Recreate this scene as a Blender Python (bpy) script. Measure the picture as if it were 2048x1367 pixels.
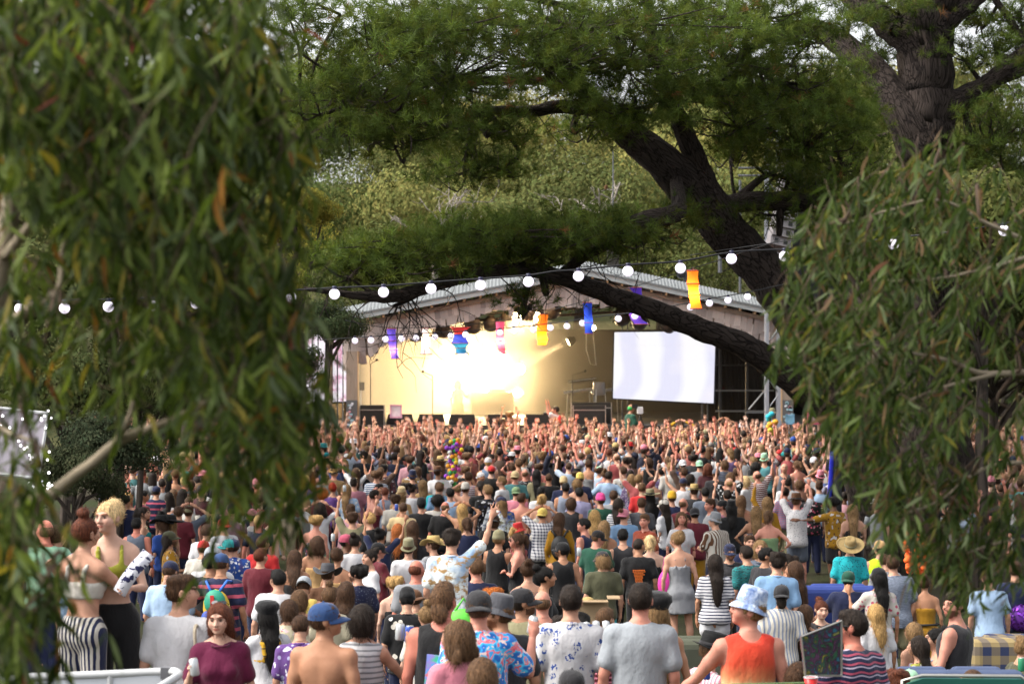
import bpy, math, random
import numpy as np
from mathutils import Vector, Matrix, Euler

for o in list(bpy.data.objects):
    bpy.data.objects.remove(o)
SC = bpy.context.scene
COL = SC.collection
R = math.radians
F = 4836.0            # focal length of the lens in photograph pixels (2048 wide)

# ------------------------------------------------------------------ camera, light, exposure
cam_d = bpy.data.cameras.new('camera')
cam_d.sensor_width = 36.0
cam_d.lens = 36.0 * F / 2048.0
cam_d.clip_start = 0.2
cam_d.clip_end = 2000
cam_d.dof.use_dof = True
cam_d.dof.focus_distance = 28.0
cam_d.dof.aperture_fstop = 4.0
cam = bpy.data.objects.new('camera', cam_d)
COL.objects.link(cam)
cam.location = (0, 0, 0)
cam.rotation_euler = (R(90), 0, 0)
SC.camera = cam

SUN_EL, SUN_ROT = R(50), R(258)
world = bpy.data.worlds.new('World')
SC.world = world
world.use_nodes = True
wn = world.node_tree
wn.nodes.clear()
w_out = wn.nodes.new('ShaderNodeOutputWorld')
w_bg = wn.nodes.new('ShaderNodeBackground')
w_sky = wn.nodes.new('ShaderNodeTexSky')
w_sky.sky_type = 'NISHITA'
w_sky.sun_disc = False
w_sky.sun_elevation = SUN_EL
w_sky.sun_rotation = SUN_ROT
w_sky.air_density = 1.0
w_sky.dust_density = 4.0
w_sky.ozone_density = 1.0
w_bg.inputs['Strength'].default_value = 0.15
w_hsv = wn.nodes.new('ShaderNodeHueSaturation')     # overcast: the cloud sheet takes the blue out
w_hsv.inputs['Saturation'].default_value = 0.15
wn.links.new(w_sky.outputs[0], w_hsv.inputs['Color'])
wn.links.new(w_hsv.outputs[0], w_bg.inputs[0])
wn.links.new(w_bg.outputs[0], w_out.inputs[0])
sun_d = bpy.data.lights.new('sun', 'SUN')
sun_d.energy = 1.25
sun_d.angle = R(20)
sun_d.color = (1.0, 0.90, 0.74)
sun = bpy.data.objects.new('sun', sun_d)
COL.objects.link(sun)
# direction TO the sun, same as the sky's (rotation measured from +Y, clockwise)
sd = Vector((math.sin(SUN_ROT) * math.cos(SUN_EL), math.cos(SUN_ROT) * math.cos(SUN_EL), math.sin(SUN_EL)))
sun.rotation_euler = sd.to_track_quat('Z', 'Y').to_euler()
sun.location = sd * 60
SC.view_settings.view_transform = 'Standard'
SC.view_settings.look = 'None'
SC.view_settings.exposure = 1.45
SC.view_settings.gamma = 1.0
SC.view_settings.use_curve_mapping = False
SC.render.engine = 'CYCLES'
SC.cycles.use_denoising = True
SC.cycles.max_bounces = 8
SC.cycles.transparent_max_bounces = 8
SC.cycles.volume_bounces = 1
SC.cycles.sample_clamp_indirect = 4.0
SC.cycles.caustics_reflective = False
SC.cycles.caustics_refractive = False

RNG = np.random.default_rng(7)
random.seed(7)


# ------------------------------------------------------------------ helpers
def at(px, py, D):
    return Vector(((px - 1024) / F * D, D, -(py - 683.5) / F * D))


def srgb(h):
    h = h.lstrip('#')
    c = [int(h[i:i + 2], 16) / 255 for i in (0, 2, 4)]
    return tuple(x / 12.92 if x <= 0.04045 else ((x + 0.055) / 1.055) ** 2.4 for x in c)


def tag(o, label=None, cat=None, group=None, kind=None):
    if label: o['label'] = label
    if cat: o['category'] = cat
    if group: o['group'] = group
    if kind: o['kind'] = kind
    return o


def empty(name, loc=(0, 0, 0), rz=0.0):
    o = bpy.data.objects.new(name, None)
    COL.objects.link(o)
    o.location = loc
    o.rotation_euler = (0, 0, rz)
    o.empty_display_size = 0.2
    return o


def link(name, me, mat=None, parent=None, loc=None, rot=None, color=None):
    o = bpy.data.objects.new(name, me)
    COL.objects.link(o)
    if mat is not None and len(me.materials) == 0:
        me.materials.append(mat)
    if parent is not None:
        o.parent = parent
    if loc is not None: o.location = loc
    if rot is not None: o.rotation_euler = rot
    if color is not None: o.color = (*color[:3], 1)
    return o


def mesh_np(name, V, polys, col=None, smooth=True):
    """V n x 3, polys: list of index arrays (m x 3 or m x 4)."""
    me = bpy.data.meshes.new(name)
    V = np.asarray(V, dtype=np.float32)
    if isinstance(polys, np.ndarray): polys = [polys]
    polys = [np.asarray(p, dtype=np.int32) for p in polys if len(p)]
    me.vertices.add(len(V))
    me.vertices.foreach_set('co', V.ravel())
    nl = sum(p.size for p in polys)
    npoly = sum(len(p) for p in polys)
    me.loops.add(nl)
    me.loops.foreach_set('vertex_index', np.concatenate([p.ravel() for p in polys]))
    tot = np.concatenate([np.full(len(p), p.shape[1], dtype=np.int32) for p in polys])
    st = np.concatenate([[0], np.cumsum(tot)[:-1]]).astype(np.int32)
    me.polygons.add(npoly)
    me.polygons.foreach_set('loop_start', st)
    me.polygons.foreach_set('loop_total', tot)
    me.polygons.foreach_set('use_smooth', np.full(npoly, smooth, dtype=bool))
    if col is not None:
        a = me.color_attributes.new('Col', 'FLOAT_COLOR', 'POINT')
        c = np.ones((len(V), 4), dtype=np.float32)
        c[:, :3] = col
        a.data.foreach_set('color', c.ravel())
    me.update(calc_edges=True)
    return me


class MB:
    """collects shapes into ONE mesh"""
    def __init__(s):
        s.V, s.T, s.Q, s.C, s.n = [], [], [], [], 0

    def add(s, V, T=None, Q=None, col=(1, 1, 1)):
        V = np.asarray(V, float)
        if T is not None and len(T): s.T.append(np.asarray(T, int) + s.n)
        if Q is not None and len(Q): s.Q.append(np.asarray(Q, int) + s.n)
        s.V.append(V)
        c = np.asarray(col, float)
        s.C.append(np.broadcast_to(c, (len(V), 3)))
        s.n += len(V)
        return s

    def box(s, c, size, M=None, col=(1, 1, 1)):
        x, y, z = [v / 2 for v in size]
        V = np.array([(a, b, d) for a in (-x, x) for b in (-y, y) for d in (-z, z)])
        if M is not None: V = V @ np.array(M.to_3x3()).T
        V = V + np.array(c)
        Q = [(0, 1, 3, 2), (4, 6, 7, 5), (0, 4, 5, 1), (2, 3, 7, 6), (0, 2, 6, 4), (1, 5, 7, 3)]
        return s.add(V, Q=Q, col=col)

    def tube(s, P, r, n=8, col=(1, 1, 1), cap=True, jit=0.0, rng=None, coords=False):
        P = np.asarray(P, float)
        m = len(P)
        r = np.broadcast_to(np.asarray(r, float), (m,))
        T = np.gradient(P, axis=0)
        T /= np.linalg.norm(T, axis=1, keepdims=True) + 1e-9
        up = np.array([0, 0, 1.0]) if abs(T[0][2]) < 0.9 else np.array([1.0, 0, 0])
        V = []
        K = []
        along = np.concatenate([[0], np.cumsum(np.linalg.norm(np.diff(P, axis=0), axis=1))])
        for i in range(m):
            a = np.cross(T[i], up)
            a /= np.linalg.norm(a) + 1e-9
            b = np.cross(a, T[i])
            up = b
            th = np.arange(n) * 2 * np.pi / n
            rr = r[i] * np.ones(n)
            if jit: rr = rr * (1 + jit * (.6 * np.sin(3 * th + along[i] / max(r[i], .02) * .22) + .5 * np.sin(7 * th - along[i] / max(r[i], .02) * .35) + .35 * np.sin(2 * th + along[i] / max(r[i], .02) * .5)))
            K.append(np.stack([r[i] * np.cos(th), r[i] * np.sin(th), np.full(n, along[i])], 1))
            V.append(P[i] + rr[:, None] * (np.cos(th)[:, None] * a + np.sin(th)[:, None] * b))
        V = np.concatenate(V)
        i = np.arange(m - 1)[:, None] * n
        j = np.arange(n)[None, :]
        j2 = (j + 1) % n
        Q = np.stack([i + j, i + j2, i + n + j2, i + n + j], -1).reshape(-1, 4)
        Tt = None
        if cap:
            V = np.concatenate([V, P[:1], P[-1:]])
            a0 = m * n
            jj = np.arange(n)
            T1 = np.stack([np.full(n, a0), (jj + 1) % n, jj], -1)
            T2 = np.stack([np.full(n, a0 + 1), (m - 1) * n + jj, (m - 1) * n + (jj + 1) % n], -1)
            Tt = np.concatenate([T1, T2])
        if coords:      # bark coordinates that run along the limb
            col = np.concatenate(K + ([K[0].mean(0)[None], K[-1].mean(0)[None]] if cap else []))
        return s.add(V, T=Tt, Q=Q, col=col)

    def lathe(s, prof, n=16, c=(0, 0, 0), sx=1, sy=1, M=None, col=(1, 1, 1)):
        prof = np.asarray(prof, float)
        th = np.arange(n) * 2 * np.pi / n
        V = np.stack([prof[:, :1] * np.cos(th) * sx, prof[:, :1] * np.sin(th) * sy, np.repeat(prof[:, 1:2], n, 1)], -1).reshape(-1, 3)
        if M is not None: V = V @ np.array(M.to_3x3()).T
        V = V + np.array(c)
        i = np.arange(len(prof) - 1)[:, None] * n
        j = np.arange(n)[None, :]
        Q = np.stack([i + j, i + (j + 1) % n, i + n + (j + 1) % n, i + n + j], -1).reshape(-1, 4)
        return s.add(V, Q=Q, col=col)

    def sphere(s, c, r, n=10, m=6, sx=1, sy=1, sz=1, col=(1, 1, 1)):
        a = np.linspace(-np.pi / 2, np.pi / 2, m + 1)
        return s.lathe(np.stack([np.maximum(np.cos(a), 1e-4) * r, np.sin(a) * r * sz], -1), n, c, sx, sy, col=col)

    def prism(s, poly, y0, y1, col=(1, 1, 1)):
        """poly in (x,z), extruded from y0 to y1"""
        n = len(poly)
        V = [(x, y0, z) for x, z in poly] + [(x, y1, z) for x, z in poly]
        Q = [(i, (i + 1) % n, n + (i + 1) % n, n + i) for i in range(n)]
        T = [(0, i + 1, i) for i in range(1, n - 1)] + [(n, n + i, n + i + 1) for i in range(1, n - 1)]
        return s.add(V, T=T, Q=Q, col=col)

    def mesh(s, name, smooth=False):
        V = np.concatenate(s.V)
        P = []
        if s.T: P.append(np.concatenate(s.T))
        if s.Q: P.append(np.concatenate(s.Q))
        return mesh_np(name, V, P, np.concatenate(s.C), smooth)

    def build(s, name, mat, parent=None, smooth=False, loc=None, rot=None, color=None):
        return link(name, s.mesh(name, smooth), mat, parent, loc, rot, color)


def smooth_path(P, k=6):
    """Catmull-Rom through rows of P (any number of columns)"""
    P = np.asarray(P, float)
    Q = np.vstack([2 * P[0] - P[1], P, 2 * P[-1] - P[-2]])
    out = []
    for i in range(1, len(Q) - 2):
        p0, p1, p2, p3 = Q[i - 1], Q[i], Q[i + 1], Q[i + 2]
        for t in np.arange(k) / k:
            out.append(0.5 * ((2 * p1) + (-p0 + p2) * t + (2 * p0 - 5 * p1 + 4 * p2 - p3) * t * t + (-p0 + 3 * p1 - 3 * p2 + p3) * t ** 3))
    out.append(P[-1])
    return np.array(out)


# ------------------------------------------------------------------ materials
MATS = {}


class NT:
    def __init__(s, name, rough=0.8, spec=0.3):
        s.m = bpy.data.materials.new(name)
        s.m.use_nodes = True
        s.t = s.m.node_tree
        s.b = s.t.nodes['Principled BSDF']
        s.b.inputs['Roughness'].default_value = rough
        s.b.inputs['Specular IOR Level'].default_value = spec
        s.out = s.t.nodes['Material Output']

    def n(s, typ, **kw):
        x = s.t.nodes.new('ShaderNode' + typ)
        for k, v in kw.items():
            if k in ('operation', 'blend_type', 'data_type', 'attribute_type', 'attribute_name', 'wave_type', 'bands_direction', 'feature', 'distance', 'wave_profile', 'noise_dimensions', 'voronoi_dimensions', 'interpolation_type', 'vector_type', 'mode'):
                setattr(x, k, v)
            else:
                key = int(k[1:]) if k[0] == 'i' and k[1:].isdigit() else k.replace('_', ' ')
                s.put(x, key, v)
        return x

    def put(s, node, key, v):
        if isinstance(v, bpy.types.NodeSocket):
            s.t.links.new(v, node.inputs[key])
        elif isinstance(v, bpy.types.Node):
            s.t.links.new(v.outputs[0], node.inputs[key])
        else:
            if isinstance(v, tuple) and len(v) == 3 and node.inputs[key].type == 'RGBA': v = (*v, 1)
            node.inputs[key].default_value = v

    def math(s, op, a, b=0.0, c=None):
        kw = dict(i0=a, i1=b)
        if c is not None: kw['i2'] = c
        return s.n('Math', operation=op, **kw).outputs[0]

    def mix(s, fac, a, b, blend='MIX'):
        x = s.t.nodes.new('ShaderNodeMix')
        x.data_type = 'RGBA'
        x.blend_type = blend
        for k, v in ((0, fac), (6, a), (7, b)):
            s.put(x, k, v)
        return x.outputs[2]

    def ramp(s, fac, stops):
        x = s.t.nodes.new('ShaderNodeValToRGB')
        s.put(x, 0, fac)
        el = x.color_ramp.elements
        while len(el) < len(stops): el.new(0.5)
        for e, (p, c) in zip(el, stops):
            e.position = p
            e.color = (*c, 1) if len(c) == 3 else c
        return x.outputs[0]

    def obj(s): return s.n('TexCoord').outputs['Object']

    def ocol(s): return s.n('ObjectInfo').outputs['Color']

    def acc(s): return s.n('Attribute', attribute_type='OBJECT', attribute_name='accent').outputs['Color']

    def vcol(s): return s.n('Attribute', attribute_type='GEOMETRY', attribute_name='Col').outputs['Color']

    def noise(s, vec, scale, detail=3.0, rough=0.55):
        return s.n('TexNoise', Vector=vec, Scale=scale, Detail=detail, Roughness=rough).outputs[0]

    def stretch(s, vec, sc):
        return s.n('Mapping', Vector=vec, Scale=sc).outputs[0]

    def bump(s, h, strength=0.3, dist=0.01):
        b = s.n('Bump', Height=h, Strength=strength, Distance=dist)
        s.put(s.b, 'Normal', b.outputs[0])

    def base(s, c): s.put(s.b, 'Base Color', c)

    def emit(s, c, st):
        s.put(s.b, 'Emission Color', c)
        s.put(s.b, 'Emission Strength', st)


def flat_mat(name, col, rough=0.7, spec=0.3, var=0.25, scale=3.0, metal=0.0, bump=0.0):
    k = NT(name, rough, spec)
    n = k.noise(k.obj(), scale, 4)
    k.base(k.mix(n, tuple(c * (1 - var) for c in col), tuple(min(1, c * (1 + var)) for c in col)))
    k.b.inputs['Metallic'].default_value = metal
    if bump: k.bump(k.noise(k.obj(), scale * 6, 3), bump, 0.02)
    return k.m


def ocol_mat(name, rough=0.6, spec=0.4, var=0.15, scale=8):
    k = NT(name, rough, spec)
    n = k.noise(k.obj(), scale, 3)
    v = k.ramp(n, [(0.25, (1 - var,) * 3), (0.75, (1, 1, 1))])
    k.base(k.mix(1.0, k.ocol(), v, 'MULTIPLY'))
    return k.m


def glow_mat(name, col, st):
    k = NT(name, 0.5)
    k.base(tuple(min(1, c) for c in col))
    k.emit(tuple(col), st)
    return k.m


def vcol_mat(name, rough=0.8, spec=0.25, var=0.12, scale=20):
    k = NT(name, rough, spec)
    n = k.noise(k.obj(), scale, 3)
    k.base(k.mix(1.0, k.vcol(), k.ramp(n, [(0.2, (1 - var * 2,) * 3), (0.8, (1, 1, 1))]), 'MULTIPLY'))
    return k.m


BOX_MAT = ocol_mat('painted_surface', 0.55)
METAL = flat_mat('grey_metal', (0.12, 0.125, 0.135), 0.4, 0.5, metal=0.7)
BLACK = flat_mat('black_matt', (0.012, 0.012, 0.013), 0.6)

# ------------------------------------------------------------------ people: signed-distance bodies
def _len(*a):
    return np.sqrt(sum(x * x for x in a))


def _apply(M, X, Y, Z):
    """sample points into the frame of a moved primitive (M: 4x4 inverse)"""
    if M is None: return X, Y, Z
    return (M[0][0] * X + M[0][1] * Y + M[0][2] * Z + M[0][3],
            M[1][0] * X + M[1][1] * Y + M[1][2] * Z + M[1][3],
            M[2][0] * X + M[2][1] * Y + M[2][2] * Z + M[2][3])


def capsule(a, b, ra, rb, k=0.02, M=None):
    a, b = np.array(a, float), np.array(b, float)
    d = b - a
    L2 = float(d @ d) + 1e-9

    def f(X, Y, Z):
        X, Y, Z = _apply(M, X, Y, Z)
        t = np.clip(((X - a[0]) * d[0] + (Y - a[1]) * d[1] + (Z - a[2]) * d[2]) / L2, 0, 1)
        return _len(X - a[0] - d[0] * t, Y - a[1] - d[1] * t, Z - a[2] - d[2] * t) - (ra + (rb - ra) * t)
    r = max(ra, rb)
    return f, np.minimum(a, b) - r, np.maximum(a, b) + r, k, '+', M


def ellipsoid(c, r, k=0.02, op='+', M=None):
    c, r = np.array(c, float), np.array(r, float)

    def f(X, Y, Z):
        X, Y, Z = _apply(M, X, Y, Z)
        q = _len((X - c[0]) / r[0], (Y - c[1]) / r[1], (Z - c[2]) / r[2])
        q2 = _len((X - c[0]) / r[0] ** 2, (Y - c[1]) / r[1] ** 2, (Z - c[2]) / r[2] ** 2) + 1e-6
        return q * (q - 1) / q2
    return f, c - r, c + r, k, op, M


def loft(prof, e=0.0, k=0.03, z0=None, z1=None, op='+', M=None):
    """prof rows: z, rx, ry, cy"""
    p = np.array(prof, float)
    za, zb = (p[0, 0] if z0 is None else z0), (p[-1, 0] if z1 is None else z1)

    def f(X, Y, Z):
        X, Y, Z = _apply(M, X, Y, Z)
        rx = np.interp(Z, p[:, 0], p[:, 1]) + e
        ry = np.interp(Z, p[:, 0], p[:, 2]) + e
        cy = np.interp(Z, p[:, 0], p[:, 3])
        q = _len(X / rx, (Y - cy) / ry)
        d = (q - 1) * np.minimum(rx, ry)
        return np.maximum(d, np.maximum(za - Z, Z - zb))
    m = max(p[:, 1].max(), p[:, 2].max()) + e + abs(p[:, 3]).max()
    return f, np.array([-m, -m, za]), np.array([m, m, zb]), k, op, M


def field(prims, xs, ys, zs):
    Fd = np.full((len(xs), len(ys), len(zs)), 0.08, dtype=np.float32)
    for f, lo, hi, k, op, M in prims:
        if M is not None:
            Mi = np.linalg.inv(np.array(M))
            cs = np.array([[(lo, hi)[i][0], (lo, hi)[j][1], (lo, hi)[l][2], 1] for i in (0, 1) for j in (0, 1) for l in (0, 1)]) @ Mi.T
            lo, hi = cs[:, :3].min(0), cs[:, :3].max(0)
        m = k + 0.05
        s = [slice(max(np.searchsorted(g, lo[i] - m) - 1, 0), np.searchsorted(g, hi[i] + m) + 1) for i, g in enumerate((xs, ys, zs))]
        sub = Fd[tuple(s)]
        if sub.size == 0: continue
        d = f(xs[s[0]][:, None, None], ys[s[1]][None, :, None], zs[s[2]][None, None, :])
        if op == '+':
            h = np.clip(0.5 + 0.5 * (d - sub) / k, 0, 1)
            sub[...] = d * (1 - h) + sub * h - k * h * (1 - h)
        elif op == '-':
            h = np.clip(0.5 - 0.5 * (-d - sub) / k, 0, 1)
            sub[...] = (-d) * (1 - h) + sub * h + k * h * (1 - h)
    return Fd


def surface_net(Fd, xs, ys, zs):
    ins = Fd < 0
    nx, ny, nz = Fd.shape
    c = np.zeros((nx - 1, ny - 1, nz - 1), np.int8)
    offs = [(i, j, k) for i in (0, 1) for j in (0, 1) for k in (0, 1)]
    for i, j, k in offs:
        c += ins[i:nx - 1 + i, j:ny - 1 + j, k:nz - 1 + k]
    act = (c > 0) & (c < 8)
    I = np.argwhere(act)
    ids = np.full(c.shape, -1, np.int32)
    ids[act] = np.arange(len(I))
    vals = np.stack([Fd[I[:, 0] + i, I[:, 1] + j, I[:, 2] + k] for i, j, k in offs], 1)
    acc = np.zeros((len(I), 3))
    cnt = np.zeros(len(I))
    O = np.array(offs)
    for a in range(8):
        for b in range(a + 1, 8):
            if abs(O[a] - O[b]).sum() != 1: continue
            va, vb = vals[:, a], vals[:, b]
            m = (va < 0) != (vb < 0)
            t = np.where(m, va / np.where(m, va - vb, 1), 0)[:, None]
            acc += np.where(m[:, None], O[a] + (O[b] - O[a]) * t, 0)
            cnt += m
    L = acc / cnt[:, None]
    P = np.empty_like(L)
    for ax, g in enumerate((xs, ys, zs)):
        P[:, ax] = g[I[:, ax]] + L[:, ax] * (g[I[:, ax] + 1] - g[I[:, ax]])
    Q = []
    for ax in range(3):
        sl0 = [slice(None)] * 3; sl1 = [slice(None)] * 3
        sl0[ax] = slice(0, -1); sl1[ax] = slice(1, None)
        A, B = ins[tuple(sl0)], ins[tuple(sl1)]
        E = np.argwhere(A != B)
        u, v = [(1, 2), (2, 0), (0, 1)][ax]
        lim = Fd.shape
        E = E[(E[:, u] > 0) & (E[:, v] > 0) & (E[:, u] < lim[u] - 1) & (E[:, v] < lim[v] - 1)]
        if not len(E): continue
        q = []
        for du, dv in ((-1, -1), (0, -1), (0, 0), (-1, 0)):
            G = E.copy(); G[:, u] += du; G[:, v] += dv
            q.append(ids[G[:, 0], G[:, 1], G[:, 2]])
        q = np.stack(q, 1)
        fl = ~A[E[:, 0], E[:, 1], E[:, 2]]
        q[fl] = q[fl][:, ::-1]
        Q.append(q)
    return P, np.concatenate(Q)


def sdf_mesh(prims, h, lo=None, hi=None, fine=None):
    if lo is None:
        los, his = [], []
        for f, a, b, k, op, M in prims:
            if op != '+': continue
            if M is not None:
                Mi = np.linalg.inv(np.array(M))
                cs = np.array([[(a, b)[i][0], (a, b)[j][1], (a, b)[l][2], 1] for i in (0, 1) for j in (0, 1) for l in (0, 1)]) @ Mi.T
                a, b = cs[:, :3].min(0), cs[:, :3].max(0)
            los.append(a); his.append(b)
        lo, hi = np.min(los, 0) - 1.6 * h, np.max(his, 0) + 1.6 * h
    gs = []
    for ax in range(3):
        if fine is not None:
            (fa, fb), fh = fine[0][ax], fine[1]
            fa, fb = max(fa, lo[ax]), min(fb, hi[ax])
            g = np.concatenate([np.arange(lo[ax], fa, h), np.arange(fa, fb, fh), np.arange(fb, hi[ax] + h, h)])
            g = np.unique(np.round(g, 4))
            g = g[np.concatenate([[True], np.diff(g) > 0.0015])]
        else:
            g = np.arange(lo[ax], hi[ax] + h, h)
        gs.append(g)
    return surface_net(field(prims, *gs), *gs)


def vnoise(P, sc, seed=0):
    """cheap smooth pseudo-noise on points"""
    r = np.random.default_rng(seed)
    out = np.zeros(len(P))
    for i in range(5):
        d = r.normal(size=3)
        d *= sc * (0.6 + 0.35 * i) / np.linalg.norm(d)
        out += np.sin(P @ d + r.random() * 6.28) / (1 + 0.4 * i)
    return out / 3


PROF = {
    'm': [(.78, .09, .085, 0), (.86, .160, .118, -.005), (.94, .168, .120, -.008), (1.04, .150, .105, 0), (1.14, .153, .106, .004), (1.26, .172, .120, .006), (1.35, .176, .118, 0), (1.41, .160, .095, -.012), (1.455, .10, .07, -.018), (1.50, .06, .056, -.01)],
    'f': [(.78, .09, .085, 0), (.86, .172, .120, -.008), (.94, .168, .118, -.008), (1.05, .126, .092, 0), (1.14, .128, .094, .004), (1.25, .146, .108, .004), (1.34, .150, .102, 0), (1.40, .138, .085, -.012), (1.445, .085, .062, -.016), (1.49, .05, .05, -.01)],
}
ARM = {  # elbow, wrist (x outward)
    'dn': ((.245, -.035, 1.13), (.255, .035, .885)),
    'dn2': ((.25, -.02, 1.135), (.235, .10, .90)),
    'hip': ((.39, -.07, 1.19), (.205, .06, 1.03)),
    'up': ((.275, .06, 1.70), (.235, .08, 1.965)),
    'upo': ((.35, .08, 1.64), (.41, .12, 1.905)),
    'upf': ((.26, .20, 1.56), (.20, .25, 1.82)),
    'head': ((.37, .08, 1.60), (.14, .06, 1.735)),
    'face': ((.25, .16, 1.24), (.10, .17, 1.47)),
    'fwd': ((.25, .06, 1.14), (.15, .29, 1.16)),
    'can': ((.27, .06, 1.14), (.22, .25, 1.31)),
    'canu': ((.34, .10, 1.20), (.37, .17, 1.45)),
    'cano': ((.36, .05, 1.16), (.42, .22, 1.32)),
    'out': ((.43, .10, 1.36), (.63, .26, 1.37)),
    'outl': ((.33, .13, 1.17), (.48, .26, 1.02)),
    'cross': ((.26, .08, 1.14), (-.02, .20, 1.18)),
    'hug': ((.30, .24, 1.36), (.10, .44, 1.40)),
    'lap': ((.27, .04, 1.13), (.14, .26, .98)),
    'reach': ((.22, .22, 1.22), (.16, .44, 1.30)),
}
SHX = {'m': .178, 'f': .156}


def arm_pts(sex, side, pose):
    s = 1 if side == 'R' else -1
    e, w = ARM[pose]
    k = 1 if sex == 'm' else .94
    sh = np.array([SHX[sex] * s, -.008, 1.405 if sex == 'm' else 1.39])
    lift = max(0, e[2] - 1.42) * .22
    sh = sh + np.array([-.02 * s * (lift > 0), .01 * (lift > 0), lift])
    return sh, np.array([e[0] * k * s, e[1], e[2] - (0 if sex == 'm' else .01)]), np.array([w[0] * k * s, w[1], w[2] - (0 if sex == 'm' else .01)])


def head_matrix(hy, hp, roll=0):
    P = Vector((0, 0, 1.53))
    return Matrix.Translation(P) @ Euler((R(hp), R(roll), R(-hy))).to_matrix().to_4x4() @ Matrix.Translation(-P)


def head_prims(sex, M):
    k = 1.0 if sex == 'm' else .96
    g = lambda c, r, kk=.018, op='+': ellipsoid(c, r, kk, op, M)
    pr = [
        g((0, .005, 1.662), (.076 * k, .095, .092)),
        g((0, .045, 1.610), (.058 * k, .068, .075), .03),
        g((0, .096, 1.566), (.024 * k, .020, .018), .03),
        g((0, .100, 1.679), (.050, .018, .012), .02),
        g((.042, .080, 1.622), (.020, .022, .024), .045), g((-.042, .080, 1.622), (.020, .022, .024), .045),
        g((.033, .122, 1.656), (.017, .016, .012), .016, '-'), g((-.033, .122, 1.656), (.017, .016, .012), .016, '-'),
        g((.033, .094, 1.655), (.013, .013, .011), .006), g((-.033, .094, 1.655), (.013, .013, .011), .006),
        capsule((0, .108, 1.668), (0, .133, 1.626), .009, .0135, .012, M),
        g((.012, .122, 1.622), (.010, .010, .008), .008), g((-.012, .122, 1.622), (.010, .010, .008), .008),
        g((0, .113, 1.597), (.023, .009, .0065), .008), g((0, .112, 1.586), (.020, .010, .0065), .006),
        g((.078 * k, -.002, 1.642), (.011, .020, .031), .008), g((-.078 * k, -.002, 1.642), (.011, .020, .031), .008),
    ]
    return pr


def face_colour(P, Mi, skin, brow, mouth=True, beard=None, paint=False):
    n = len(P)
    H = np.c_[P, np.ones(n)] @ np.array(Mi).T
    x, y, z = H[:, 0], H[:, 1], H[:, 2]
    c = np.tile(np.array(skin), (n, 1))
    fr = y > .06
    ax = abs(x)
    red = np.exp(-(((ax - .045) / .022) ** 2 + ((z - 1.622) / .02) ** 2)) * fr * .35
    c = c * (1 - red[:, None] * np.array([.0, .30, .30]))
    if beard is not None:
        m = fr & (z < 1.612) & (z > 1.54) & ~((ax < .022) & (z > 1.583) & (z < 1.603)) & (y < .125)
        m |= (z < 1.60) & (z > 1.55) & (y > .02) & (ax > .03)
        c[m] = c[m] * .25 + np.array(beard) * .75
    e = fr & (((ax - .033) / .0155) ** 2 + ((z - 1.655) / .0085) ** 2 < 1)
    c[e] = (.42, .40, .38)
    e = fr & (((ax - .033) / .0075) ** 2 + ((z - 1.655) / .0085) ** 2 < 1)
    c[e] = (.03, .025, .02)
    e = fr & (abs(z - 1.666) < .004) & (abs(ax - .033) < .018)
    c[e] = np.array(skin) * .3
    e = fr & (abs(z - 1.680 + (ax - .035) ** 2 * 6) < .0055) & (ax > .012) & (ax < .056)
    c[e] = np.array(brow)
    e = fr & (((x) / .025) ** 2 + ((z - 1.592) / .0105) ** 2 < 1) & (y > .1)
    c[e] = c[e] * .35 + np.array((.62, .12, .11)) * (.55 if mouth else .25)
    if paint:
        e = (x > .035) & (z < 1.67) & (z > 1.605) & (y > .03) & (((x - .062) / .03) ** 2 + ((z - 1.638) / .03) ** 2 < 1)
        c[e] = (.75, .78, .8)
    return c


HANDS = {}


def hand_mesh(kind, h=.0075):
    """wrist at origin, fingers along +Z, palm facing +Y, thumb towards +X"""
    key = (kind, h)
    if key in HANDS: return HANDS[key]
    pr = [ellipsoid((0, 0, .045), (.040, .015, .050), .012), capsule((0, 0, -.02), (0, 0, .03), .024, .026, .015)]
    L = [.068, .076, .072, .056]
    bend = {'open': .15, 'relax': .55, 'grip': 1.25, 'point': 1.4}[kind]
    for i in range(4):
        x = (.029, .0095, -.0105, -.029)[i]
        p = np.array([x, 0, .085 - .006 * (i in (0, 3))])
        sp = (.22, .05, -.08, -.28)[i] * (1 if kind == 'open' else .25)
        b = bend if not (kind == 'point' and i == 0) else .08
        a = 0.0
        for sg in range(3):
            a += b * (.45, .65, .5)[sg]
            l = L[i] * (.45, .32, .27)[sg]
            q = p + l * np.array([math.sin(sp) * math.cos(a), math.sin(a), math.cos(a) * math.cos(sp)])
            pr.append(capsule(p, q, .0095 - .0008 * sg, .0088 - .0010 * sg, .005))
            p = q
    t0 = np.array([.030, .004, .025])
    if kind in ('open',): t = [t0, (.058, .012, .055), (.074, .016, .083)]
    elif kind == 'relax': t = [t0, (.048, .020, .060), (.050, .030, .088)]
    else: t = [t0, (.044, .034, .058), (.024, .050, .078)]
    pr.append(capsule(t[0], t[1], .014, .011, .01))
    pr.append(capsule(t[1], t[2], .011, .0085, .004))
    HANDS[key] = sdf_mesh(pr, h)
    return HANDS[key]


def hand_frame(e, w, side, kind):
    """4x4 of the hand at wrist w for a forearm e->w"""
    z = w - e
    z = z / np.linalg.norm(z)
    s = 1 if side == 'R' else -1
    if z[2] > .5: pal = np.array([-.25 * s, 1.0, 0])          # raised: palm to the stage
    elif z[2] < -.5: pal = np.array([-s, .25, 0])             # hanging: palm to the thigh
    else: pal = np.array([-.9 * s, .1, -.35])                 # forward: palm inward
    y = pal - z * (pal @ z)
    y /= np.linalg.norm(y)
    x = np.cross(y, z)
    M = np.eye(4)
    M[:3, 0], M[:3, 1], M[:3, 2], M[:3, 3] = x, y, z, w
    return M, s


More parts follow.
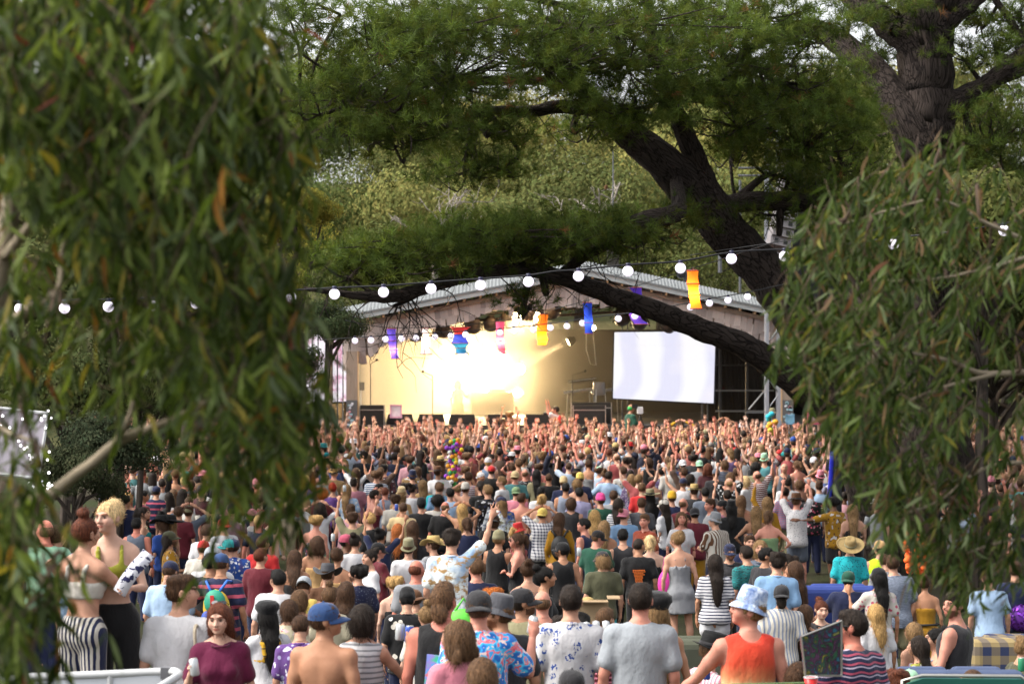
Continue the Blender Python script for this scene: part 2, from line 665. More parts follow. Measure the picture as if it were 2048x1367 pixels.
def legs(sex, pose):
    if pose == 'sit': return [((.09, 0, .885), (.12, .40, .87), (.13, .40, .46))]
    if pose == 'cross': return [((.09, 0, .885), (.30, .26, .90), (.02, .30, .84))]
    if pose == 'walk': return [((.09, 0, .90), (.10, .10, .49), (.10, -.04, .09))]
    return [((.09, 0, .90), (.105, .012, .49), (.12, -.03, .09))]


def body_prims(sex, aL, aR, leg, hM, build=1.0, legs_on=True):
    pr = []
    prof = [(z, rx * build, ry * (1 + (build - 1) * 1.6), cy) for z, rx, ry, cy in PROF[sex]]
    pr.append(loft(prof))
    f = sex == 'f'
    for s in (1, -1):
        pr.append(ellipsoid((.075 * s, -.055, .885), (.085, .075, .085), .03))
        if f: pr.append(ellipsoid((.068 * s, .085, 1.255), (.056, .050, .054), .03))
        else:
            pr.append(ellipsoid((.075 * s, .065, 1.30), (.085, .050, .06), .03))
            pr.append(ellipsoid((.08 * s, -.065, 1.31), (.075, .045, .09), .03))
    pr.append(ellipsoid((0, -.142, 1.18), (.007, .03, .22), .03, '-'))
    nk = .055 if not f else .046
    pr.append(capsule((0, -.012, 1.42), (0, .006, 1.56), nk * 1.08, nk, .03))
    for s in (1, -1): pr.append(capsule((0, -.03, 1.50), (.13 * s, -.02, 1.425), .032, .04, .03))
    pr += head_prims(sex, hM)
    for side, ap in (('L', aL), ('R', aR)):
        sh, e, w = arm_pts(sex, side, ap)
        m = (1.0 if not f else .84) * (1 + (build - 1) * .5)
        pr.append(ellipsoid(sh + np.array([.008 * (1 if side == 'R' else -1), 0, -.005]), (.058 * m, .058 * m, .062 * m), .03))
        mid = sh * .5 + e * .5
        pr.append(capsule(sh, mid, .053 * m, .049 * m, .025))
        pr.append(capsule(mid, e, .048 * m, .038 * m, .02))
        fm = e * .68 + w * .32
        pr.append(capsule(e, fm, .037 * m, .038 * m, .015))
        pr.append(capsule(fm, w, .037 * m, .025 * m, .015))
    if legs_on:
        for hp, kn, an in legs(sex, leg):
            for s in (1, -1):
                q = lambda p: np.array([p[0] * s, p[1], p[2]])
                m = 1.0 if not f else .97
                pr.append(capsule(q(hp), q(kn), .088 * m, .055 * m, .03))
                mid = q(kn) * .68 + q(an) * .32 + np.array([0, -.018, 0])
                pr.append(capsule(q(kn), mid, .054 * m, .056 * m, .02))
                pr.append(capsule(mid, q(an), .056 * m, .034 * m, .02))
                pr.append(capsule(q(an) + np.array([0, -.02, -.04]), q(an) + np.array([.02 * s, .14, -.055]), .04, .032, .02))
    return pr


def top_prims(kind, sex, aL, aR, hM, build=1.0):
    """clothing over the torso; kind selects sleeves, straps and length"""
    f = sex == 'f'
    ez = .014
    base = PROF[sex]
    loose = []
    hem = {'tee': .84, 'shirt': .82, 'tank': .84, 'long': .84, 'crop': 1.06, 'bra': 1.165, 'strap': .86, 'dress': .50, 'sleeveless': .84, 'playsuit': .62, 'pinafore': .45}[kind]
    for z, rx, ry, cy in base:
        rx *= build; ry *= 1 + (build - 1) * 1.6
        if kind in ('tee', 'shirt', 'tank', 'long', 'sleeveless') and z < 1.28:
            k = 1.0 if not f else .55
            rx = rx + (max(.168 * build, rx) - rx) * k
            ry = ry + (max(.122, ry) - ry) * k
            if z < 1.0: rx += .016; ry += .016
        loose.append((z, rx, ry, cy))
    if hem < .8 or kind in ('tee', 'shirt', 'tank', 'long', 'sleeveless', 'strap'):
        lo = loose[1]
        fl = {'dress': 1.35, 'pinafore': 1.25, 'playsuit': 1.2}.get(kind, 1.04)
        loose[0] = (min(hem, .78), lo[1] * fl, lo[2] * fl * 1.05, lo[3])
    pr = []
    ztop = {'bra': 1.29, 'strap': 1.285, 'dress': 1.285, 'playsuit': 1.285, 'pinafore': 1.25, 'tank': 1.475}.get(kind, 1.485)
    if f and kind not in ('bra', 'strap', 'dress', 'playsuit', 'pinafore'): ztop -= .01
    if kind == 'tank' or kind == 'sleeveless':
        t = []
        for z, rx, ry, cy in loose:
            t.append((z, rx, ry + (.008 if z > 1.25 else 0), cy))
        loose = t
    pr.append(loft(loose, ez, .02, hem, ztop))
    for s in (1, -1):
        pr.append(ellipsoid((.075 * s, -.055, max(.885, hem + .03)), (.110, .100, .095), .03)) if hem < .9 else None
        if f: pr.append(ellipsoid((.068 * s, .087, 1.255), (.066, .060, .064), .025))
        elif kind not in ('strap', 'bra'):
            pr.append(ellipsoid((.08 * s, -.065, 1.30), (.085, .058, .09), .03))
            pr.append(ellipsoid((.075 * s, .065, 1.30), (.09, .062, .07), .03))
    if kind in ('tee', 'shirt', 'long', 'crop'):
        for s in (1, -1): pr.append(capsule((.03 * s, -.03, 1.475 if not f else 1.46), (.14 * s, -.02, 1.425 if not f else 1.41), .034, .052, .03))
        for side, ap in (('L', aL), ('R', aR)):
            sh, e, w = arm_pts(sex, side, ap)
            m = (1.0 if not f else .86) * (1 + (build - 1) * .5)
            if kind == 'long':
                pr.append(capsule(sh, e, .068 * m, .056 * m, .03))
                pr.append(capsule(e, e * .08 + w * .92, .054 * m, .040 * m, .02))
            else:
                en = sh * .34 + e * .66 if kind != 'shirt' else sh * .26 + e * .74
                pr.append(ellipsoid(sh + np.array([.010 * (1 if side == 'R' else -1), 0, -.002]), (.067 * m, .070 * m, .068 * m), .03))
                pr.append(capsule(sh, en, .0645 * m, .0715 * m, .03))
    if kind in ('tank', 'sleeveless'):
        for s in (1, -1): pr.append(capsule((.04 * s, -.03, (1.475 if not f else 1.46)), (.125 * s, -.02, (1.43 if not f else 1.415)), .036, .052, .02))
    if kind in ('bra', 'strap', 'dress', 'playsuit', 'pinafore'):
        w = {'pinafore': .022, 'bra': .017, 'playsuit': .013}.get(kind, .011)
        for s in (1, -1):
            x = .085 * s
            pts = [(x, .138, 1.27), (x, .112, 1.34), (x, .076, 1.40), (x * .98, -.008, 1.452 if f else 1.46), (x * .9, -.098, 1.385), (x * .85, -.118, 1.27)]
            for a, b in zip(pts[:-1], pts[1:]): pr.append(capsule(a, b, w, w, .008))
    if hem > .8 and kind != 'bra': pass
    if kind in ('tank', 'sleeveless'):
        sw = .0 if kind == 'tank' else .022
        for q in (1, -1): pr.append(ellipsoid(((.243 if not f else .218) * q + sw * q, 0, 1.355), (.086, .26, .150), .012, '-'))
    # neck opening
    if ztop > 1.4:
        dz = {'tank': -.02, 'sleeveless': .0, 'shirt': .018}.get(kind, .008)
        pr.append(ellipsoid((0, .012, 1.515 + dz - (.012 if f else 0)), (.072, .082, .060), .008, '-'))
        if kind in ('tank',):
            pr.append(ellipsoid((0, .06, 1.46), (.075, .09, .07), .01, '-'))
            pr.append(ellipsoid((0, -.08, 1.50), (.072, .09, .06), .01, '-'))
    return pr


def collar_prims(sex):
    z = 1.475 if sex == 'm' else 1.46
    pr = []
    th = np.linspace(-2.7, 2.7, 11) - np.pi / 2
    pts = [(.070 * math.cos(a), .072 * math.sin(a) - .004, z - .012 * math.sin(a)) for a in th]
    for a, b in zip(pts[:-1], pts[1:]): pr.append(capsule(a, b, .017, .017, .01))
    return pr


def bottom_prims(kind, sex, leg):
    pr = []
    base = [(z, rx, ry, cy) for z, rx, ry, cy in PROF[sex]]
    top = 1.03 if kind in ('high',) else .985
    pr.append(loft(base, .012, .02, .80, top))
    for s in (1, -1): pr.append(ellipsoid((.075 * s, -.055, .885), (.097, .086, .093), .03))
    pr.append(ellipsoid((0, .0, .82), (.09, .10, .07), .03))
    (hp, kn, an), = legs(sex, leg)
    for s in (1, -1):
        q = lambda p: np.array([p[0] * s, p[1], p[2]])
        if kind == 'skirt': continue
        if kind == 'shorts': pr.append(capsule(q(hp), q(hp) * .3 + q(kn) * .7, .104, .098, .03))
        elif kind == 'short': pr.append(capsule(q(hp), q(hp) * .62 + q(kn) * .38, .104, .112, .03))
        elif kind == 'high':
            pr.append(capsule(q(hp), q(kn), .106, .085, .03)); pr.append(capsule(q(kn), q(an), .085, .10, .03))
        else:
            pr.append(capsule(q(hp), q(kn), .108, .084, .03)); pr.append(capsule(q(kn), q(an), .084, .064, .03))
    if kind == 'skirt': pr.append(loft([(.5, .24, .2, 0), (.9, .18, .13, 0), (.985, .17, .12, 0)], .01))
    return pr


def wrinkle(P, N_amp, seed, sc=28):
    n = vnoise(P * np.array([1, 1, .7]) + vnoise(P, 9, seed + 3)[:, None] * .05, sc, seed)
    return (n * .5 + .8 - 1.6 * np.abs(vnoise(P * np.array([1, 1, .55]) + .02 * n[:, None], sc * .8, seed + 7))) * N_amp


def normals(P, Q):
    a = P[Q[:, 2]] - P[Q[:, 0]]
    b = P[Q[:, 3]] - P[Q[:, 1]]
    n = np.cross(a, b)
    N = np.zeros_like(P)
    for i in range(4): np.add.at(N, Q[:, i], n)
    return N / (np.linalg.norm(N, axis=1, keepdims=True) + 1e-9)


def hair_prims(style):
    g = lambda c, r, k=.02, op='+': ellipsoid(c, r, k, op)
    cap_ = [g((0, -.002, 1.668), (.086, .106, .100))]
    face = g((0, .142, 1.618), (.078, .088, .088), .02, '-')
    low = g((0, .03, 1.50), (.2, .125, .105), .02, '-')
    nape = g((0, -.06, 1.50), (.2, .2, .088), .015, '-')
    ears = [g((.09 * s, .01, 1.628), (.03, .03, .036), .008, '-') for s in (1, -1)]
    if style == 'buzz': return [g((0, 0, 1.665), (.080, .099, .096)), face, nape] + ears
    if style == 'short': return cap_ + [g((0, .045, 1.735), (.065, .05, .03), .03), face, nape] + ears
    if style == 'quiff': return [g((0, -.002, 1.664), (.081, .100, .098)), g((0, .045, 1.735), (.064, .066, .044), .03), g((0, -.02, 1.735), (.068, .075, .038), .03), face, nape] + ears
    if style == 'messy': return cap_ + [g((.05 * math.cos(a), .055 * math.sin(a) - .01, 1.735 + .015 * math.sin(3 * a)), (.045, .045, .035), .02) for a in np.arange(7) * .9] + [g((.07 * s, -.02, 1.69), (.03, .05, .04)) for s in (1, -1)] + [face, nape] + ears
    if style == 'mullet': return cap_ + [g((0, .03, 1.745), (.06, .06, .035), .03), g((0, -.085, 1.57), (.062, .03, .075), .02), face] + ears
    if style == 'bob': return cap_ + [g((0, -.018, 1.625), (.104, .100, .128), .03), g((0, .150, 1.602), (.068, .115, .105), .02, '-'), g((0, 0, 1.40), (.3, .3, .108), .012, '-')]
    if style == 'wavy': return cap_ + [g((0, -.03, 1.61), (.118, .098, .15), .03)] + [g((.095 * s, -.02 - .05 * j, 1.55 - .02 * j), (.035, .04, .06), .02) for s in (1, -1) for j in (0, 1)] + [g((0, .150, 1.600), (.066, .115, .110), .02, '-')]
    if style == 'long': return cap_ + [g((0, -.02, 1.63), (.098, .098, .12), .03), loft([(1.22, .022, .012, -.125), (1.28, .058, .022, -.13), (1.38, .082, .034, -.115), (1.45, .094, .04, -.095), (1.52, .105, .05, -.06), (1.62, .098, .07, -.03)], 0, .03), g((0, .150, 1.600), (.066, .115, .12), .02, '-')]
    if style == 'vlong': return cap_ + [g((0, -.02, 1.63), (.098, .098, .12), .03), loft([(1.05, .022, .012, -.13), (1.14, .055, .022, -.135), (1.28, .078, .032, -.13), (1.42, .090, .040, -.115), (1.52, .105, .05, -.06), (1.62, .098, .07, -.03)], 0, .03), g((0, .150, 1.600), (.066, .115, .12), .02, '-')]
    if style == 'pony': return cap_ + [g((0, -.112, 1.715), (.028, .028, .028)), capsule((0, -.13, 1.71), (0, -.155, 1.60), .034, .036, .02), capsule((0, -.155, 1.60), (0, -.135, 1.46), .036, .010, .02), face, nape] + ears
    if style == 'bun': return cap_ + [g((0, -.095, 1.752), (.048, .048, .044), .01), face, nape] + ears
    if style == 'topbun': return cap_ + [g((0, -.02, 1.795), (.046, .046, .040), .01), face, nape] + ears
    if style == 'updo': return cap_ + [g((0, -.07, 1.70), (.075, .06, .085), .03), g((0, -.105, 1.67), (.05, .035, .06), .02), face, nape] + ears
    if style == 'curly': return cap_ + [g((.085 * math.cos(a), .08 * math.sin(a) - .02, 1.69 + .03 * math.sin(2.3 * a + b)), (.042, .042, .045), .015) for b in (0, 2) for a in np.arange(8) * .785] + [g((0, .155, 1.610), (.070, .095, .095), .02, '-'), nape]
    if style == 'afro': return [g((0, -.01, 1.69), (.128, .128, .125)), g((0, .152, 1.605), (.075, .09, .095), .02, '-')]
    if style == 'balding': return [g((0, -.01, 1.645), (.081, .098, .072)), g((0, .0, 1.765), (.075, .095, .062), .015, '-'), face, nape] + ears
    raise KeyError(style)


HAIRC = {}


def hair_mesh(style, h=.014):
    key = (style, h)
    if key not in HAIRC:
        P, Q = sdf_mesh(hair_prims(style), h)
        N = normals(P, Q)
        st = P * np.array([1.0, 1.0, .25])
        amp = {'buzz': .001, 'balding': .001, 'afro': .006, 'curly': .007, 'messy': .008, 'wavy': .008, 'long': .006, 'vlong': .007, 'bob': .005}.get(style, .0045)
        P = P + N * ((vnoise(st, 120, 3) + vnoise(P, 55, 9) * .6) * amp)[:, None]
        P[:, 2] -= 1.53
        # loose strands lying over and lifting off the surface
        r = np.random.default_rng(17)
        ns = {'buzz': 0, 'balding': 60, 'short': 420, 'quiff': 420, 'afro': 600}.get(style, 560)
        Vs, Qs, n0 = [P], [Q], len(P)
        idx = r.integers(0, len(P), ns)
        long_ = style in ('long', 'vlong', 'bob', 'wavy', 'pony')
        for i in idx:
            nrm = N[i]
            t = np.cross(nrm, r.normal(size=3)) * (.5 if long_ else 1) + np.array([0, 0, -1.2 if long_ else -.25])
            t = t - nrm * (t @ nrm) * .8
            t /= np.linalg.norm(t) + 1e-9
            L = (.06 + .07 * r.random()) if long_ else (.025 + .03 * r.random())
            sd = np.cross(t, nrm); sd /= np.linalg.norm(sd) + 1e-9
            w = .0013 + .0015 * r.random()
            lift = (.06 + .20 * r.random()) if not style == 'afro' else .9
            for q in range(4):
                f_ = q / 3
                c = P[i] + t * L * f_ + nrm * (.002 + L * lift * f_ * (1 - .4 * f_))
                Vs.append(np.array([c - sd * w * (1 - .7 * f_), c + sd * w * (1 - .7 * f_)]))
            Qs.append(np.array([(n0 + 2 * q, n0 + 2 * q + 1, n0 + 2 * q + 3, n0 + 2 * q + 2) for q in range(3)]))
            n0 += 8
        HAIRC[key] = mesh_np('hair', np.concatenate(Vs), np.concatenate(Qs))
    return HAIRC[key]


HATC = {}


def hat_mesh(kind):
    if kind in HATC: return HATC[kind]
    m = MB()
    z0 = 1.70 - 1.53
    def dome(rx, ry, hgt, z=z0, n=18, squash=2.4):
        a = np.linspace(0, 1, 8)
        prof = [((1 - t ** squash) ** (1 / squash) if t < 1 else .001, z + hgt * t) for t in a]
        m.lathe(prof, n, (0, .002, 0), rx, ry)
    def brim(pts, z=z0, n=28, sx=1.0, sy=1.15, droop=0.0, wav=0.0):
        th = np.arange(n) * 2 * np.pi / n
        rows = []
        for r, dz in pts:
            rows.append(np.stack([r * np.cos(th) * sx, r * np.sin(th) * sy + .002, z + dz + wav * r * np.cos(2 * th)], -1))
        V = np.concatenate(rows)
        i = np.arange(len(pts) - 1)[:, None] * n
        j = np.arange(n)[None, :]
        m.add(V, Q=np.stack([i + j, i + (j + 1) % n, i + n + (j + 1) % n, i + n + j], -1).reshape(-1, 4))
    if kind in ('cap', 'capback'):
        s = 1 if kind == 'cap' else -1
        dome(.090, .110, .098, z0 - .025, squash=2.2)
        m.lathe([(1, z0 - .045), (1, z0 - .02)], 18, (0, .002, 0), .0905, .1105)
        th = np.linspace(.18, np.pi - .18, 12)
        rows = []
        for t, dz in ((0, 0), (.5, .004), (1, 0), (1, -.007), (0, -.007)):
            rows.append(np.stack([(.088 + .004 * t) * np.cos(th), s * ((.104 + .085 * t) * np.sin(th) + .0), z0 - .03 + dz - .02 * t - .02 * np.cos(th) ** 2 * 1.0], -1))
        V = np.concatenate(rows)
        n = len(th)
        i = np.arange(4)[:, None] * n
        j = np.arange(n - 1)[None, :]
        Q = np.stack([i + j, i + j + 1, i + n + j + 1, i + n + j], -1).reshape(-1, 4)
        m.add(V, Q=Q if s > 0 else Q[:, ::-1])
        m.sphere((0, .002, z0 + .073), .008, 6, 4)
    elif kind == 'bucket':
        m.lathe([(1.02, z0 - .03), (.98, z0 + .02), (.90, z0 + .075), (.80, z0 + .092), (.001, z0 + .097)], 20, (0, 0, 0), .094, .113)
        brim([(.094, -.028), (.116, -.055), (.130, -.074), (.131, -.078), (.115, -.061), (.093, -.034)], z0, wav=.08)
    elif kind == 'wide':
        m.lathe([(1.0, z0 - .01), (.97, z0 + .05), (.86, z0 + .095), (.55, z0 + .105), (.3, z0 + .09), (.001, z0 + .088)], 20, (0, 0, 0), .092, .112)
        brim([(.092, -.01), (.15, -.014), (.195, -.012), (.215, .0), (.215, -.005), (.15, -.021), (.091, -.016)], z0, wav=.06)
    elif kind == 'cowboy':
        m.lathe([(1.0, z0 - .01), (.95, z0 + .06), (.85, z0 + .10), (.4, z0 + .088), (.001, z0 + .085)], 20, (0, 0, 0), .092, .112)
        brim([(.092, -.01), (.14, -.012), (.19, .0), (.19, -.005), (.14, -.018), (.091, -.016)], z0, wav=.28)
    elif kind == 'fedora':
        m.lathe([(1.0, z0 - .01), (.94, z0 + .07), (.86, z0 + .105), (.45, z0 + .085), (.001, z0 + .08)], 20, (0, 0, 0), .090, .111)
        brim([(.090, -.01), (.12, -.013), (.150, -.006), (.150, -.011), (.12, -.019), (.089, -.016)], z0, wav=-.08)
    elif kind == 'beanie':
        m.lathe([(.98, z0 - .045), (1.03, z0 - .04), (1.03, z0), (1.0, z0 + .004), (.95, z0 + .045), (.75, z0 + .085), (.4, z0 + .105), (.001, z0 + .11)], 20, (0, 0, 0), .091, .111)
    elif kind == 'baker':
        m.lathe([(.95, z0 - .035), (1.05, z0 - .01), (1.28, z0 + .02), (1.25, z0 + .06), (.9, z0 + .092), (.4, z0 + .103), (.001, z0 + .105)], 20, (0, -.012, 0), .093, .110)
        th = np.linspace(.25, np.pi - .25, 10)
        V = np.concatenate([np.stack([(.086 + .004 * t) * np.cos(th), (.10 + .06 * t) * np.sin(th), z0 - .02 - .03 * t + d - .015 * np.cos(th) ** 2], -1) for t, d in ((0, 0), (1, 0), (1, -.008), (0, -.008))])
        n = 10
        i = np.arange(3)[:, None] * n
        j = np.arange(n - 1)[None, :]
        m.add(V, Q=np.stack([i + j, i + j + 1, i + n + j + 1, i + n + j], -1).reshape(-1, 4))
    elif kind == 'band':
        m.lathe([(1.0, z0 - .03), (1.03, z0 - .03), (1.03, z0), (1.0, z0)], 20, (0, 0, 0), .092, .112)
    elif kind == 'santa':
        m.lathe([(1.0, z0 - .03), (.98, z0 + .02), (.7, z0 + .10), (.35, z0 + .17), (.001, z0 + .2)], 16, (0, 0, 0), .092, .112)
    HATC[kind] = m.mesh(kind + '_hat', True)
    return HATC[kind]


def hatband_mesh():
    if 'hb' not in HATC:
        m = MB()
        z0 = .17
        m.lathe([(1.01, z0 - .012), (1.04, z0 - .012), (1.03, z0 + .022), (1.0, z0 + .022)], 20, (0, 0, 0), .092, .112)
        HATC['hb'] = m.mesh('hat_band', True)
    return HATC['hb']


def glasses_mesh(sun_=True):
    key = 'gl'
    if key not in HATC:
        m = MB()
        for s in (1, -1):
            th = np.arange(12) * 2 * np.pi / 12
            V = [(s * .034 + .025 * math.cos(a), .122 + .002 - abs(.034 + .025 * math.cos(a) * s) * .18, 1.655 - 1.53 + .018 * math.sin(a)) for a in th]
            V = V + [(x, y + .004, z) for x, y, z in V]
            m.add(V, T=[(0, i, i + 1) for i in range(1, 11)] + [(12, 12 + i + 1, 12 + i) for i in range(1, 11)], Q=[(i, (i + 1) % 12, 12 + (i + 1) % 12, 12 + i) for i in range(12)])
            m.tube([(s * .058, .112, .128), (s * .08, .06, .128), (s * .083, -.005, .125)], .0025, 5)
        m.tube([(-.012, .126, .129), (.012, .126, .129)], .0025, 5)
        HATC[key] = m.mesh('glasses')
    return HATC[key]


SKIN = {'fair': (.46, .255, .175), 'pink': (.49, .225, .165), 'tan': (.36, .185, .110), 'brown': (.16, .078, .048), 'pale': (.53, .335, .255), 'burn': (.48, .175, .125)}
HC = {'brown': (.055, .028, .015), 'dark': (.018, .012, .009), 'black': (.008, .007, .007), 'blond': (.42, .27, .11), 'pale': (.62, .47, .26), 'dirty': (.20, .125, .06), 'ginger': (.30, .095, .025), 'red': (.32, .03, .015), 'auburn': (.10, .030, .015), 'grey': (.16, .155, .15), 'mid': (.105, .058, .03), 'orange': (.42, .12, .02)}
CL = {'white': '#d6d5d9', 'offwhite': '#cbc5bb', 'cream': '#d2c8ac', 'black': '#141416', 'char': '#2b2a2d', 'grey': '#8d8f94', 'lgrey': '#a3a9b0', 'dgrey': '#4b4c52', 'navy': '#1b2240', 'blue': '#2c4f9c', 'royal': '#1f3bb4', 'lblue': '#8fb4dc', 'sky': '#a9c4e4', 'denim': '#5c7ea8', 'ldenim': '#7ea2c8', 'teal': '#1f8f92', 'turq': '#22b4bf', 'green': '#1d4a3a', 'olive': '#4a4a36', 'lime': '#c8e82a', 'khaki': '#7f7a5e', 'mint': '#a6d6b4', 'sage': '#6c8560', 'yellow': '#d8a92a', 'mustard': '#a87a1c', 'lemon': '#e6c96a', 'orange': '#d9642a', 'rust': '#8a3c26', 'red': '#c02a2c', 'coral': '#e0604a', 'maroon': '#5a1a26', 'wine': '#5d1638', 'pink': '#e08a9c', 'hot': '#e24a92', 'dpink': '#b8526a', 'mauve': '#a8707e', 'lav': '#a9a6cc', 'purple': '#5a3a78', 'tan': '#c09a68', 'sand': '#d6bd8e', 'brown': '#5a3c28', 'straw': '#c9ae74', 'dstraw': '#a08a5e', 'olivey': '#8a8a2a', 'slate': '#5a6270', 'bgrey': '#8a93a6', 'tanor': '#a8682c', 'cblue': '#2c4672'}
CL = {k: tuple(c * (.74 if max(srgb(v)) > .28 else .92) for c in srgb(v)) for k, v in CL.items()}


def cloth(name, fn, bump=True):
    k = NT(name, 0.85, 0.2)
    v = k.obj()
    c = fn(k, v)
    fade = k.ramp(k.noise(v, 5, 4), [(.25, (.90, .90, .90)), (.75, (1, 1, 1))])
    k.base(k.mix(1.0, c, fade, 'MULTIPLY'))
    if bump:
        w = k.noise(k.stretch(v, (1, 1, .55)), 13, 5, .6)
        k.bump(w, .6, .03)
    k.b.inputs['Sheen Weight'].default_value = .15
    MATS[name] = k.m


def _sep(k, v):
    s = k.n('SeparateXYZ', Vector=v)
    return s.outputs[0], s.outputs[1], s.outputs[2]


def _band(k, x, period, duty):
    return k.math('LESS_THAN', k.math('FRACT', k.math('DIVIDE', k.math('ADD', x, 10.0), period)), duty)


def pat_blot(scale, thr, thr2):
    def fn(k, v):
        n = k.n('TexVoronoi', Vector=v, Scale=scale).outputs
        f = k.math('LESS_THAN', n[0], thr)
        c = k.mix(f, k.ocol(), k.acc())
        f2 = k.math('GREATER_THAN', k.noise(v, scale * .9, 2), thr2)
        return k.mix(f2, c, k.mix(.5, k.acc(), (.8, .8, .82)))
    return fn


def _cloths():
    cloth('plain', lambda k, v: k.ocol())
    def hst(p, d):
        return lambda k, v: k.mix(_band(k, k.math('ADD', _sep(k, v)[2], k.math('MULTIPLY', k.noise(v, 6, 2), .02)), p, d), k.ocol(), k.acc())
    cloth('hstripe', hst(.042, .36))
    cloth('hband', hst(.12, .3))
    cloth('vstripe', lambda k, v: k.mix(_band(k, k.math('ADD', _sep(k, v)[0], k.math('MULTIPLY', _sep(k, v)[1], .8)), .045, .45), k.ocol(), k.acc()))
    cloth('legstripe', lambda k, v: k.mix(_band(k, k.math('ADD', _sep(k, v)[0], k.math('MULTIPLY', k.noise(v, 5, 2), .03)), .034, .5), k.ocol(), k.acc()))
    def plaid(k, v):
        x, y, z = _sep(k, v)
        a = _band(k, k.math('ADD', x, k.math('MULTIPLY', y, .6)), .055, .4)
        b = _band(k, z, .055, .4)
        return k.mix(k.math('MULTIPLY', k.math('ADD', a, b), .5), k.ocol(), k.acc())
    cloth('plaid', plaid)
    def grid(k, v):
        x, y, z = _sep(k, v)
        a = _band(k, k.math('ADD', x, k.math('MULTIPLY', y, .6)), .07, .14)
        b = _band(k, z, .07, .14)
        return k.mix(k.math('MAXIMUM', a, b), k.ocol(), k.acc())
    cloth('grid', grid)
    cloth('dots', lambda k, v: k.mix(k.math('LESS_THAN', k.n('TexVoronoi', Vector=v, Scale=34.0).outputs[0], .26), k.ocol(), k.acc()))
    cloth('floral', pat_blot(15, .30, .63))
    cloth('bigfloral', pat_blot(9, .27, .72))
    def tropic(k, v):
        n1 = k.noise(v, 17, 1)
        c = k.ramp(n1, [(.40, (.02, .14, .50)), (.47, (.05, .42, .80)), (.52, (.10, .55, .85)), (.56, (.75, .10, .16)), (.62, (.80, .25, .28)), (.68, (.05, .35, .75))])
        n2 = k.math('GREATER_THAN', k.noise(k.stretch(v, (1.3, 1.3, 1.3)), 23, 1), .62)
        return k.mix(n2, c, (.78, .60, .58))
    cloth('tropic', tropic)
    def palms(k, v):
        vo = k.n('TexVoronoi', Vector=v, Scale=12.0)
        d = k.math('LESS_THAN', vo.outputs[0], .40)
        n = k.math('GREATER_THAN', k.noise(k.stretch(v, (1, 1, .7)), 60, 2), .52)
        return k.mix(k.math('MULTIPLY', d, n), k.ocol(), k.acc())
    cloth('palms', palms)
    def scenic(k, v):
        n = k.noise(k.stretch(v, (1, 1, 1.6)), 9, 5, .65)
        m = k.ramp(n, [(.52, (0, 0, 0)), (.60, (1, 1, 1))])
        b = k.ramp(k.noise(v, 5, 3), [(.4, (0, 0, 0)), (.6, (1, 1, 1))])
        return k.mix(m, k.mix(b, k.ocol(), (.78, .82, .80)), k.acc())
    cloth('scenic', scenic)
    def weave(k, v):
        w = k.n('TexWave', Vector=v, Scale=16.0, Distortion=7.0, Detail=2.0, Detail_Scale=2.5, bands_direction='Z')
        return k.mix(k.math('GREATER_THAN', w.outputs[1], .55), k.ocol(), k.acc())
    cloth('weave', weave)
    def ombre(k, v):
        z = _sep(k, v)[2]
        t = k.math('DIVIDE', k.math('SUBTRACT', z, 1.0), .5)
        t = k.math('ADD', t, k.math('MULTIPLY', k.math('SUBTRACT', k.noise(k.stretch(v, (6, 6, .6)), 6, 3), .5), .16))
        return k.ramp(t, [(.05, srgb('#b9b27c')), (.27, srgb('#cdb98a')), (.42, srgb('#cf7a50')), (.60, srgb('#cb4a30')), (.95, srgb('#cf3a28'))])
    cloth('ombre', ombre)
    def tiedye(k, v):
        return k.ramp(k.noise(v, 11, 4, .7), [(.35, (.10, .16, .34)), (.5, (.28, .36, .55)), (.62, (.62, .68, .78))])
    cloth('tiedye', tiedye)
    def wavys(k, v):
        x, y, z = _sep(k, v)
        zz = k.math('ADD', z, k.math('MULTIPLY', k.math('SINE', k.math('MULTIPLY', x, 42.0)), .006))
        a = _band(k, zz, .06, .22)
        b = _band(k, k.math('ADD', zz, .022), .06, .16)
        return k.mix(b, k.mix(a, k.ocol(), k.acc()), (.40, .34, .45))
    cloth('wavys', wavys)
    def sashp(k, v):
        n = k.noise(v, 22, 2)
        return k.mix(k.math('GREATER_THAN', n, .55), k.ocol(), k.acc())
    cloth('sash', sashp)


_cloths()


def _skin_mats():
    k = NT('skin', 0.58, 0.28)
    v = k.obj()
    n = k.noise(v, 14, 4)
    c = k.mix(1.0, k.vcol(), k.ocol(), 'MULTIPLY')
    k.base(k.mix(1.0, c, k.ramp(n, [(.2, (.86, .80, .78)), (.8, (1.06, 1.04, 1.02))]), 'MULTIPLY'))
    k.b.inputs['Subsurface Weight'].default_value = 0.0
    k.bump(k.noise(v, 45, 3), .12, .01)
    MATS['skin'] = k.m
    k = NT('hair', 0.6, 0.2)
    v = k.stretch(k.obj(), (1, 1, .12))
    n = k.noise(v, 95, 3, .7)
    k.base(k.mix(1.0, k.ocol(), k.ramp(n, [(.34, (.35, .33, .32)), (.66, (1.75, 1.65, 1.5))]), 'MULTIPLY'))
    k.bump(n, .8, .02)
    MATS['hair'] = k.m
    k = NT('straw', 0.75, 0.25)
    n = k.noise(k.stretch(k.obj(), (1, 1, 3)), 70, 3, .7)
    k.base(k.mix(1.0, k.ocol(), k.ramp(n, [(.3, (.62, .60, .56)), (.7, (1.1, 1.08, 1.05))]), 'MULTIPLY'))
    k.bump(n, .5, .01)
    MATS['straw'] = k.m
    k = NT('sunglass', 0.12, 0.6)
    k.base(k.mix(k.noise(k.obj(), 9, 1), (.010, .010, .012), (.02, .02, .024)))
    MATS['sunglass'] = k.m


_skin_mats()
SKIN_WHITE = (1, 1, 1)
BODYC = {}
CLOTHC = {}


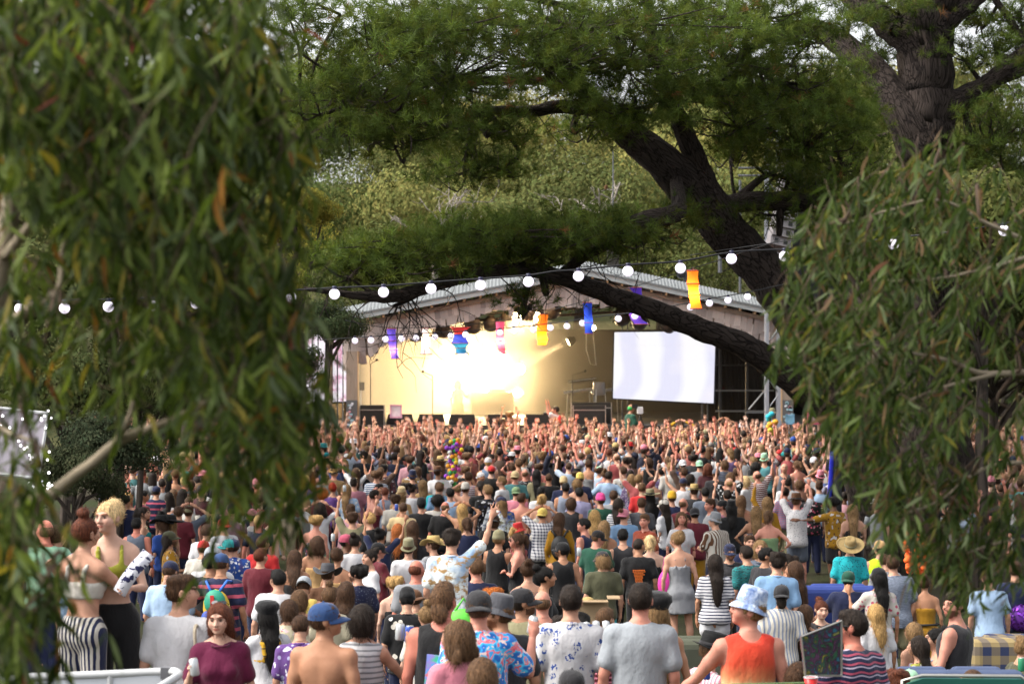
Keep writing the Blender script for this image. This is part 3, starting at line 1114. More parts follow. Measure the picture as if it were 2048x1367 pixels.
def body_mesh(sex, aL, aR, leg, hy, hp, level, brow='brown', beard=None, build=1.0, paint=False, hands=('relax', 'relax')):
    key = (sex, aL, aR, leg, hy, hp, level, brow, beard, build, paint, hands)
    if key in BODYC: return BODYC[key]
    hM = head_matrix(hy, hp)
    hMi = hM.inverted()
    pr = body_prims(sex, aL, aR, leg, [list(r) for r in hMi], build)
    h, hf, hh = {3: (.021, .0068, .0100), 2: (.031, .0135, .0145), 1: (.042, .023, .023)}[level]
    P, Q = sdf_mesh(pr, h)
    # the head and neck are cut from the same surface on a finer lattice
    cq = P[Q].mean(1)
    Q = Q[~((abs(cq[:, 0]) < .125 - h * .5) & (cq[:, 1] > -.17) & (cq[:, 1] < .21) & (cq[:, 2] > 1.515 + h * .5) & (cq[:, 2] < 1.80))]
    P2, Q2 = sdf_mesh(pr, hf, np.array([-.125, -.175, 1.515]), np.array([.125, .215, 1.80]))
    used = np.unique(Q)
    remap = np.full(len(P), -1); remap[used] = np.arange(len(used))
    Q = np.concatenate([remap[Q], Q2 + len(used)])
    P = np.concatenate([P[used], P2])
    sk = np.ones(3)
    C = face_colour(P, hMi, sk, np.minimum(np.array(HC[brow]) / .45, (.55, .40, .28)), True, None if beard is None else np.array(HC[beard]) / .4, paint)
    Vs, Qs, Cs, n = [P], [Q], [C], len(P)
    for side, ap, hk in (('L', aL, hands[0]), ('R', aR, hands[1])):
        if ap in ('up', 'upo', 'upf') and hk == 'relax': hk = 'open'
        sh, e, w = arm_pts(sex, side, ap)
        hP, hQ = hand_mesh(hk, hh)
        M, s = hand_frame(e, w, side, hk)
        V = hP.copy()
        flip = (s < 0)
        if flip: V[:, 0] *= -1
        M2 = M.copy()
        if flip: pass
        # thumb points forward/up: choose x so that thumb leads
        V = V * (1.0 if sex == 'm' else .9)
        V = V @ M2[:3, :3].T + M2[:3, 3]
        q = hQ + n
        if flip: q = q[:, ::-1]
        Vs.append(V); Qs.append(q)
        Cs.append(np.ones((len(V), 3)) * np.array([1.0, .94, .92]))
        n += len(V)
    me = mesh_np('body', np.concatenate(Vs), np.concatenate(Qs), np.concatenate(Cs))
    me.materials.append(MATS['skin'])
    BODYC[key] = me
    return me


def cloth_mesh(what, kind, sex, aL, aR, leg, level, build=1.0, variant=0):
    key = (what, kind, sex, aL, aR, leg, level, build, variant)
    if key in CLOTHC: return CLOTHC[key]
    h = {3: .020, 2: .028, 1: .040}[level]
    if what == 'top': pr = top_prims(kind, sex, aL, aR, None, build)
    elif what == 'collar': pr = collar_prims(sex)
    else: pr = bottom_prims(kind, sex, leg)
    if what == 'collar': h = {3: .010, 2: .014, 1: .02}[level]
    pr = [p for p in pr if p is not None]
    P, Q = sdf_mesh(pr, h)
    N = normals(P, Q)
    amp = {'top': .0070, 'bottom': .006, 'collar': .001}[what]
    P = P + N * wrinkle(P, amp, 11 + variant, 15)[:, None] + N * wrinkle(P, amp * .35, 5 + variant, 40)[:, None]
    me = mesh_np(what, P, Q)
    CLOTHC[key] = me
    return me


GX = [10, 14, 17, 20, 24, 27, 30, 35, 40, 46, 56, 68, 80, 90]
GZ = [-2.45, -3.0, -3.47, -3.85, -4.2, -4.38, -4.5, -4.57, -4.62, -4.65, -4.6, -4.35, -4.3, -4.3]


def ground_z(D): return float(np.interp(D, GX, GZ))


def solve_D(py, h=1.72):
    Ds = np.linspace(24, 72, 241)
    pr = 683.5 - (np.interp(Ds, GX, GZ) + h) * F / Ds
    return float(np.interp(-py, -pr, Ds))


NAME_TOP = {'tee': 't_shirt', 'shirt': 'shirt', 'tank': 'tank_top', 'long': 'long_sleeved_top', 'crop': 'crop_top', 'bra': 'bra_top', 'strap': 'strappy_top', 'dress': 'dress', 'sleeveless': 'sleeveless_top', 'playsuit': 'playsuit', 'pinafore': 'pinafore_dress'}
NAME_BOT = {'shorts': 'shorts', 'short': 'shorts', 'long': 'trousers', 'skirt': 'skirt', 'high': 'trousers'}
NAME_HAT = {'cap': 'cap', 'capback': 'cap', 'bucket': 'bucket_hat', 'wide': 'wide_brimmed_hat', 'cowboy': 'cowboy_hat', 'fedora': 'fedora', 'beanie': 'beanie', 'baker': 'baker_cap', 'band': 'headband', 'santa': 'santa_hat'}
HAT_UP = {'cap': .012, 'capback': .012, 'bucket': .015, 'wide': .035, 'cowboy': .03, 'fedora': .03, 'beanie': .03, 'baker': .03, 'band': 0, 'santa': .1}
PEOPLE = []


def person(px, py, D, yaw=0, hy=0, hp=0, sex='m', hair='short', hc='brown', hat=None, hatc='black', top='tee', pat='plain', ca='white', cb='navy', bot='long', bc='navy', bpat='plain', aL='dn', aR='dn', skin='fair', leg='stand', level=None, build=1.0, label='', beard=None, glasses=None, H=None, paint=False, hands=None, fit=True, accent_hat=None):
    if D is None: D = solve_D(py)
    if level is None: level = 3 if D < 21.5 else (2 if D < 36 else 1)
    base = 1.755 if hat is None else 1.755 + HAT_UP[hat]
    drop = {'sit': .43, 'cross': .80}.get(leg, 0)
    top_z = -(py - 683.5) / F * D
    gz = ground_z(D)
    want = top_z - gz + drop
    if H is not None: s = H / 1.755
    else: s = min(max(want / base, .90 if sex == 'f' else .93), 1.06)
    loc = Vector(((px - 1024) / F * D, D, top_z - base * s + 0))
    if level is None: level = 3 if D < 21.5 else (2 if D < 36 else 1)
    if level == 1 and hy == 0 and hp == 0: hy = random.choice([0, 0, 20, -20])
    elif hy == 0 and hp == 0 and yaw < 30 and yaw > -30: hy, hp = random.choice([(0, 0), (0, 0), (16, 0), (-16, 0), (0, -12), (30, -6), (-30, -6)])
    if hands is None:
        hands = tuple('grip' if a in ('can', 'canu', 'cano', 'phone') else 'relax' for a in (aL, aR))
    body = body_mesh(sex, aL, aR, leg, hy, hp, level, hc if hc in HC else 'brown', beard, build, paint, hands)
    o = link('person', body)
    jit = 1 + (random.random() - .5) * .14
    o.color = (*[c * jit for c in SKIN[skin]], 1)
    o.location = loc
    o.rotation_euler = (random.gauss(0, .022), random.gauss(0, .03), R(-yaw + random.gauss(0, 4)))
    o.scale = (s, s, s)
    tag(o, label, 'person', 'festival crowd watching the stage')
    if top != 'bare':
        me = cloth_mesh('top', top, sex, aL, aR, 'x', level, build, random.randrange(2) if level < 3 else 0)
        t = link(NAME_TOP[top], me, None, o)
        setmat(t, pat); t.color = (*CL[ca], 1); t['accent'] = list(CL[cb])
        if top in ('tee', 'tank') and level > 1:
            ck = ('rib', sex)
            if ck not in CLOTHC:
                z = 1.468 if sex == 'm' else 1.455
                CLOTHC[ck] = MB().tube([((.074 if top == 'tee' else .08) * math.cos(a), .080 * math.sin(a) + .008, z - .016 * math.sin(a)) for a in np.linspace(0, 6.2832, 25)], .0085, 6, cap=False).mesh('neck_rib', True)
            if top == 'tee':
                c = link('neck_rib', CLOTHC[ck], None, t)
                setmat(c, 'plain'); c.color = (*[x * .85 for x in CL[ca]], 1)
        if top == 'shirt':
            c = link('collar', cloth_mesh('collar', 'c', sex, '', '', '', level), None, t)
            setmat(c, pat); c.color = t.color; c['accent'] = list(CL[cb])
    if bot:
        b = link(NAME_BOT[bot], cloth_mesh('bottom', bot, sex, '', '', leg, level), None, o)
        setmat(b, bpat); b.color = (*CL[bc], 1); b['accent'] = list(CL[{'legstripe': 'navy', 'grid': 'char'}.get(bpat, 'white')])
    Mh = head_matrix(hy, hp)
    hl = Mh @ Vector((0, 0, 1.53))
    hr = Mh.to_euler()
    if hair and hair != 'bald':
        hh = link('hair', hair_mesh(hair, {3: .010, 2: .015, 1: .022}[level]), None, o, hl, hr)
        setmat(hh, 'hair'); hh.color = (*HC[hc], 1)
        if hat in ('cap', 'bucket', 'wide', 'cowboy', 'fedora', 'beanie', 'capback', 'baker', 'santa'): hh.scale = (.97, .97, .95)
    if hat:
        q = link(NAME_HAT[hat], hat_mesh(hat), None, o, hl, hr)
        if hat == 'bucket':
            q.scale = (.9, .9, .92)
            q.rotation_euler = (Mh @ Euler((R(11), 0, 0)).to_matrix().to_4x4()).to_euler()
            q.location = hl + Mh.to_3x3() @ Vector((0, .03, .036))
        setmat(q, 'straw' if hat in ('wide', 'cowboy', 'fedora') else ('tiedye' if hatc == 'tiedye' else 'plain'))
        q.color = (*CL.get(hatc, (.3, .3, .3)), 1)
        if hat in ('wide', 'fedora'):
            bd = link('hat_band', hatband_mesh(), None, q)
            setmat(bd, 'plain'); bd.color = (*CL[accent_hat or 'char'], 1)
    if glasses:
        gl = link('sunglasses' if glasses != 'glasses' else 'glasses', glasses_mesh(), None, o, hl, hr)
        if glasses == 'up':
            gl.rotation_euler = (Mh @ Euler((R(52), 0, 0)).to_matrix().to_4x4()).to_euler()
            gl.location = hl + Mh.to_3x3() @ Vector((0, .01, .065))
        setmat(gl, 'sunglass')
    o['_w'] = 0
    del o['_w']
    PEOPLE.append((px, py, D, o))
    return o


def setmat(o, name):
    """material on the object, so that shared meshes can wear different cloth"""
    if len(o.data.materials) == 0: o.data.materials.append(None)
    o.material_slots[0].link = 'OBJECT'
    o.material_slots[0].material = MATS[name]

# ------------------------------------------------------------------ the setting: ground, hill
def hill_z(x, y):
    if y < 88: return ground_z(y)
    z = np.interp(y, [88, 96, 112, 130, 150, 175, 210, 320, 700], [-4.3, -3.4, -1.2, 2.2, 6.2, 10.5, 14.0, 17, 17])
    return float(z + 1.2 * math.sin(x * .05 + 1) * min(1, (y - 88) / 40))


def grid_sheet(name, xs, ys, zf, mat, kind='structure'):
    V = [(x, y, zf(x, y)) for y in ys for x in xs]
    n = len(xs)
    Q = [(j * n + i, j * n + i + 1, (j + 1) * n + i + 1, (j + 1) * n + i) for j in range(len(ys) - 1) for i in range(n - 1)]
    o = link(name, mesh_np(name, V, np.array(Q)), mat)
    return tag(o, kind=kind)


k = NT('trodden_grass', 0.95, 0.1)
v = k.obj()
k.base(k.mix(k.ramp(k.noise(v, .35, 5, .65), [(.38, (0, 0, 0)), (.62, (1, 1, 1))]), (.034, .027, .019), k.mix(k.noise(v, 9, 4), (.018, .025, .009), (.036, .044, .016))))
k.bump(k.noise(v, 14, 5), .6, .05)
GROUND_MAT = k.m
k = NT('hill_scrub', 0.95, 0.1)
v = k.obj()
k.base(k.mix(k.noise(v, .4, 6, .7), (.028, .036, .014), (.085, .080, .035)))
k.bump(k.noise(v, 2, 5), .8, .3)
HILL_MAT = k.m
grid_sheet('ground', np.linspace(-60, 60, 41), np.concatenate([np.linspace(-25, 10, 8), np.arange(12, 90, 3.0)]), lambda x, y: ground_z(y) - .02 + .04 * math.sin(x * .7) * math.sin(y * .5), GROUND_MAT)
grid_sheet('hillside', np.linspace(-320, 320, 61), np.concatenate([np.arange(87, 180, 6.0), np.linspace(190, 1200, 12)]), hill_z, HILL_MAT)

# ------------------------------------------------------------------ the stage
SY = 74.0
S = SY / F            # metres per photograph pixel at the stage front


def sx(px): return (px - 1024) * S
def sz(py): return -(py - 683.5) * S


k = NT('weathered_shingle', 0.85, 0.2)
v = k.obj()
n = k.noise(k.stretch(v, (30, 30, 2.2)), 1.0, 5, .7)
rnd = k.n('ObjectInfo').outputs['Random']
c = k.mix(n, (.36, .305, .285), (.62, .545, .51))
k.base(k.mix(1.0, c, k.ramp(rnd, [(0, (.52, .50, .50)), (1, (1.10, 1.06, 1.02))]), 'MULTIPLY'))
k.bump(n, .6, .01)
SHINGLE = k.m
k = NT('post_timber', 0.8, 0.25)
v = k.stretch(k.obj(), (7, 7, .7))
n = k.noise(v, 3, 5, .7)
k.base(k.mix(n, (.17, .125, .095), (.34, .265, .205)))
k.bump(n, .5, .02)
POST = k.m
ROOFM = flat_mat('galvanised_roof', (.15, .16, .165), .6, .3, .3, 1.5)
FASCIA = flat_mat('grey_fascia', (.34, .36, .36), .5, .4, .12, 2)
RAFTER = flat_mat('pine_rafter', (.42, .27, .15), .7, .3, .25, 3)
DARKWALL = flat_mat('black_drape', (.016, .013, .012), .9, .1, .4, 1.2, bump=.5)
DECKM = flat_mat('stage_deck', (.045, .038, .033), .6, .3, .3, 2)

stage = empty('festival_stage', (sx(1150), SY, ground_z(SY)))
tag(stage, 'timber festival stage with a shingled gable arch and metal roof behind the crowd', 'stage')


def sp(o):
    """keeps world coordinates while parenting under the stage"""
    o.parent = stage
    o.location = o.location - stage.location
    return o


UP = [(690, 652), (1170, 562), (1612, 652)]                       # upper edge of the shingle field
ARCH = [(690, 740), (704, 731), (725, 722), (760, 700), (800, 683), (850, 664), (900, 649), (960, 632), (1030, 620), (1100, 612), (1200, 609), (1300, 622), (1380, 640), (1450, 662), (1520, 694), (1560, 714), (1612, 742)]
up_y = lambda x: np.interp(x, [p[0] for p in UP], [p[1] for p in UP])
arch_y = lambda x: np.interp(x, [p[0] for p in ARCH], [p[1] for p in ARCH])
rng = np.random.default_rng(3)
# backing board of the gable
xs = np.linspace(690, 1612, 80)
poly = MB()
for a, b in zip(xs[:-1], xs[1:]):
    za, zb, ya, yb = sz(up_y(a) - 4), sz(up_y(b) - 4), sz(arch_y(a) - 6), sz(arch_y(b) - 6)
    A = [(sx(a), SY + .06, ya), (sx(b), SY + .06, yb), (sx(b), SY + .06, zb), (sx(a), SY + .06, za)]
    B = [(x, y + .1, z) for x, y, z in A]
    poly.add(A + B, Q=[(0, 1, 2, 3), (7, 6, 5, 4), (0, 4, 5, 1), (3, 2, 6, 7)])
gable = sp(poly.build('gable_board', POST))
SHM = []
for i in range(8):
    m = MB()
    w = .078 + .012 * rng.random()
    ln = .40
    t = .018
    j = rng.normal(0, .006, 8)
    V = [(-w + j[0], -.045 - t, -ln + j[1] * 5), (w + j[2], -.045 - t, -ln + j[3] * 3), (w + j[4], -.004 - t, .1), (-w + j[5], -.004 - t, .1)]
    V += [(x, y + t, z) for x, y, z in V]
    m.add(V, Q=[(0, 1, 2, 3), (7, 6, 5, 4), (0, 4, 5, 1), (1, 5, 6, 2), (3, 2, 6, 7), (0, 3, 7, 4)])
    me = m.mesh('shingle')
    me.materials.append(SHINGLE)
    SHM.append(me)
nsh = 0
px = 692.0
while px < 1610 and nsh < 300:
    yb = arch_y(px) + rng.normal(0, 3)
    yt = up_y(px) + 6
    tilt = math.atan2(arch_y(px + 15) - arch_y(px - 15), 30)
    rows = max(2, int(round((yb - yt) / 22.0)))
    for r in range(rows):
        if nsh >= 300: break
        y = yb - r * (yb - yt) / rows + rng.normal(0, 2.0)
        o = link('shingle', SHM[rng.integers(8)], None, None, Vector((sx(px + rng.normal(0, .8)), SY + .03 - .012 * (rows - r) , sz(y) + .40)))
        o.rotation_euler = (0, tilt * (.5 if r < rows - 1 else .8) * .5 + rng.normal(0, .02), 0)
        o.parent = gable
        nsh += 1
    px += 11.4
# roof: two pitched sheets with overhang, fascia, trim and rafters
RUP = [(655, 640), (1170, 541), (1640, 640)]
for side, (a, b) in enumerate(((RUP[0], RUP[1]), (RUP[1], RUP[2]))):
    xa, xb, za, zb = sx(a[0]), sx(b[0]), sz(a[1]), sz(b[1])
    m = MB()
    N = 70
    for i in range(N):     # visor sheet tilting up and back, corrugated
        t0, t1 = i / N, (i + 1) / N
        x0, x1 = xa + (xb - xa) * t0, xa + (xb - xa) * t1
        z0, z1 = za + (zb - za) * t0, za + (zb - za) * t1
        xm, zm = (x0 + x1) / 2, (z0 + z1) / 2 + .025
        V = [(x0, SY - .40, z0), (xm, SY - .40, zm), (x1, SY - .40, z1), (x0, SY + .5, z0 + .30), (xm, SY + .5, zm + .30), (x1, SY + .5, z1 + .30)]
        W = [(x0, SY + .5, z0 + .30), (xm, SY + .5, zm + .30), (x1, SY + .5, z1 + .30), (x0, SY + 14, z0 + .2), (xm, SY + 14, zm + .2), (x1, SY + 14, z1 + .2)]
        m.add(V, Q=[(0, 1, 4, 3), (1, 2, 5, 4)])
        m.add(W, Q=[(0, 1, 4, 3), (1, 2, 5, 4)])
    sp(m.build('roof', ROOFM))
    ang = math.atan2(zb - za, xb - xa)
    L = math.hypot(xb - xa, zb - za)
    Mx = Matrix.Rotation(-ang, 4, 'Y')
    cx, cz = (xa + xb) / 2, (za + zb) / 2
    sp(MB().box((cx, SY - .43, cz - .085), (L, .05, .15), Mx).build('fascia', FASCIA))
    sp(MB().box((cx, SY - .47, cz + .015), (L, .06, .05), Mx).build('gutter', ROOFM))
    sp(MB().box((cx, SY - .09, cz - .30), (L, .08, .11), Mx).build('barge_board', POST))
    for i in range(16):
        t = (i + .5) / 16
        r = MB().box((xa + (xb - xa) * t, SY - .20, za + (zb - za) * t - .19), (.07, .36, .10), Mx)
        sp(r.build('rafter', RAFTER))
# ceiling under the roof and walls
m = MB()
for a, b in ((RUP[0], RUP[1]), (RUP[1], RUP[2])):
    V = [(sx(a[0]), SY + .3, sz(a[1]) - .35), (sx(b[0]), SY + .3, sz(b[1]) - .35), (sx(b[0]), SY + 14, sz(b[1]) - .35), (sx(a[0]), SY + 14, sz(a[1]) - .35)]
    m.add(V + [(x, y, z + .08) for x, y, z in V], Q=[(0, 1, 2, 3), (7, 6, 5, 4), (0, 4, 5, 1), (1, 5, 6, 2), (2, 6, 7, 3), (3, 7, 4, 0)])
sp(m.build('ceiling', DARKWALL))
sp(MB().box((sx(1150), SY + 13.6, -1.9), (sx(1700) - sx(600), .2, 4.7)).build('back_wall', flat_mat('back_drape', (.020, .012, .008), .9, .1, .25, .8, bump=.4)))
sp(MB().box((sx(640), SY + 8.5, -2.1), (.2, 10.0, 4.6)).build('side_wall', flat_mat('side_drape', (.16, .12, .085), .9, .1, .2, .7, bump=.4)))
sp(MB().box((sx(1690), SY + 8.5, -2.1), (.2, 10.0, 4.6)).build('side_wall', DARKWALL))
DZ = sz(850)
sp(MB().box((sx(1150), SY + 7.0, DZ - .15), (sx(1690) - sx(610), 14.0, .3)).build('deck', DECKM))
sp(MB().box((sx(1150), SY + .15, (DZ - .3 + ground_z(SY)) / 2), (sx(1690) - sx(610), .1, DZ - .3 - ground_z(SY))).build('skirt', DARKWALL))
# black drapes that mask the right wing
for i in range(15):
    x = sx(1438 + i * 9.5)
    m = MB()
    m.tube([(x, SY + 4.2 + .05 * (i % 2), DZ), (x, SY + 4.2, -.2), (x, SY + 4.2 + .04 * (i % 2), 1.0)], [.12, .115, .10], 8)
    sp(m.build('drape_fold', DARKWALL, smooth=True))
# posts with stickers
STK = ocol_mat('sticker', .5)
for (x0, x1, ytop, side) in ((694, 716, 722, 0), (1562, 1584, 744, 1)):
    ow = sx(x1) - sx(x0)
    xc = (sx(x0) + sx(x1)) / 2
    zt, zb = sz(ytop - 20), ground_z(SY)
    p = sp(MB().box((xc, SY - .2, (zt + zb) / 2), (ow, .34, zt - zb)).build('post', POST))
    e = MB().box((xc + (-ow / 2 - .02 if side else ow / 2 + .02), SY - .2, (zt + zb) / 2), (.04, .36, zt - zb)).build('edge_board', RAFTER)
    e.parent = p
    g = MB().box((xc, SY - .385, sz(838)), (ow - .01, .02, sz(800) - sz(878))).build('sticker_panel', flat_mat('slate_panel', (.10, .095, .095), .7))
    g.parent = p
    for i in range(16):
        sxx = xc + (rng.random() - .5) * (ow - .10)
        szz = sz(804 + 62 * rng.random())
        w = .03 + .05 * rng.random()
        if rng.random() < .5:
            st = MB().lathe([(w * .7, 0), (w * .7, .012), (.001, .012)], 12, (sxx, SY - .40, szz), M=Matrix.Rotation(R(90), 4, 'X'))
        else:
            st = MB().box((sxx, SY - .40, szz), (w * 1.5, .012, w), Matrix.Rotation(rng.normal(0, .3), 4, 'Y'))
        st = st.build('sticker', STK, color=[(.7, .7, .72), (.5, .5, .55), (.55, .25, .3), (.3, .45, .5)][rng.integers(4)])
        st.parent = p
# ------------------------------------------------------------------ screens
def screen(name, pts, D, cells, mat, label, depth=.18):
    """pts: four photograph pixels (tl, tr, br, bl) with distances"""
    P = [at(x, y, d) for (x, y), d in zip(pts, D)]
    root = empty(name, (P[2] + P[3]) / 2)
    tag(root, label, 'screen')
    n = (P[1] - P[0]).cross(P[3] - P[0]).normalized()
    if n.y > 0: n = -n
    nx, ny = cells
    for i in range(nx):
        for j in range(ny):
            def q(u, w): return (P[0] * (1 - u) + P[1] * u) * (1 - w) + (P[3] * (1 - u) + P[2] * u) * w
            g = .0008
            A = [q(i / nx + g / 4, (j + 1) / ny - g / 4), q((i + 1) / nx - g / 4, (j + 1) / ny - g / 4), q((i + 1) / nx - g / 4, j / ny + g / 4), q(i / nx + g / 4, j / ny + g / 4)]
            B = [a - n * .06 for a in A]
            V = [tuple(a - root.location) for a in A + B]
            link('led_panel', mesh_np('led_panel', V, np.array([(0, 1, 2, 3), (7, 6, 5, 4), (0, 4, 5, 1), (1, 5, 6, 2), (2, 6, 7, 3), (3, 7, 4, 0)]), smooth=False), mat, root)
    c = [p - n * .065 + (p - (P[0] + P[2]) / 2).normalized() * .06 for p in P]
    d = [p - n * depth for p in c]
    V = [tuple(a - root.location) for a in c + d]
    link('back_frame', mesh_np('back_frame', V, np.array([(0, 1, 2, 3), (7, 6, 5, 4), (0, 4, 5, 1), (1, 5, 6, 2), (2, 6, 7, 3), (3, 7, 4, 0)]), smooth=False), BLACK, root)
    return root


k = NT('pale_picture', .4)
v = k.obj()
w = k.n('TexWave', Vector=v, Scale=.22, Distortion=14.0, Detail=3.0, Detail_Scale=.5)
n = k.noise(v, .55, 3)
c = k.mix(k.ramp(w.outputs[1], [(.30, (0, 0, 0)), (.75, (1, 1, 1))]), (.80, .80, .97), (.98, .98, 1.0))
c = k.mix(k.ramp(n, [(.5, (0, 0, 0)), (.7, (1, 1, 1))]), c, (1.0, .95, .98))
k.base((.02, .02, .02))
k.emit(c, .37)
RS = screen('led_screen', [(1229, 664), (1431, 662), (1427, 806), (1226, 796)], [77, 76.6, 76.6, 77], (6, 5), k.m, 'large right-hand video screen glowing almost white with a pale lilac image')
k = NT('pink_picture', .4)
v = k.obj()
n = k.noise(v, 1.6, 3, .6)
k.base((.02, .02, .02))
k.emit(k.ramp(n, [(.40, (1.0, .98, 1.0)), (.52, (.95, .80, .90)), (.60, (.62, .25, .38)), (.68, (1.0, .85, .92))]), .40)
LS = screen('led_screen', [(612, 668), (693, 674), (693, 802), (612, 806)], [78, 78, 78, 78], (3, 4), k.m, 'video screen left of the stage post, showing pink shapes behind leaves')
# truss legs that carry the screens
for root, xx in ((RS, (1250, 1410)), (LS, (630, 680))):
    for q in xx:
        m = MB()
        x = (q - 1024) / F * 77.5
        for dx in (-.09, .09):
            m.tube([(x + dx, 77.6, DZ + .002 if root is RS else ground_z(77)), (x + dx, 77.6, 1.2)], .025, 6)
        o = m.build('truss_leg', METAL)
        o.parent = root
        o.location = -root.location

# ------------------------------------------------------------------ stage light: back lights, blinders and smoke
BULB = glow_mat('hot_lamp', (1.0, .80, .48), 22)
SHELL = flat_mat('lamp_shell', (.05, .042, .036), .5, .4)


def fixture(name, label, loc, aim, r, lit, energy=0, spread=60, glow=BULB, group=None, kind='can'):
    root = empty(name, loc)
    tag(root, label, 'stage light', group)
    d = (Vector(aim) - Vector(loc)).normalized()
    M = d.to_track_quat('Z', 'Y').to_matrix().to_4x4()
    b = MB().lathe([(.001, -r * 1.8), (r * .6, -r * 1.8), (r, -r * .6), (r * 1.05, 0), (r * .95, 0), (r * .9, -r * .2), (.001, -r * .25)], 16, M=M).build('housing', SHELL, root, True)
    if lit: MB().lathe([(r * .88, -r * .12), (r * .6, -r * .02), (.001, 0)], 16, M=M).build('lens', glow, root)
    else: MB().lathe([(r * .88, -r * .12), (r * .6, -r * .02), (.001, 0)], 16, M=M).build('lens', MATS['sunglass'], root)
    y = MB()
    th = np.linspace(0, np.pi, 9)
    y.tube([(r * 1.25 * math.cos(a), 0, r * 1.5 * math.sin(a) - r * .3) for a in th], r * .09, 6)
    y.tube([(0, 0, r * 1.2), (0, 0, r * 2.0)], r * .12, 6)
    y.build('yoke', SHELL, root, True)
    if energy:
        ld = bpy.data.lights.new('lamp', 'SPOT')
        ld.energy = energy
        ld.color = (1.0, .73, .38)
        ld.spot_size = R(spread)
        ld.spot_blend = .6
        ld.shadow_soft_size = r * .7
        lo = bpy.data.objects.new('lamp', ld)
        COL.objects.link(lo)
        lo.parent = root
        lo.location = d * r * .3
        lo.rotation_euler = (-d).to_track_quat('Z', 'Y').to_euler()
    return root


# row of lanterns on the front bar, seen from behind, two of them blazing at the crowd
bar = MB()
bar.tube([(sx(730), SY + 1.2, sz(652)), (sx(1320), SY + 1.2, sz(618))], .04, 8)
bar.tube([(sx(730), SY + 1.2, sz(640)), (sx(1320), SY + 1.2, sz(606))], .03, 8)
for i in range(22):
    x = 735 + i * 27
    bar.tube([(sx(x), SY + 1.2, sz(652 - (x - 730) * .0576)), (sx(x + 13), SY + 1.2, sz(640 - (x - 717) * .0576))], .018, 6)
tag(bar.build('lighting_truss', SHELL), 'dark lighting truss slung under the stage arch carrying the lamps', 'truss')
FX = [(833, 672, .24, 0, 'dark moving head lamp beside the white lantern'), (885, 664, .24, 0, 'dark round lamp left of the red and blue lantern'), (945, 655, .25, 0, 'dark lamp half hidden behind the red and blue lantern'),
      (981, 652, .22, 0, 'dark square lamp left of the pink lantern'), (1014, 645, .24, 0, 'dark lamp right of the pink lantern'), (1036, 634, .22, 1, 'blazing front lamp, the larger of the two at the arch top'), (1057, 634, .24, 0, 'dark lamp between the two blazing lamps'),
      (1072, 633, .17, 1, 'blazing front lamp beside the orange lantern'), (1104, 626, .24, 0, 'dark lamp right of the orange lantern'), (1245, 640, .24, 0, 'dark lamp under the arch near the purple lantern'), (1280, 648, .24, 0, 'dark lamp above the right screen corner'), (1335, 655, .22, 0, 'dark lamp above the middle of the right screen')]
for px, py, r, lit, lab in FX:
    L = at(px, py, SY + 1.2)
    if lit: fixture('blinder_lamp', lab, L, L + Vector((0, -10, -2.2)), r, True, 4200, 100)
    else: fixture('stage_lamp', lab, L, L + Vector((rng.normal(0, 1.5), 6, -5)), r, False)
L = at(1136, 684, SY + 5)
fixture('beam_lamp', 'bright lamp in mid stage throwing a white beam down to the left', L, at(900, 800, SY + 4.5), .15, True, 24000, 15)
L = at(1186, 655, SY + 4)
fixture('beam_lamp', 'small bright lamp below the blue lantern', L, L + Vector((-2, -6, -1)), .10, True, 120, 60)
BKL = [(890, 735, .2), (925, 715, .2), (965, 705, .2), (1005, 715, .2), (1040, 738, .2), (905, 785, .18), (970, 775, .18), (1035, 785, .18)]
NAMES = ['outer left', 'upper left', 'upper middle', 'upper right', 'outer right', 'lower left', 'lower middle', 'lower right']
for (px, py, r), nm in zip(BKL, NAMES):
    L = at(px, py, SY + 11.5)
    fixture('back_light', nm + ' flood of the glaring bank of lamps behind the performers', L, L + Vector((0, -10, .0)), r, True, 440, 120, group='back lights behind the performers')
k = bpy.data.materials.new('stage_smoke')
k.use_nodes = True
k.node_tree.nodes.clear()
o1 = k.node_tree.nodes.new('ShaderNodeOutputMaterial')
pv = k.node_tree.nodes.new('ShaderNodeVolumePrincipled')
pv.inputs['Color'].default_value = (.96, .88, .76, 1)
pv.inputs['Density'].default_value = .075
pv.inputs['Anisotropy'].default_value = .45
tcn = k.node_tree.nodes.new('ShaderNodeTexCoord')      # the smoke thins out towards the right wing
spx = k.node_tree.nodes.new('ShaderNodeSeparateXYZ')
mrn = k.node_tree.nodes.new('ShaderNodeMapRange')
mrn.interpolation_type = 'SMOOTHSTEP'
for key, val in (('From Min', -4.9), ('From Max', 2.6), ('To Min', .085), ('To Max', .006)): mrn.inputs[key].default_value = val
k.node_tree.links.new(tcn.outputs['Object'], spx.inputs[0])
k.node_tree.links.new(spx.outputs[0], mrn.inputs['Value'])
k.node_tree.links.new(mrn.outputs[0], pv.inputs['Density'])
k.node_tree.links.new(pv.outputs[0], o1.inputs['Volume'])
x0, x1 = sx(700), sx(1572)
sm = MB().box(((x0 + x1) / 2, SY + 6.9, (DZ + sz(640)) / 2 + .02), (x1 - x0, 13.0, sz(640) - DZ - .08)).build('stage_smoke', k)
tag(sm, 'warm smoke hanging in the left half of the stage', 'smoke', kind='stuff')

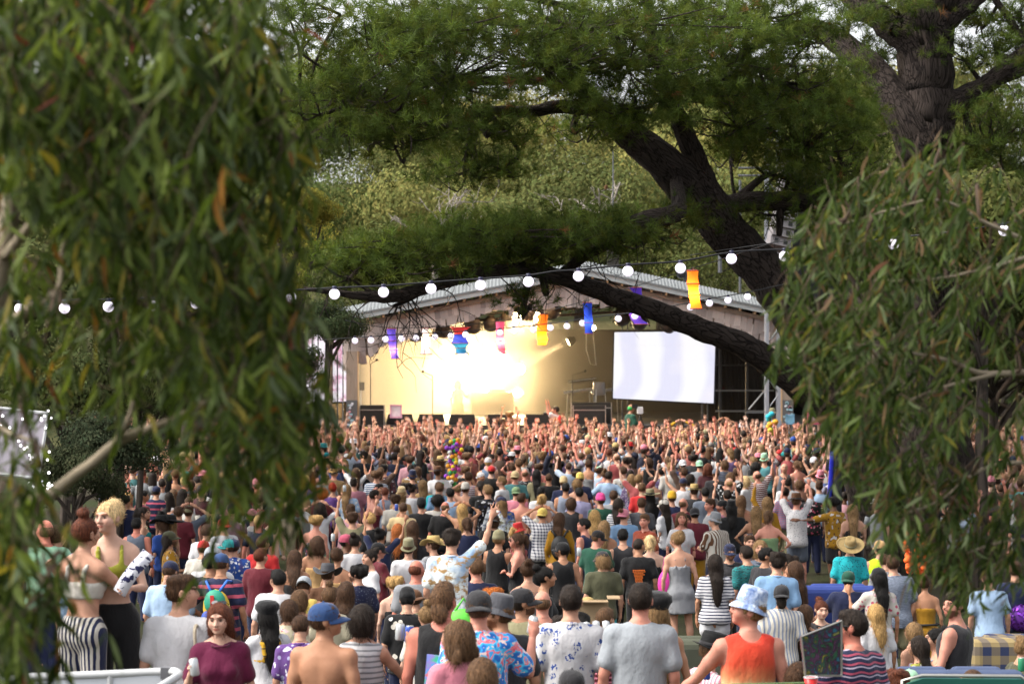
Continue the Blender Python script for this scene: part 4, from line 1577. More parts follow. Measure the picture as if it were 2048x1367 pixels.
# ------------------------------------------------------------------ trees
def bark_mat(name, dark, light, sc=(3, 3, .55), scale=7.0, strength=1.0):
    k = NT(name, .9, .15)
    v = k.stretch(k.vcol(), sc)
    v2 = k.n('VectorMath', operation='ADD', i0=v, i1=k.n('TexNoise', Vector=v, Scale=2.0).outputs[1]).outputs[0]
    vo = k.n('TexVoronoi', Vector=v2, Scale=scale, feature='DISTANCE_TO_EDGE').outputs[0]
    n = k.noise(v, scale * 2.2, 6, .75)
    h = k.ramp(k.math('ADD', vo, k.math('MULTIPLY', k.math('SUBTRACT', n, .5), .22)), [(.0, (0, 0, 0)), (.12, (1, 1, 1))])
    c = k.mix(n, tuple(d * .6 for d in light), light)
    k.base(k.mix(h, dark, c))
    hh = k.math('ADD', h, k.math('MULTIPLY', n, 1.6))
    k.bump(hh, strength, .05)
    return k.m


PINEBARK = bark_mat('pine_bark', (.014, .010, .009), (.068, .052, .045), (1, 1, .26), 13.0, 1.0)
PALEBARK = bark_mat('smooth_pale_bark', (.13, .10, .07), (.30, .25, .18), (2, 2, .5), 3.0, .35)
DARKBARK = bark_mat('woodland_bark', (.02, .016, .013), (.075, .06, .05), (2, 2, .5), 5.0, .5)
GREYBARK = bark_mat('dead_grey_wood', (.12, .10, .085), (.34, .30, .26), (2, 2, .5), 5.0, .5)


def leaf_mat(name, tint=(1, 1, 1), trans=.35, rough=.5):
    k = NT(name, rough, .08)
    c = k.mix(1.0, k.vcol(), k.ocol(), 'MULTIPLY')
    c = k.mix(1.0, c, tint, 'MULTIPLY')
    k.base(c)
    tr = k.n('BsdfTranslucent', Color=k.mix(1.0, c, (1.25, 1.25, .55), 'MULTIPLY'))
    mx = k.n('MixShader', Fac=trans)
    k.t.links.new(k.b.outputs[0], mx.inputs[1])
    k.t.links.new(tr.outputs[0], mx.inputs[2])
    k.t.links.new(mx.outputs[0], k.out.inputs[0])
    return k.m


LEAF = leaf_mat('gum_leaf', trans=.42)
TWIG = flat_mat('brown_twig', (.075, .050, .035), .8, .2, .3, 20)
NEEDLE = leaf_mat('pine_needle', trans=.4, rough=.6)


def rot_batch(dirs, spin, rng):
    """frames (n,3,3) whose last axis is dirs"""
    z = dirs / np.linalg.norm(dirs, axis=1, keepdims=True)
    a = rng.normal(size=z.shape)
    x = np.cross(a, z); x /= np.linalg.norm(x, axis=1, keepdims=True)
    y = np.cross(z, x)
    return np.stack([x, y, z], 2)


def scatter(tv, tq, pos, fr, scale, cols):
    """copies of a small template: tv (k,3), tq (m,4|3); pos (n,3), fr (n,3,3), scale (n,), cols (n,3)"""
    n, k = len(pos), len(tv)
    V = np.einsum('nij,kj->nki', fr, tv) * scale[:, None, None] + pos[:, None, :]
    Q = tq[None] + (np.arange(n) * k)[:, None, None]
    C = np.repeat(cols, k, 0)
    return V.reshape(-1, 3), Q.reshape(-1, tq.shape[1]), C


# long hanging gum leaf, tip along +Z of its frame, unit length
def gum_leaf(curve=.18):
    zz = np.array([0, .12, .35, .6, .82, 1.0])
    ww = np.array([.012, .045, .072, .062, .034, .004])
    x = curve * (zz * (1 - zz)) * 2.0
    V = np.concatenate([np.stack([x - ww, .02 * np.sin(zz * 4), zz], 1), np.stack([x + ww, -.02 * np.sin(zz * 4), zz], 1)])
    Q = np.array([(i, 6 + i, 7 + i, i + 1) for i in range(5)])
    return V, Q


LEAF_T = [gum_leaf(c) for c in (.22, -.2, .06)]
NP_ = 40


def needle_tuft(rng, n=27, L=.165, w=.0050, up=.55):
    V, T = [], []
    for i in range(n):
        a = rng.random() * 6.283
        c = up - .75 * rng.random() + .25
        d = np.array([math.cos(a) * math.sqrt(max(0, 1 - c * c)), math.sin(a) * math.sqrt(max(0, 1 - c * c)), c])
        b = np.array([0, 0, .12 * rng.random() - .06])
        s = np.cross(d, rng.normal(size=3)); s /= np.linalg.norm(s)
        l = L * (.7 + .5 * rng.random())
        k = len(V)
        V += [b - s * w, b + s * w, b + d * l]
        T.append((k, k + 1, k + 2))
    return np.array(V), np.array(T)


def limb(m, pts, rng, n=14, jit=.06, k=5, dmap=None):
    """pts rows: px, py, D, radius in photograph pixels"""
    W = []
    for px, py, D, r in pts:
        if dmap: D = dmap(D)
        p = at(px, py, D)
        W.append((p.x, p.y, p.z, r * D / F))
    W = smooth_path(W, k)
    W[:, 3] *= .86
    W[1:-1, :3] += rng.normal(0, 1, (len(W) - 2, 3)) * W[1:-1, 3:4] * .05
    m.tube(W[:, :3], np.maximum(W[:, 3], .004), n, jit=jit, rng=rng, coords=True)
    return W


def twig(m, p, d, L, r, rng, depth, tips, n=5, gnarl=.35, droop=0.0):
    steps = 6
    P = [np.array(p, float)]
    d = np.array(d, float); d /= np.linalg.norm(d)
    for i in range(steps):
        d = d + rng.normal(0, gnarl, 3) * .5 + np.array([0, 0, -droop])
        d /= np.linalg.norm(d)
        P.append(P[-1] + d * L / steps)
    m.tube(P, np.linspace(r, r * .35, steps + 1), n, coords=True)
    tips.append((P[-1], d))
    if depth > 0:
        for i in (2, 3, 4, 5):
            if rng.random() < .75:
                dd = d + rng.normal(0, .8, 3)
                twig(m, P[i], dd, L * (.4 + .25 * rng.random()), r * .5, rng, depth - 1, tips, max(4, n - 1), gnarl, droop)


# ---------------- the two great pines on the right
rng = np.random.default_rng(21)
PADS = [  # cx, cy, rx, ry, D, depth spread, tufts
    (600, 85, 110, 60, 44, 2.5, 75), (560, 180, 60, 60, 44, 2, 45), (680, 20, 110, 26, 43, 2.5, 40), (690, 165, 150, 70, 42, 3, 330), (800, 240, 150, 60, 40, 3, 330), (900, 130, 190, 90, 39, 3, 480), (1080, 95, 190, 95, 38, 3, 560), (1250, 90, 170, 100, 36, 3, 560), (1420, 45, 150, 55, 35, 2.5, 270), (1440, 120, 130, 30, 35, 2.5, 110),
    (1265, 200, 95, 50, 35, 2, 200), (1400, 185, 70, 45, 35, 2, 110), (1190, 235, 90, 38, 35, 1.5, 130), (1570, 150, 110, 45, 33, 2.5, 190), (1480, 235, 130, 60, 33, 2, 300), (1600, 270, 130, 90, 32, 2.5, 420), (1690, 320, 90, 75, 31, 2, 260), (1700, 190, 70, 50, 31, 1.5, 100),
    (960, 245, 130, 30, 37, 2, 150), (740, 255, 110, 28, 40, 2, 100), (935, 330, 75, 40, 37, 1.5, 90), (1010, 325, 55, 35, 37, 1.2, 60), (1610, 365, 90, 45, 33, 2, 130), (1680, 420, 70, 50, 33, 1.5, 120), (1140, 40, 360, 42, 38, 3, 430), (1500, 20, 150, 40, 35, 2, 170), (770, 75, 130, 50, 42, 2, 200), (880, 40, 150, 45, 41, 2, 200), (1620, 70, 90, 40, 33, 2, 110), (640, 260, 70, 35, 42, 2, 80),
    (1000, 468, 200, 26, 38, 2.2, 380), (810, 500, 130, 36, 39, 2, 280), (700, 540, 70, 42, 39.5, 1.5, 130), (1150, 458, 170, 26, 37, 2, 290), (1300, 455, 110, 40, 36, 1.8, 190), (910, 515, 130, 26, 38, 2, 170), (1062, 600, 32, 24, 37.5, .6, 36), (1080, 500, 160, 24, 37, 1.5, 130), (760, 560, 60, 18, 39, 1, 30),
    (1560, 420, 60, 30, 33, 1.5, 60)]
PADS += [(1500, 185, 90, 50, 33, 2, 170), (1640, 190, 80, 55, 32, 2, 170), (1735, 385, 65, 60, 32, 2, 130), (1460, 300, 50, 35, 33, 1.5, 70), (1560, 60, 110, 45, 33, 2, 150)]
PADS_R = [(1975, 255, 80, 70, 29, 2, 200), (2010, 335, 80, 55, 29, 2, 170), (1960, 30, 70, 30, 30, 1.5, 60), (2050, 60, 60, 60, 30, 2, 90), (1840, 40, 40, 30, 29, 1, 30), (2120, 150, 70, 120, 29, 2, 160), (1730, 260, 50, 40, 30, 1.5, 90), (2080, 420, 90, 60, 29, 2, 140), (1930, 110, 60, 35, 29, 1.5, 45), (2000, 95, 50, 40, 30, 1.5, 50), (1755, 105, 50, 40, 30, 1.5, 50), (1700, 20, 60, 30, 30, 1.5, 60), (1800, 20, 60, 30, 28, 1, 50)]


def pads_mesh(pads, rng, limbs, dmap, dens):
    P, Dd, Tn = [], [], []
    tw = MB()
    for cx, cy, rx, ry, D, dd, n in pads:
        D = dmap(D)
        n = int(n * dens)
        nc = max(3, n // 13)                 # tufts gather in sprays at the ends of twigs
        a = rng.random(nc) * 6.283
        r = np.sqrt(rng.random(nc))
        y = D + rng.normal(0, dd * .5, nc)
        px = cx + rx * r * np.cos(a) * 1.08
        py = cy + ry * r * np.sin(a) + ry * .25 * np.sin(px * .045 + cx)
        Cc = np.stack([(px - 1024) / F * y, y, -(py - 683.5) / F * y], 1)
        w = rng.integers(0, nc, n)
        off = rng.normal(0, 1, (n, 3)) * np.array([.26, .26, .13])
        X = Cc[w] + off
        P.append(X)
        up = np.stack([rng.normal(0, .35, n), rng.normal(0, .35, n), np.full(n, .55)], 1) + off * 2.2
        Dd.append(up)
        Tn.append((.45 + 1.0 * rng.random(nc))[w] * (1 + off[:, 2] * 1.2))  # random tone per spray; upper tufts coloured lighter, as if lit from above
        c = np.array(at(cx, cy + ry * .35, D))
        # limbs feeding the pad, then twigs to groups of tufts
        j = np.argmin(((limbs[:, :3] - c) ** 2).sum(1))
        b = limbs[j, :3]
        mid = (b + c) / 2 + np.array([0, 0, -.25]) + rng.normal(0, .2, 3)
        tw.tube(smooth_path([b, mid, c], 5), np.linspace(min(limbs[j, 3] * .6, .09), .03, 11), 7, coords=True)
        for i in range(nc):
            q = Cc[i]
            m2 = (c + q) / 2 + rng.normal(0, .12, 3) + np.array([0, 0, -.08])
            tw.tube(smooth_path([c, m2, q], 3), np.linspace(.026, .006, 7), 4, coords=True)
    P, Dd, Tn = np.concatenate(P), np.concatenate(Dd), np.concatenate(Tn)
    T = [needle_tuft(rng) for _ in range(5)]
    mb = MB()
    which = rng.integers(0, 5, len(P))
    for t in range(5):
        s = which == t
        n = s.sum()
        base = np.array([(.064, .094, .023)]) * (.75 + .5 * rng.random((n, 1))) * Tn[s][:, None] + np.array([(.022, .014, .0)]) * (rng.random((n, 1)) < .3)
        dead = rng.random(n) < .007
        base[dead] = (.16, .075, .035)
        V, Q, C = scatter(T[t][0], T[t][1], P[s], rot_batch(Dd[s], 0, rng), .8 + .6 * rng.random(n), base)
        mb.add(V, T=Q, col=C)
    return mb, tw


def pine_cone_mesh():
    m = MB()
    for i in range(9):
        z = -.05 + .0125 * i
        r = .038 * math.sin(math.pi * (i + 1.2) / 11)
        m.lathe([(r * .7, z), (r, z + .006), (r * .75, z + .012)], 9, (0, 0, 0))
    m.sphere((0, 0, 0), .03, 8, 6, sz=1.8)
    return m.mesh('pine_cone', True)


CONE = pine_cone_mesh()
CONE.materials.append(flat_mat('cone_brown', (.20, .105, .05), .7, .2, .4, 30))

# pine with the leaning trunk
pt = MB()
lw = []
DB = lambda D: 80 - D
DA = lambda D: D + 23
lw.append(limb(pt, [(1788, 1165, 31, 110), (1772, 1060, 31.2, 86), (1748, 950, 31.5, 76), (1705, 830, 32, 66), (1640, 705, 32.5, 58), (1570, 590, 33, 53), (1480, 490, 33, 51), (1400, 400, 33.4, 52), (1320, 320, 34, 42), (1250, 262, 34, 33), (1200, 215, 34.2, 25), (1150, 165, 34.5, 17), (1095, 110, 35, 13), (1040, 60, 35.5, 6)], rng, 22, .07, 7, DB))
trunkB = link('trunk', pt.mesh('trunk', True), PINEBARK)
lb = MB()
LIMBS = [
    [(1460, 450, 33.2, 34), (1418, 385, 33.6, 30), (1388, 315, 33.8, 26), (1362, 250, 34, 23), (1340, 190, 34.2, 20), (1315, 120, 34.5, 15), (1300, 40, 35, 12), (1290, -40, 35, 8)],
    [(1700, 850, 32.2, 44), (1610, 780, 33, 36), (1540, 725, 33.5, 32), (1480, 690, 34, 29), (1400, 655, 34.5, 26), (1330, 627, 35, 25), (1250, 602, 35.6, 23), (1180, 575, 36.2, 21), (1120, 553, 36.8, 19), (1060, 540, 37.4, 17), (1000, 541, 38, 15), (930, 551, 38.5, 16), (860, 574, 39, 14), (790, 592, 39.5, 15), (730, 592, 40, 11), (670, 585, 40.4, 7), (610, 577, 41, 4)],
    [(1420, 420, 33.3, 24), (1490, 404, 33.2, 24), (1560, 402, 33.2, 22), (1640, 408, 33.2, 20), (1740, 425, 33, 14)],
    [(1455, 412, 33.0, 11), (1500, 375, 33, 9), (1540, 348, 33, 7), (1575, 358, 33, 5)],
    [(1350, 352, 33.9, 14), (1355, 420, 35.5, 20), (1290, 440, 36.5, 22), (1210, 470, 37, 18), (1120, 480, 37.5, 13), (1000, 485, 38, 9), (880, 500, 38.6, 7), (770, 520, 39, 5)],
    [(1205, 222, 34.3, 18), (1130, 213, 35, 16), (1050, 225, 36, 14), (975, 222, 37, 10), (900, 250, 38, 8), (830, 272, 39, 6), (760, 262, 40, 5)],
    [(1150, 170, 34.5, 15), (1060, 160, 36, 11), (960, 165, 37.5, 9), (860, 185, 39, 7), (740, 200, 41, 6), (640, 230, 42.5, 4)],
    [(1315, 120, 34.5, 12), (1250, 60, 35.5, 9), (1160, 20, 37, 8), (1020, -10, 38.5, 6)],
    [(1335, 190, 34.2, 13), (1420, 165, 34, 10), (1500, 140, 33.6, 8), (1590, 130, 33, 5)],
    [(1125, 545, 36.7, 12), (1180, 505, 36.7, 14), (1260, 470, 36.5, 9), (1310, 430, 36, 6)],
    [(850, 578, 39, 7), (815, 600, 39, 6), (785, 612, 39, 3)],
]
for L in LIMBS: lw.append(limb(lb, L, rng, 14, .07, 5, DB))
limbsB = np.concatenate(lw)
tips = []
for i in range(90):                      # bare dead twigs under the limbs
    L = lw[rng.integers(1, len(lw))]
    q = L[rng.integers(2, len(L) - 1)]
    twig(lb, q[:3], (rng.normal(0, 1), rng.normal(0, .6), -.7 - .5 * rng.random()), .6 + .9 * rng.random(), .012, rng, 1, tips, 4, .5, .05)
needB, twB = pads_mesh(PADS, rng, limbsB, DB, 1.5)
root = empty('pine_tree', at(1788, 1150, 49))
tag(root, 'old pine with a leaning forked trunk and a low limb sweeping across the stage', 'tree', 'great pines over the crowd')


def under(root, o):
    o.parent = root
    o.location = o.location - root.location
    return o


under(root, trunkB)
under(root, lb.build('limb', PINEBARK, smooth=True))
under(root, twB.build('branch', PINEBARK, smooth=True))
under(root, tag(needB.build('needles', NEEDLE), kind='stuff'))
for px, py, D, s in ((905, 80, 38, 1.2), (950, 172, 37.5, 1.5), (755, 205, 40, 1.6), (818, 292, 39, 1.8), (1047, 282, 36, 1.8), (1148, 262, 35, 1.2), (1312, 168, 34, 1.6), (1489, 200, 32.5, 1.7), (1290, 58, 35, 1.3), (1212, 375, 34.5, 1.0)):
    o = link('pine_cone', CONE, None, None, at(px, py, DB(D) - .6), (rng.normal(0, .4), rng.normal(0, .4), 0))
    o.scale = (s, s, s)
    under(root, o)

# the upright pine
pt = MB()
lw = [limb(pt, [(1880, 1135, 29, 120), (1874, 1020, 29, 92), (1866, 800, 29, 78), (1858, 500, 29, 64), (1848, 350, 29, 56), (1850, 270, 29, 66), (1852, 200, 29, 66), (1850, 100, 29, 60), (1855, 10, 29, 66), (1865, -80, 29, 70), (1880, -260, 29, 50), (1890, -520, 29, 20)], rng, 26, .09, 8, DA)]
trunkA = link('trunk', pt.mesh('trunk', True), PINEBARK)
lb = MB()
for L in [[(1850, 300, 28.8, 60), (1812, 235, 28.8, 48), (1775, 180, 29, 38), (1735, 132, 29.4, 34), (1690, 95, 29.8, 30), (1640, 62, 30.3, 25), (1580, 58, 31, 18), (1520, 85, 31.5, 12), (1460, 125, 32, 7)],
          [(1852, 170, 29, 40), (1832, 95, 28.9, 42), (1775, 45, 29, 34), (1720, 8, 29.3, 28), (1680, -30, 29.6, 24), (1600, -90, 30, 14)],
          [(1870, 225, 28.9, 44), (1925, 195, 28.9, 28), (1975, 168, 29, 23), (2030, 122, 29, 20), (2100, 70, 29, 14), (2180, 30, 29, 8)],
          [(1960, 178, 29, 18), (2005, 155, 29, 17), (2060, 135, 29, 14), (2150, 120, 29, 7)],
          [(1858, 130, 29, 34), (1878, 50, 29, 36), (1935, 5, 29, 26), (1990, -40, 29, 18), (2080, -110, 29, 10)],
          [(1990, 0, 29, 8), (2020, 40, 29, 8), (2048, 80, 29, 6), (2090, 120, 29, 4)],
          [(2140, 500, 30, 40), (2040, 395, 30.5, 34), (1990, 350, 31, 18), (1950, 330, 31.5, 8)]]:
    lw.append(limb(lb, L, rng, 14, .08, 5, DA))
limbsA = np.concatenate(lw)
for i in range(46):
    L = lw[rng.integers(1, len(lw))]
    q = L[rng.integers(3, len(L) - 1)]
    twig(lb, q[:3], (rng.normal(0, 1), rng.normal(0, .6), -.6 + .9 * rng.random()), .5 + .7 * rng.random(), .011, rng, 1, tips, 4, .5, .03)
needA, twA = pads_mesh(PADS_R, rng, limbsA, DA, 2.6)
root = empty('pine_tree', at(1880, 1120, 52))
tag(root, 'thick upright pine with deeply furrowed dark bark at the right of the photo', 'tree', 'great pines over the crowd')
under(root, trunkA)
under(root, lb.build('limb', PINEBARK, smooth=True))
under(root, twA.build('branch', PINEBARK, smooth=True))
under(root, tag(needA.build('needles', NEEDLE), kind='stuff'))

# ---------------- gum trees framing the view
def gum(name_label, blobs, limbs, rng, Lleaf, base_cols, part_n=300, root_at=None, lean=0.0):
    root = empty('gum_tree', root_at)
    tag(root, name_label, 'tree', 'gum trees framing the view')
    lb = MB()
    lw = [limb(lb, L, rng, 10, .05, 5) for L in limbs]
    under(root, lb.build('branch', PALEBARK, smooth=True))
    W = np.concatenate(lw)
    pos, dirs, nrm = [], [], []
    tb = MB()
    for cx, cy, rx, ry, D, dd, n in blobs:
        if Lleaf < .104: cy -= 28
        elif 800 < cy and cx > 250: cx, cy, n = cx - 18, cy - 55, n * .8
        c = np.array(at(cx, cy - ry * .5, D))
        j = np.argmin(((W[:, :3] - c) ** 2).sum(1))
        tb.tube(smooth_path([W[j, :3], (W[j, :3] + c) / 2 + rng.normal(0, .05, 3), c], 4), np.linspace(.010, .005, 9), 5)
        for s in range(int(n * (.80 if cy < 480 or Lleaf < .104 else .50) * (.85 if Lleaf < .104 else 1))):
            a = rng.random() * 6.283
            r = math.sqrt(rng.random()) * (1 + .25 * math.sin(3 * a + cx) + .12 * math.sin(7 * a + cy))
            y = D + rng.normal(0, dd * .5)
            px, py = cx + rx * r * math.cos(a), cy + ry * r * math.sin(a)
            p = np.array(at(px, py, y))
            d = np.array([rng.normal(0, .7) + lean, rng.normal(0, .7), -.35 - .5 * rng.random()])
            d /= np.linalg.norm(d)
            L = .18 + .22 * rng.random()
            Pt = [p]
            for i in range(4):
                d = d + np.array([0, 0, -.28]) + rng.normal(0, .12, 3)
                d /= np.linalg.norm(d)
                Pt.append(Pt[-1] + d * L / 4)
            Pt = np.array(Pt) - (Pt[2] - p)
            tb.tube(Pt, [.0019, .0018, .0016, .0013, .0009], 4)
            for i in range(int(12 + 8 * rng.random())):
                t = rng.random()
                q = Pt[0] + (Pt[-1] - Pt[0]) * t
                pos.append(q)
                dd2 = np.array([rng.normal(0, .48) + lean * .5, rng.normal(0, .48), -1.0 + .6 * (rng.random() < .22)])
                dirs.append(dd2)
    pos, dirs = np.array(pos), np.array(dirs)
    n = len(pos)
    sc = Lleaf * (.65 + .6 * rng.random(n))
    ci = rng.choice(len(base_cols), n, p=np.array([b[1] for b in base_cols]) / sum(b[1] for b in base_cols))
    cols = np.array([b[0] for b in base_cols])[ci] * (.65 + .7 * rng.random((n, 1)))
    fr = rot_batch(dirs, 0, rng)
    tag(under(root, tb.build('twig', TWIG, smooth=True)), kind='stuff')
    # the leaves nearest the lens are parts of their own, the rest one mass
    vis = (abs(pos[:, 0] / pos[:, 1]) < .21) & (abs(pos[:, 2] / pos[:, 1]) < .14)
    order = np.argsort(np.where(vis, pos[:, 1], 99))
    near = order[:part_n]
    LM = []
    for t in range(3):
        me = mesh_np('leaf', LEAF_T[t][0], LEAF_T[t][1], np.ones((12, 3)))
        me.materials.append(LEAF)
        LM.append(me)
    for i in near:
        o = link('leaf', LM[i % 3])
        M = Matrix(fr[i].tolist()).to_4x4()
        M.translation = Vector(pos[i]) - root.location
        o.parent = root
        o.matrix_local = M @ Matrix.Scale(sc[i], 4)
        o.color = (*cols[i], 1)
    rest = order[part_n:]
    mb = MB()
    for t in range(3):
        s = rest[rest % 3 == t]
        V, Q, C = scatter(LEAF_T[t][0], LEAF_T[t][1], pos[s], fr[s], sc[s], cols[s])
        mb.add(V, Q=Q, col=C)
    f = mb.build('leaves', LEAF, smooth=True)
    tag(under(root, f), kind='stuff')
    return root


rng = np.random.default_rng(5)
GC = [((.022, .036, .008), 4.2), ((.045, .068, .015), 4), ((.095, .126, .029), 3.2), ((.105, .135, .075), 1.0), ((.20, .09, .022), .18), ((.17, .14, .025), .5), ((.15, .03, .02), .05)]
LEFT = [  # cx, cy, rx, ry, D, depth, sprays
    (80, 90, 150, 130, 7.2, 1.2, 90), (250, 110, 150, 140, 7.4, 1.4, 105), (410, 100, 115, 120, 7.6, 1.2, 72), (90, 250, 140, 90, 7.0, 1.2, 55), (260, 270, 150, 110, 7.3, 1.4, 72), (420, 260, 110, 110, 7.6, 1.2, 46), (490, 160, 48, 110, 7.8, .8, 20),
    (530, 310, 80, 55, 7.8, .8, 13), (600, 300, 44, 45, 7.8, .5, 6), (570, 385, 55, 70, 7.8, .7, 5), (300, 400, 150, 95, 7.2, 1.2, 55), (420, 430, 100, 90, 7.5, 1.0, 34), (200, 430, 70, 70, 7.0, .8, 14), (350, 530, 110, 85, 7.3, 1.0, 44), (470, 570, 110, 85, 7.4, 1.0, 46), (580, 590, 60, 55, 7.6, .7, 8),
    (400, 660, 100, 75, 7.3, 1.0, 34), (520, 690, 110, 85, 7.5, 1.0, 42), (610, 740, 60, 90, 7.6, .7, 13), (470, 790, 110, 85, 7.4, 1.0, 40), (600, 850, 70, 90, 7.6, .7, 17), (430, 890, 80, 75, 7.3, .9, 22), (540, 930, 95, 80, 7.5, .8, 30), (640, 930, 30, 90, 7.6, .5, 9), (480, 1010, 55, 60, 7.4, .6, 11), (600, 1010, 55, 70, 7.6, .6, 11), (470, 1080, 28, 50, 7.4, .4, 4), (600, 1070, 25, 45, 7.6, .4, 4),
    (60, 590, 90, 70, 7.6, 1.2, 10), (190, 640, 110, 90, 7.6, 1.2, 13), (90, 730, 110, 80, 7.6, 1.2, 12), (230, 760, 100, 60, 7.6, 1.0, 13), (300, 650, 60, 120, 7.4, 1.0, 13), (60, 480, 60, 60, 8, 1, 7), (40, 840, 60, 60, 7.3, .8, 7),
    (10, 990, 55, 60, 6.8, .7, 12), (80, 1010, 50, 40, 6.9, .7, 7), (20, 1110, 65, 70, 6.7, .7, 18), (85, 1130, 50, 50, 6.8, .6, 9), (25, 1220, 75, 70, 6.6, .6, 16), (110, 1240, 40, 40, 6.7, .5, 6), (10, 1310, 55, 60, 6.6, .6, 11), (50, 1360, 45, 35, 6.6, .5, 6), (165, 1175, 20, 24, 6.8, .4, 2),
    (-60, 150, 80, 200, 7.2, 1.2, 50), (250, -60, 350, 60, 7.4, 1.4, 100), (-60, 1150, 60, 200, 6.7, .8, 20)]
LLIMB = [[(-330, 1900, 8.0, 60), (-200, 1300, 8.0, 50), (-60, 800, 8.0, 36), (5, 520, 8.0, 28), (22, 400, 8.0, 22), (30, 300, 8.0, 18), (20, 120, 8, 14), (40, -120, 8, 10)],
         [(5, 520, 8.0, 14), (120, 380, 7.6, 7), (250, 300, 7.5, 5), (420, 250, 7.6, 4), (560, 280, 7.8, 2.5)],
         [(-40, 710, 8.0, 20), (30, 640, 7.8, 14), (90, 600, 7.7, 11), (120, 575, 7.6, 9), (125, 500, 7.6, 6), (160, 420, 7.5, 4)],
         [(-110, 1130, 8.0, 30), (60, 1010, 7.7, 20), (105, 985, 7.6, 15), (190, 920, 7.5, 12), (250, 875, 7.5, 12), (330, 845, 7.4, 9), (420, 800, 7.4, 6), (520, 740, 7.4, 4), (600, 690, 7.5, 2.5)],
         [(235, 882, 7.5, 8), (262, 825, 7.4, 6), (272, 760, 7.4, 5), (275, 700, 7.4, 4), (262, 640, 7.4, 3), (300, 540, 7.3, 2.5)],
         [(275, 730, 7.4, 3.5), (310, 690, 7.4, 3), (360, 600, 7.4, 2.5)],
         [(420, 800, 7.4, 4), (480, 850, 7.4, 3), (560, 900, 7.5, 2)],
         [(-110, 1130, 7.6, 14), (-20, 1090, 7.0, 8), (60, 1130, 6.8, 5), (110, 1200, 6.7, 3)],
         [(-60, 800, 8, 14), (10, 860, 7.6, 6), (60, 880, 7.5, 4), (100, 905, 7.5, 2)]]
gum('large gum tree hanging dense narrow leaves over the left third of the photo', LEFT, LLIMB, rng, .108, GC, 300, Vector((-2.3, 8.0, ground_z(8.0))))
GC2 = [((.024, .040, .011), 3.5), ((.044, .068, .018), 4), ((.075, .105, .032), 2.4), ((.110, .138, .070), 1.0), ((.13, .085, .048), .9), ((.12, .055, .035), .25), ((.17, .16, .04), .5)]
RIGHT = [
    (1880, 350, 70, 50, 10.8, .8, 17), (1800, 410, 80, 50, 10.8, .9, 22), (1680, 450, 70, 45, 10.4, .8, 17), (1630, 520, 55, 70, 10.2, .7, 17), (1730, 540, 80, 70, 10.6, .9, 24), (1850, 480, 90, 70, 10.8, 1.0, 26), (1960, 440, 90, 60, 11, 1.0, 20), (1640, 630, 70, 80, 10.2, .8, 28), (1750, 660, 90, 85, 10.5, 1.0, 34), (1870, 620, 90, 80, 10.8, 1.0, 28), (1980, 570, 80, 80, 11, 1.0, 20),
    (1600, 720, 48, 55, 10.1, .6, 14), (1690, 760, 85, 80, 10.4, .9, 34), (1800, 790, 90, 80, 10.6, 1.0, 32), (1900, 740, 80, 70, 10.8, .9, 18), (1700, 860, 70, 75, 10.4, .8, 26), (1800, 900, 90, 75, 10.6, .9, 30), (1890, 860, 70, 60, 10.7, .8, 13), (1740, 960, 62, 75, 10.4, .7, 20), (1830, 1010, 80, 75, 10.6, .8, 26), (1930, 1000, 80, 70, 10.7, .8, 17), (2020, 880, 60, 70, 11, .8, 10), (1850, 1100, 65, 60, 10.5, .7, 18), (1940, 1090, 85, 65, 10.6, .8, 24), (2020, 1080, 55, 75, 10.8, .8, 16), (1910, 1150, 60, 35, 10.5, .5, 8), (1985, 1165, 50, 35, 10.6, .5, 7), (2030, 730, 50, 60, 11, .8, 7), (2120, 800, 70, 300, 11, 1, 50), (2060, 520, 40, 90, 11, 1, 9)]
RLIMB = [[(2480, 1700, 11.5, 70), (2360, 1100, 11.5, 55), (2260, 740, 11.4, 40), (2200, 500, 11.3, 26), (2120, 300, 11.2, 15)],
         [(2260, 760, 11.4, 16), (2150, 742, 11.2, 11), (2048, 745, 11, 8), (1960, 745, 10.9, 6.5), (1900, 722, 10.7, 5), (1820, 705, 10.6, 4), (1740, 690, 10.5, 3), (1650, 690, 10.3, 2)],
         [(1990, 748, 10.9, 4.5), (1900, 770, 10.7, 4), (1820, 800, 10.6, 3), (1720, 850, 10.4, 2)],
         [(2330, 1040, 11.4, 15), (2150, 950, 11.1, 7), (2050, 925, 10.9, 5), (1960, 940, 10.7, 4), (1880, 1000, 10.6, 3), (1800, 1030, 10.5, 2)],
         [(2210, 540, 11.2, 12), (2100, 500, 11, 7), (1980, 450, 10.9, 5), (1880, 400, 10.8, 3.5), (1780, 420, 10.7, 2.5), (1680, 450, 10.4, 2)],
         [(2100, 500, 11, 4.5), (1960, 540, 10.8, 3.5), (1850, 560, 10.7, 3), (1740, 560, 10.5, 2)],
         [(2330, 1040, 11.2, 9), (2150, 1080, 10.9, 5), (2020, 1080, 10.8, 3.5), (1920, 1110, 10.6, 2.5)]]
gum('smaller gum tree with drooping narrow leaves in front of the right edge', RIGHT, RLIMB, rng, .100, GC2, 300, Vector((3.45, 11.5, ground_z(11.5))), lean=-.35)

# ---------------- woodland behind: each tree a crown of leaf clumps on a trunk
k = NT('woodland_leaf', .8, .03)
c = k.mix(1.0, k.vcol(), k.ocol(), 'MULTIPLY')
k.base(c)
tr = k.n('BsdfTranslucent', Color=c)
mx = k.n('MixShader', Fac=.2)
k.t.links.new(k.b.outputs[0], mx.inputs[1]); k.t.links.new(tr.outputs[0], mx.inputs[2]); k.t.links.new(mx.outputs[0], k.out.inputs[0])
WLEAF = k.m


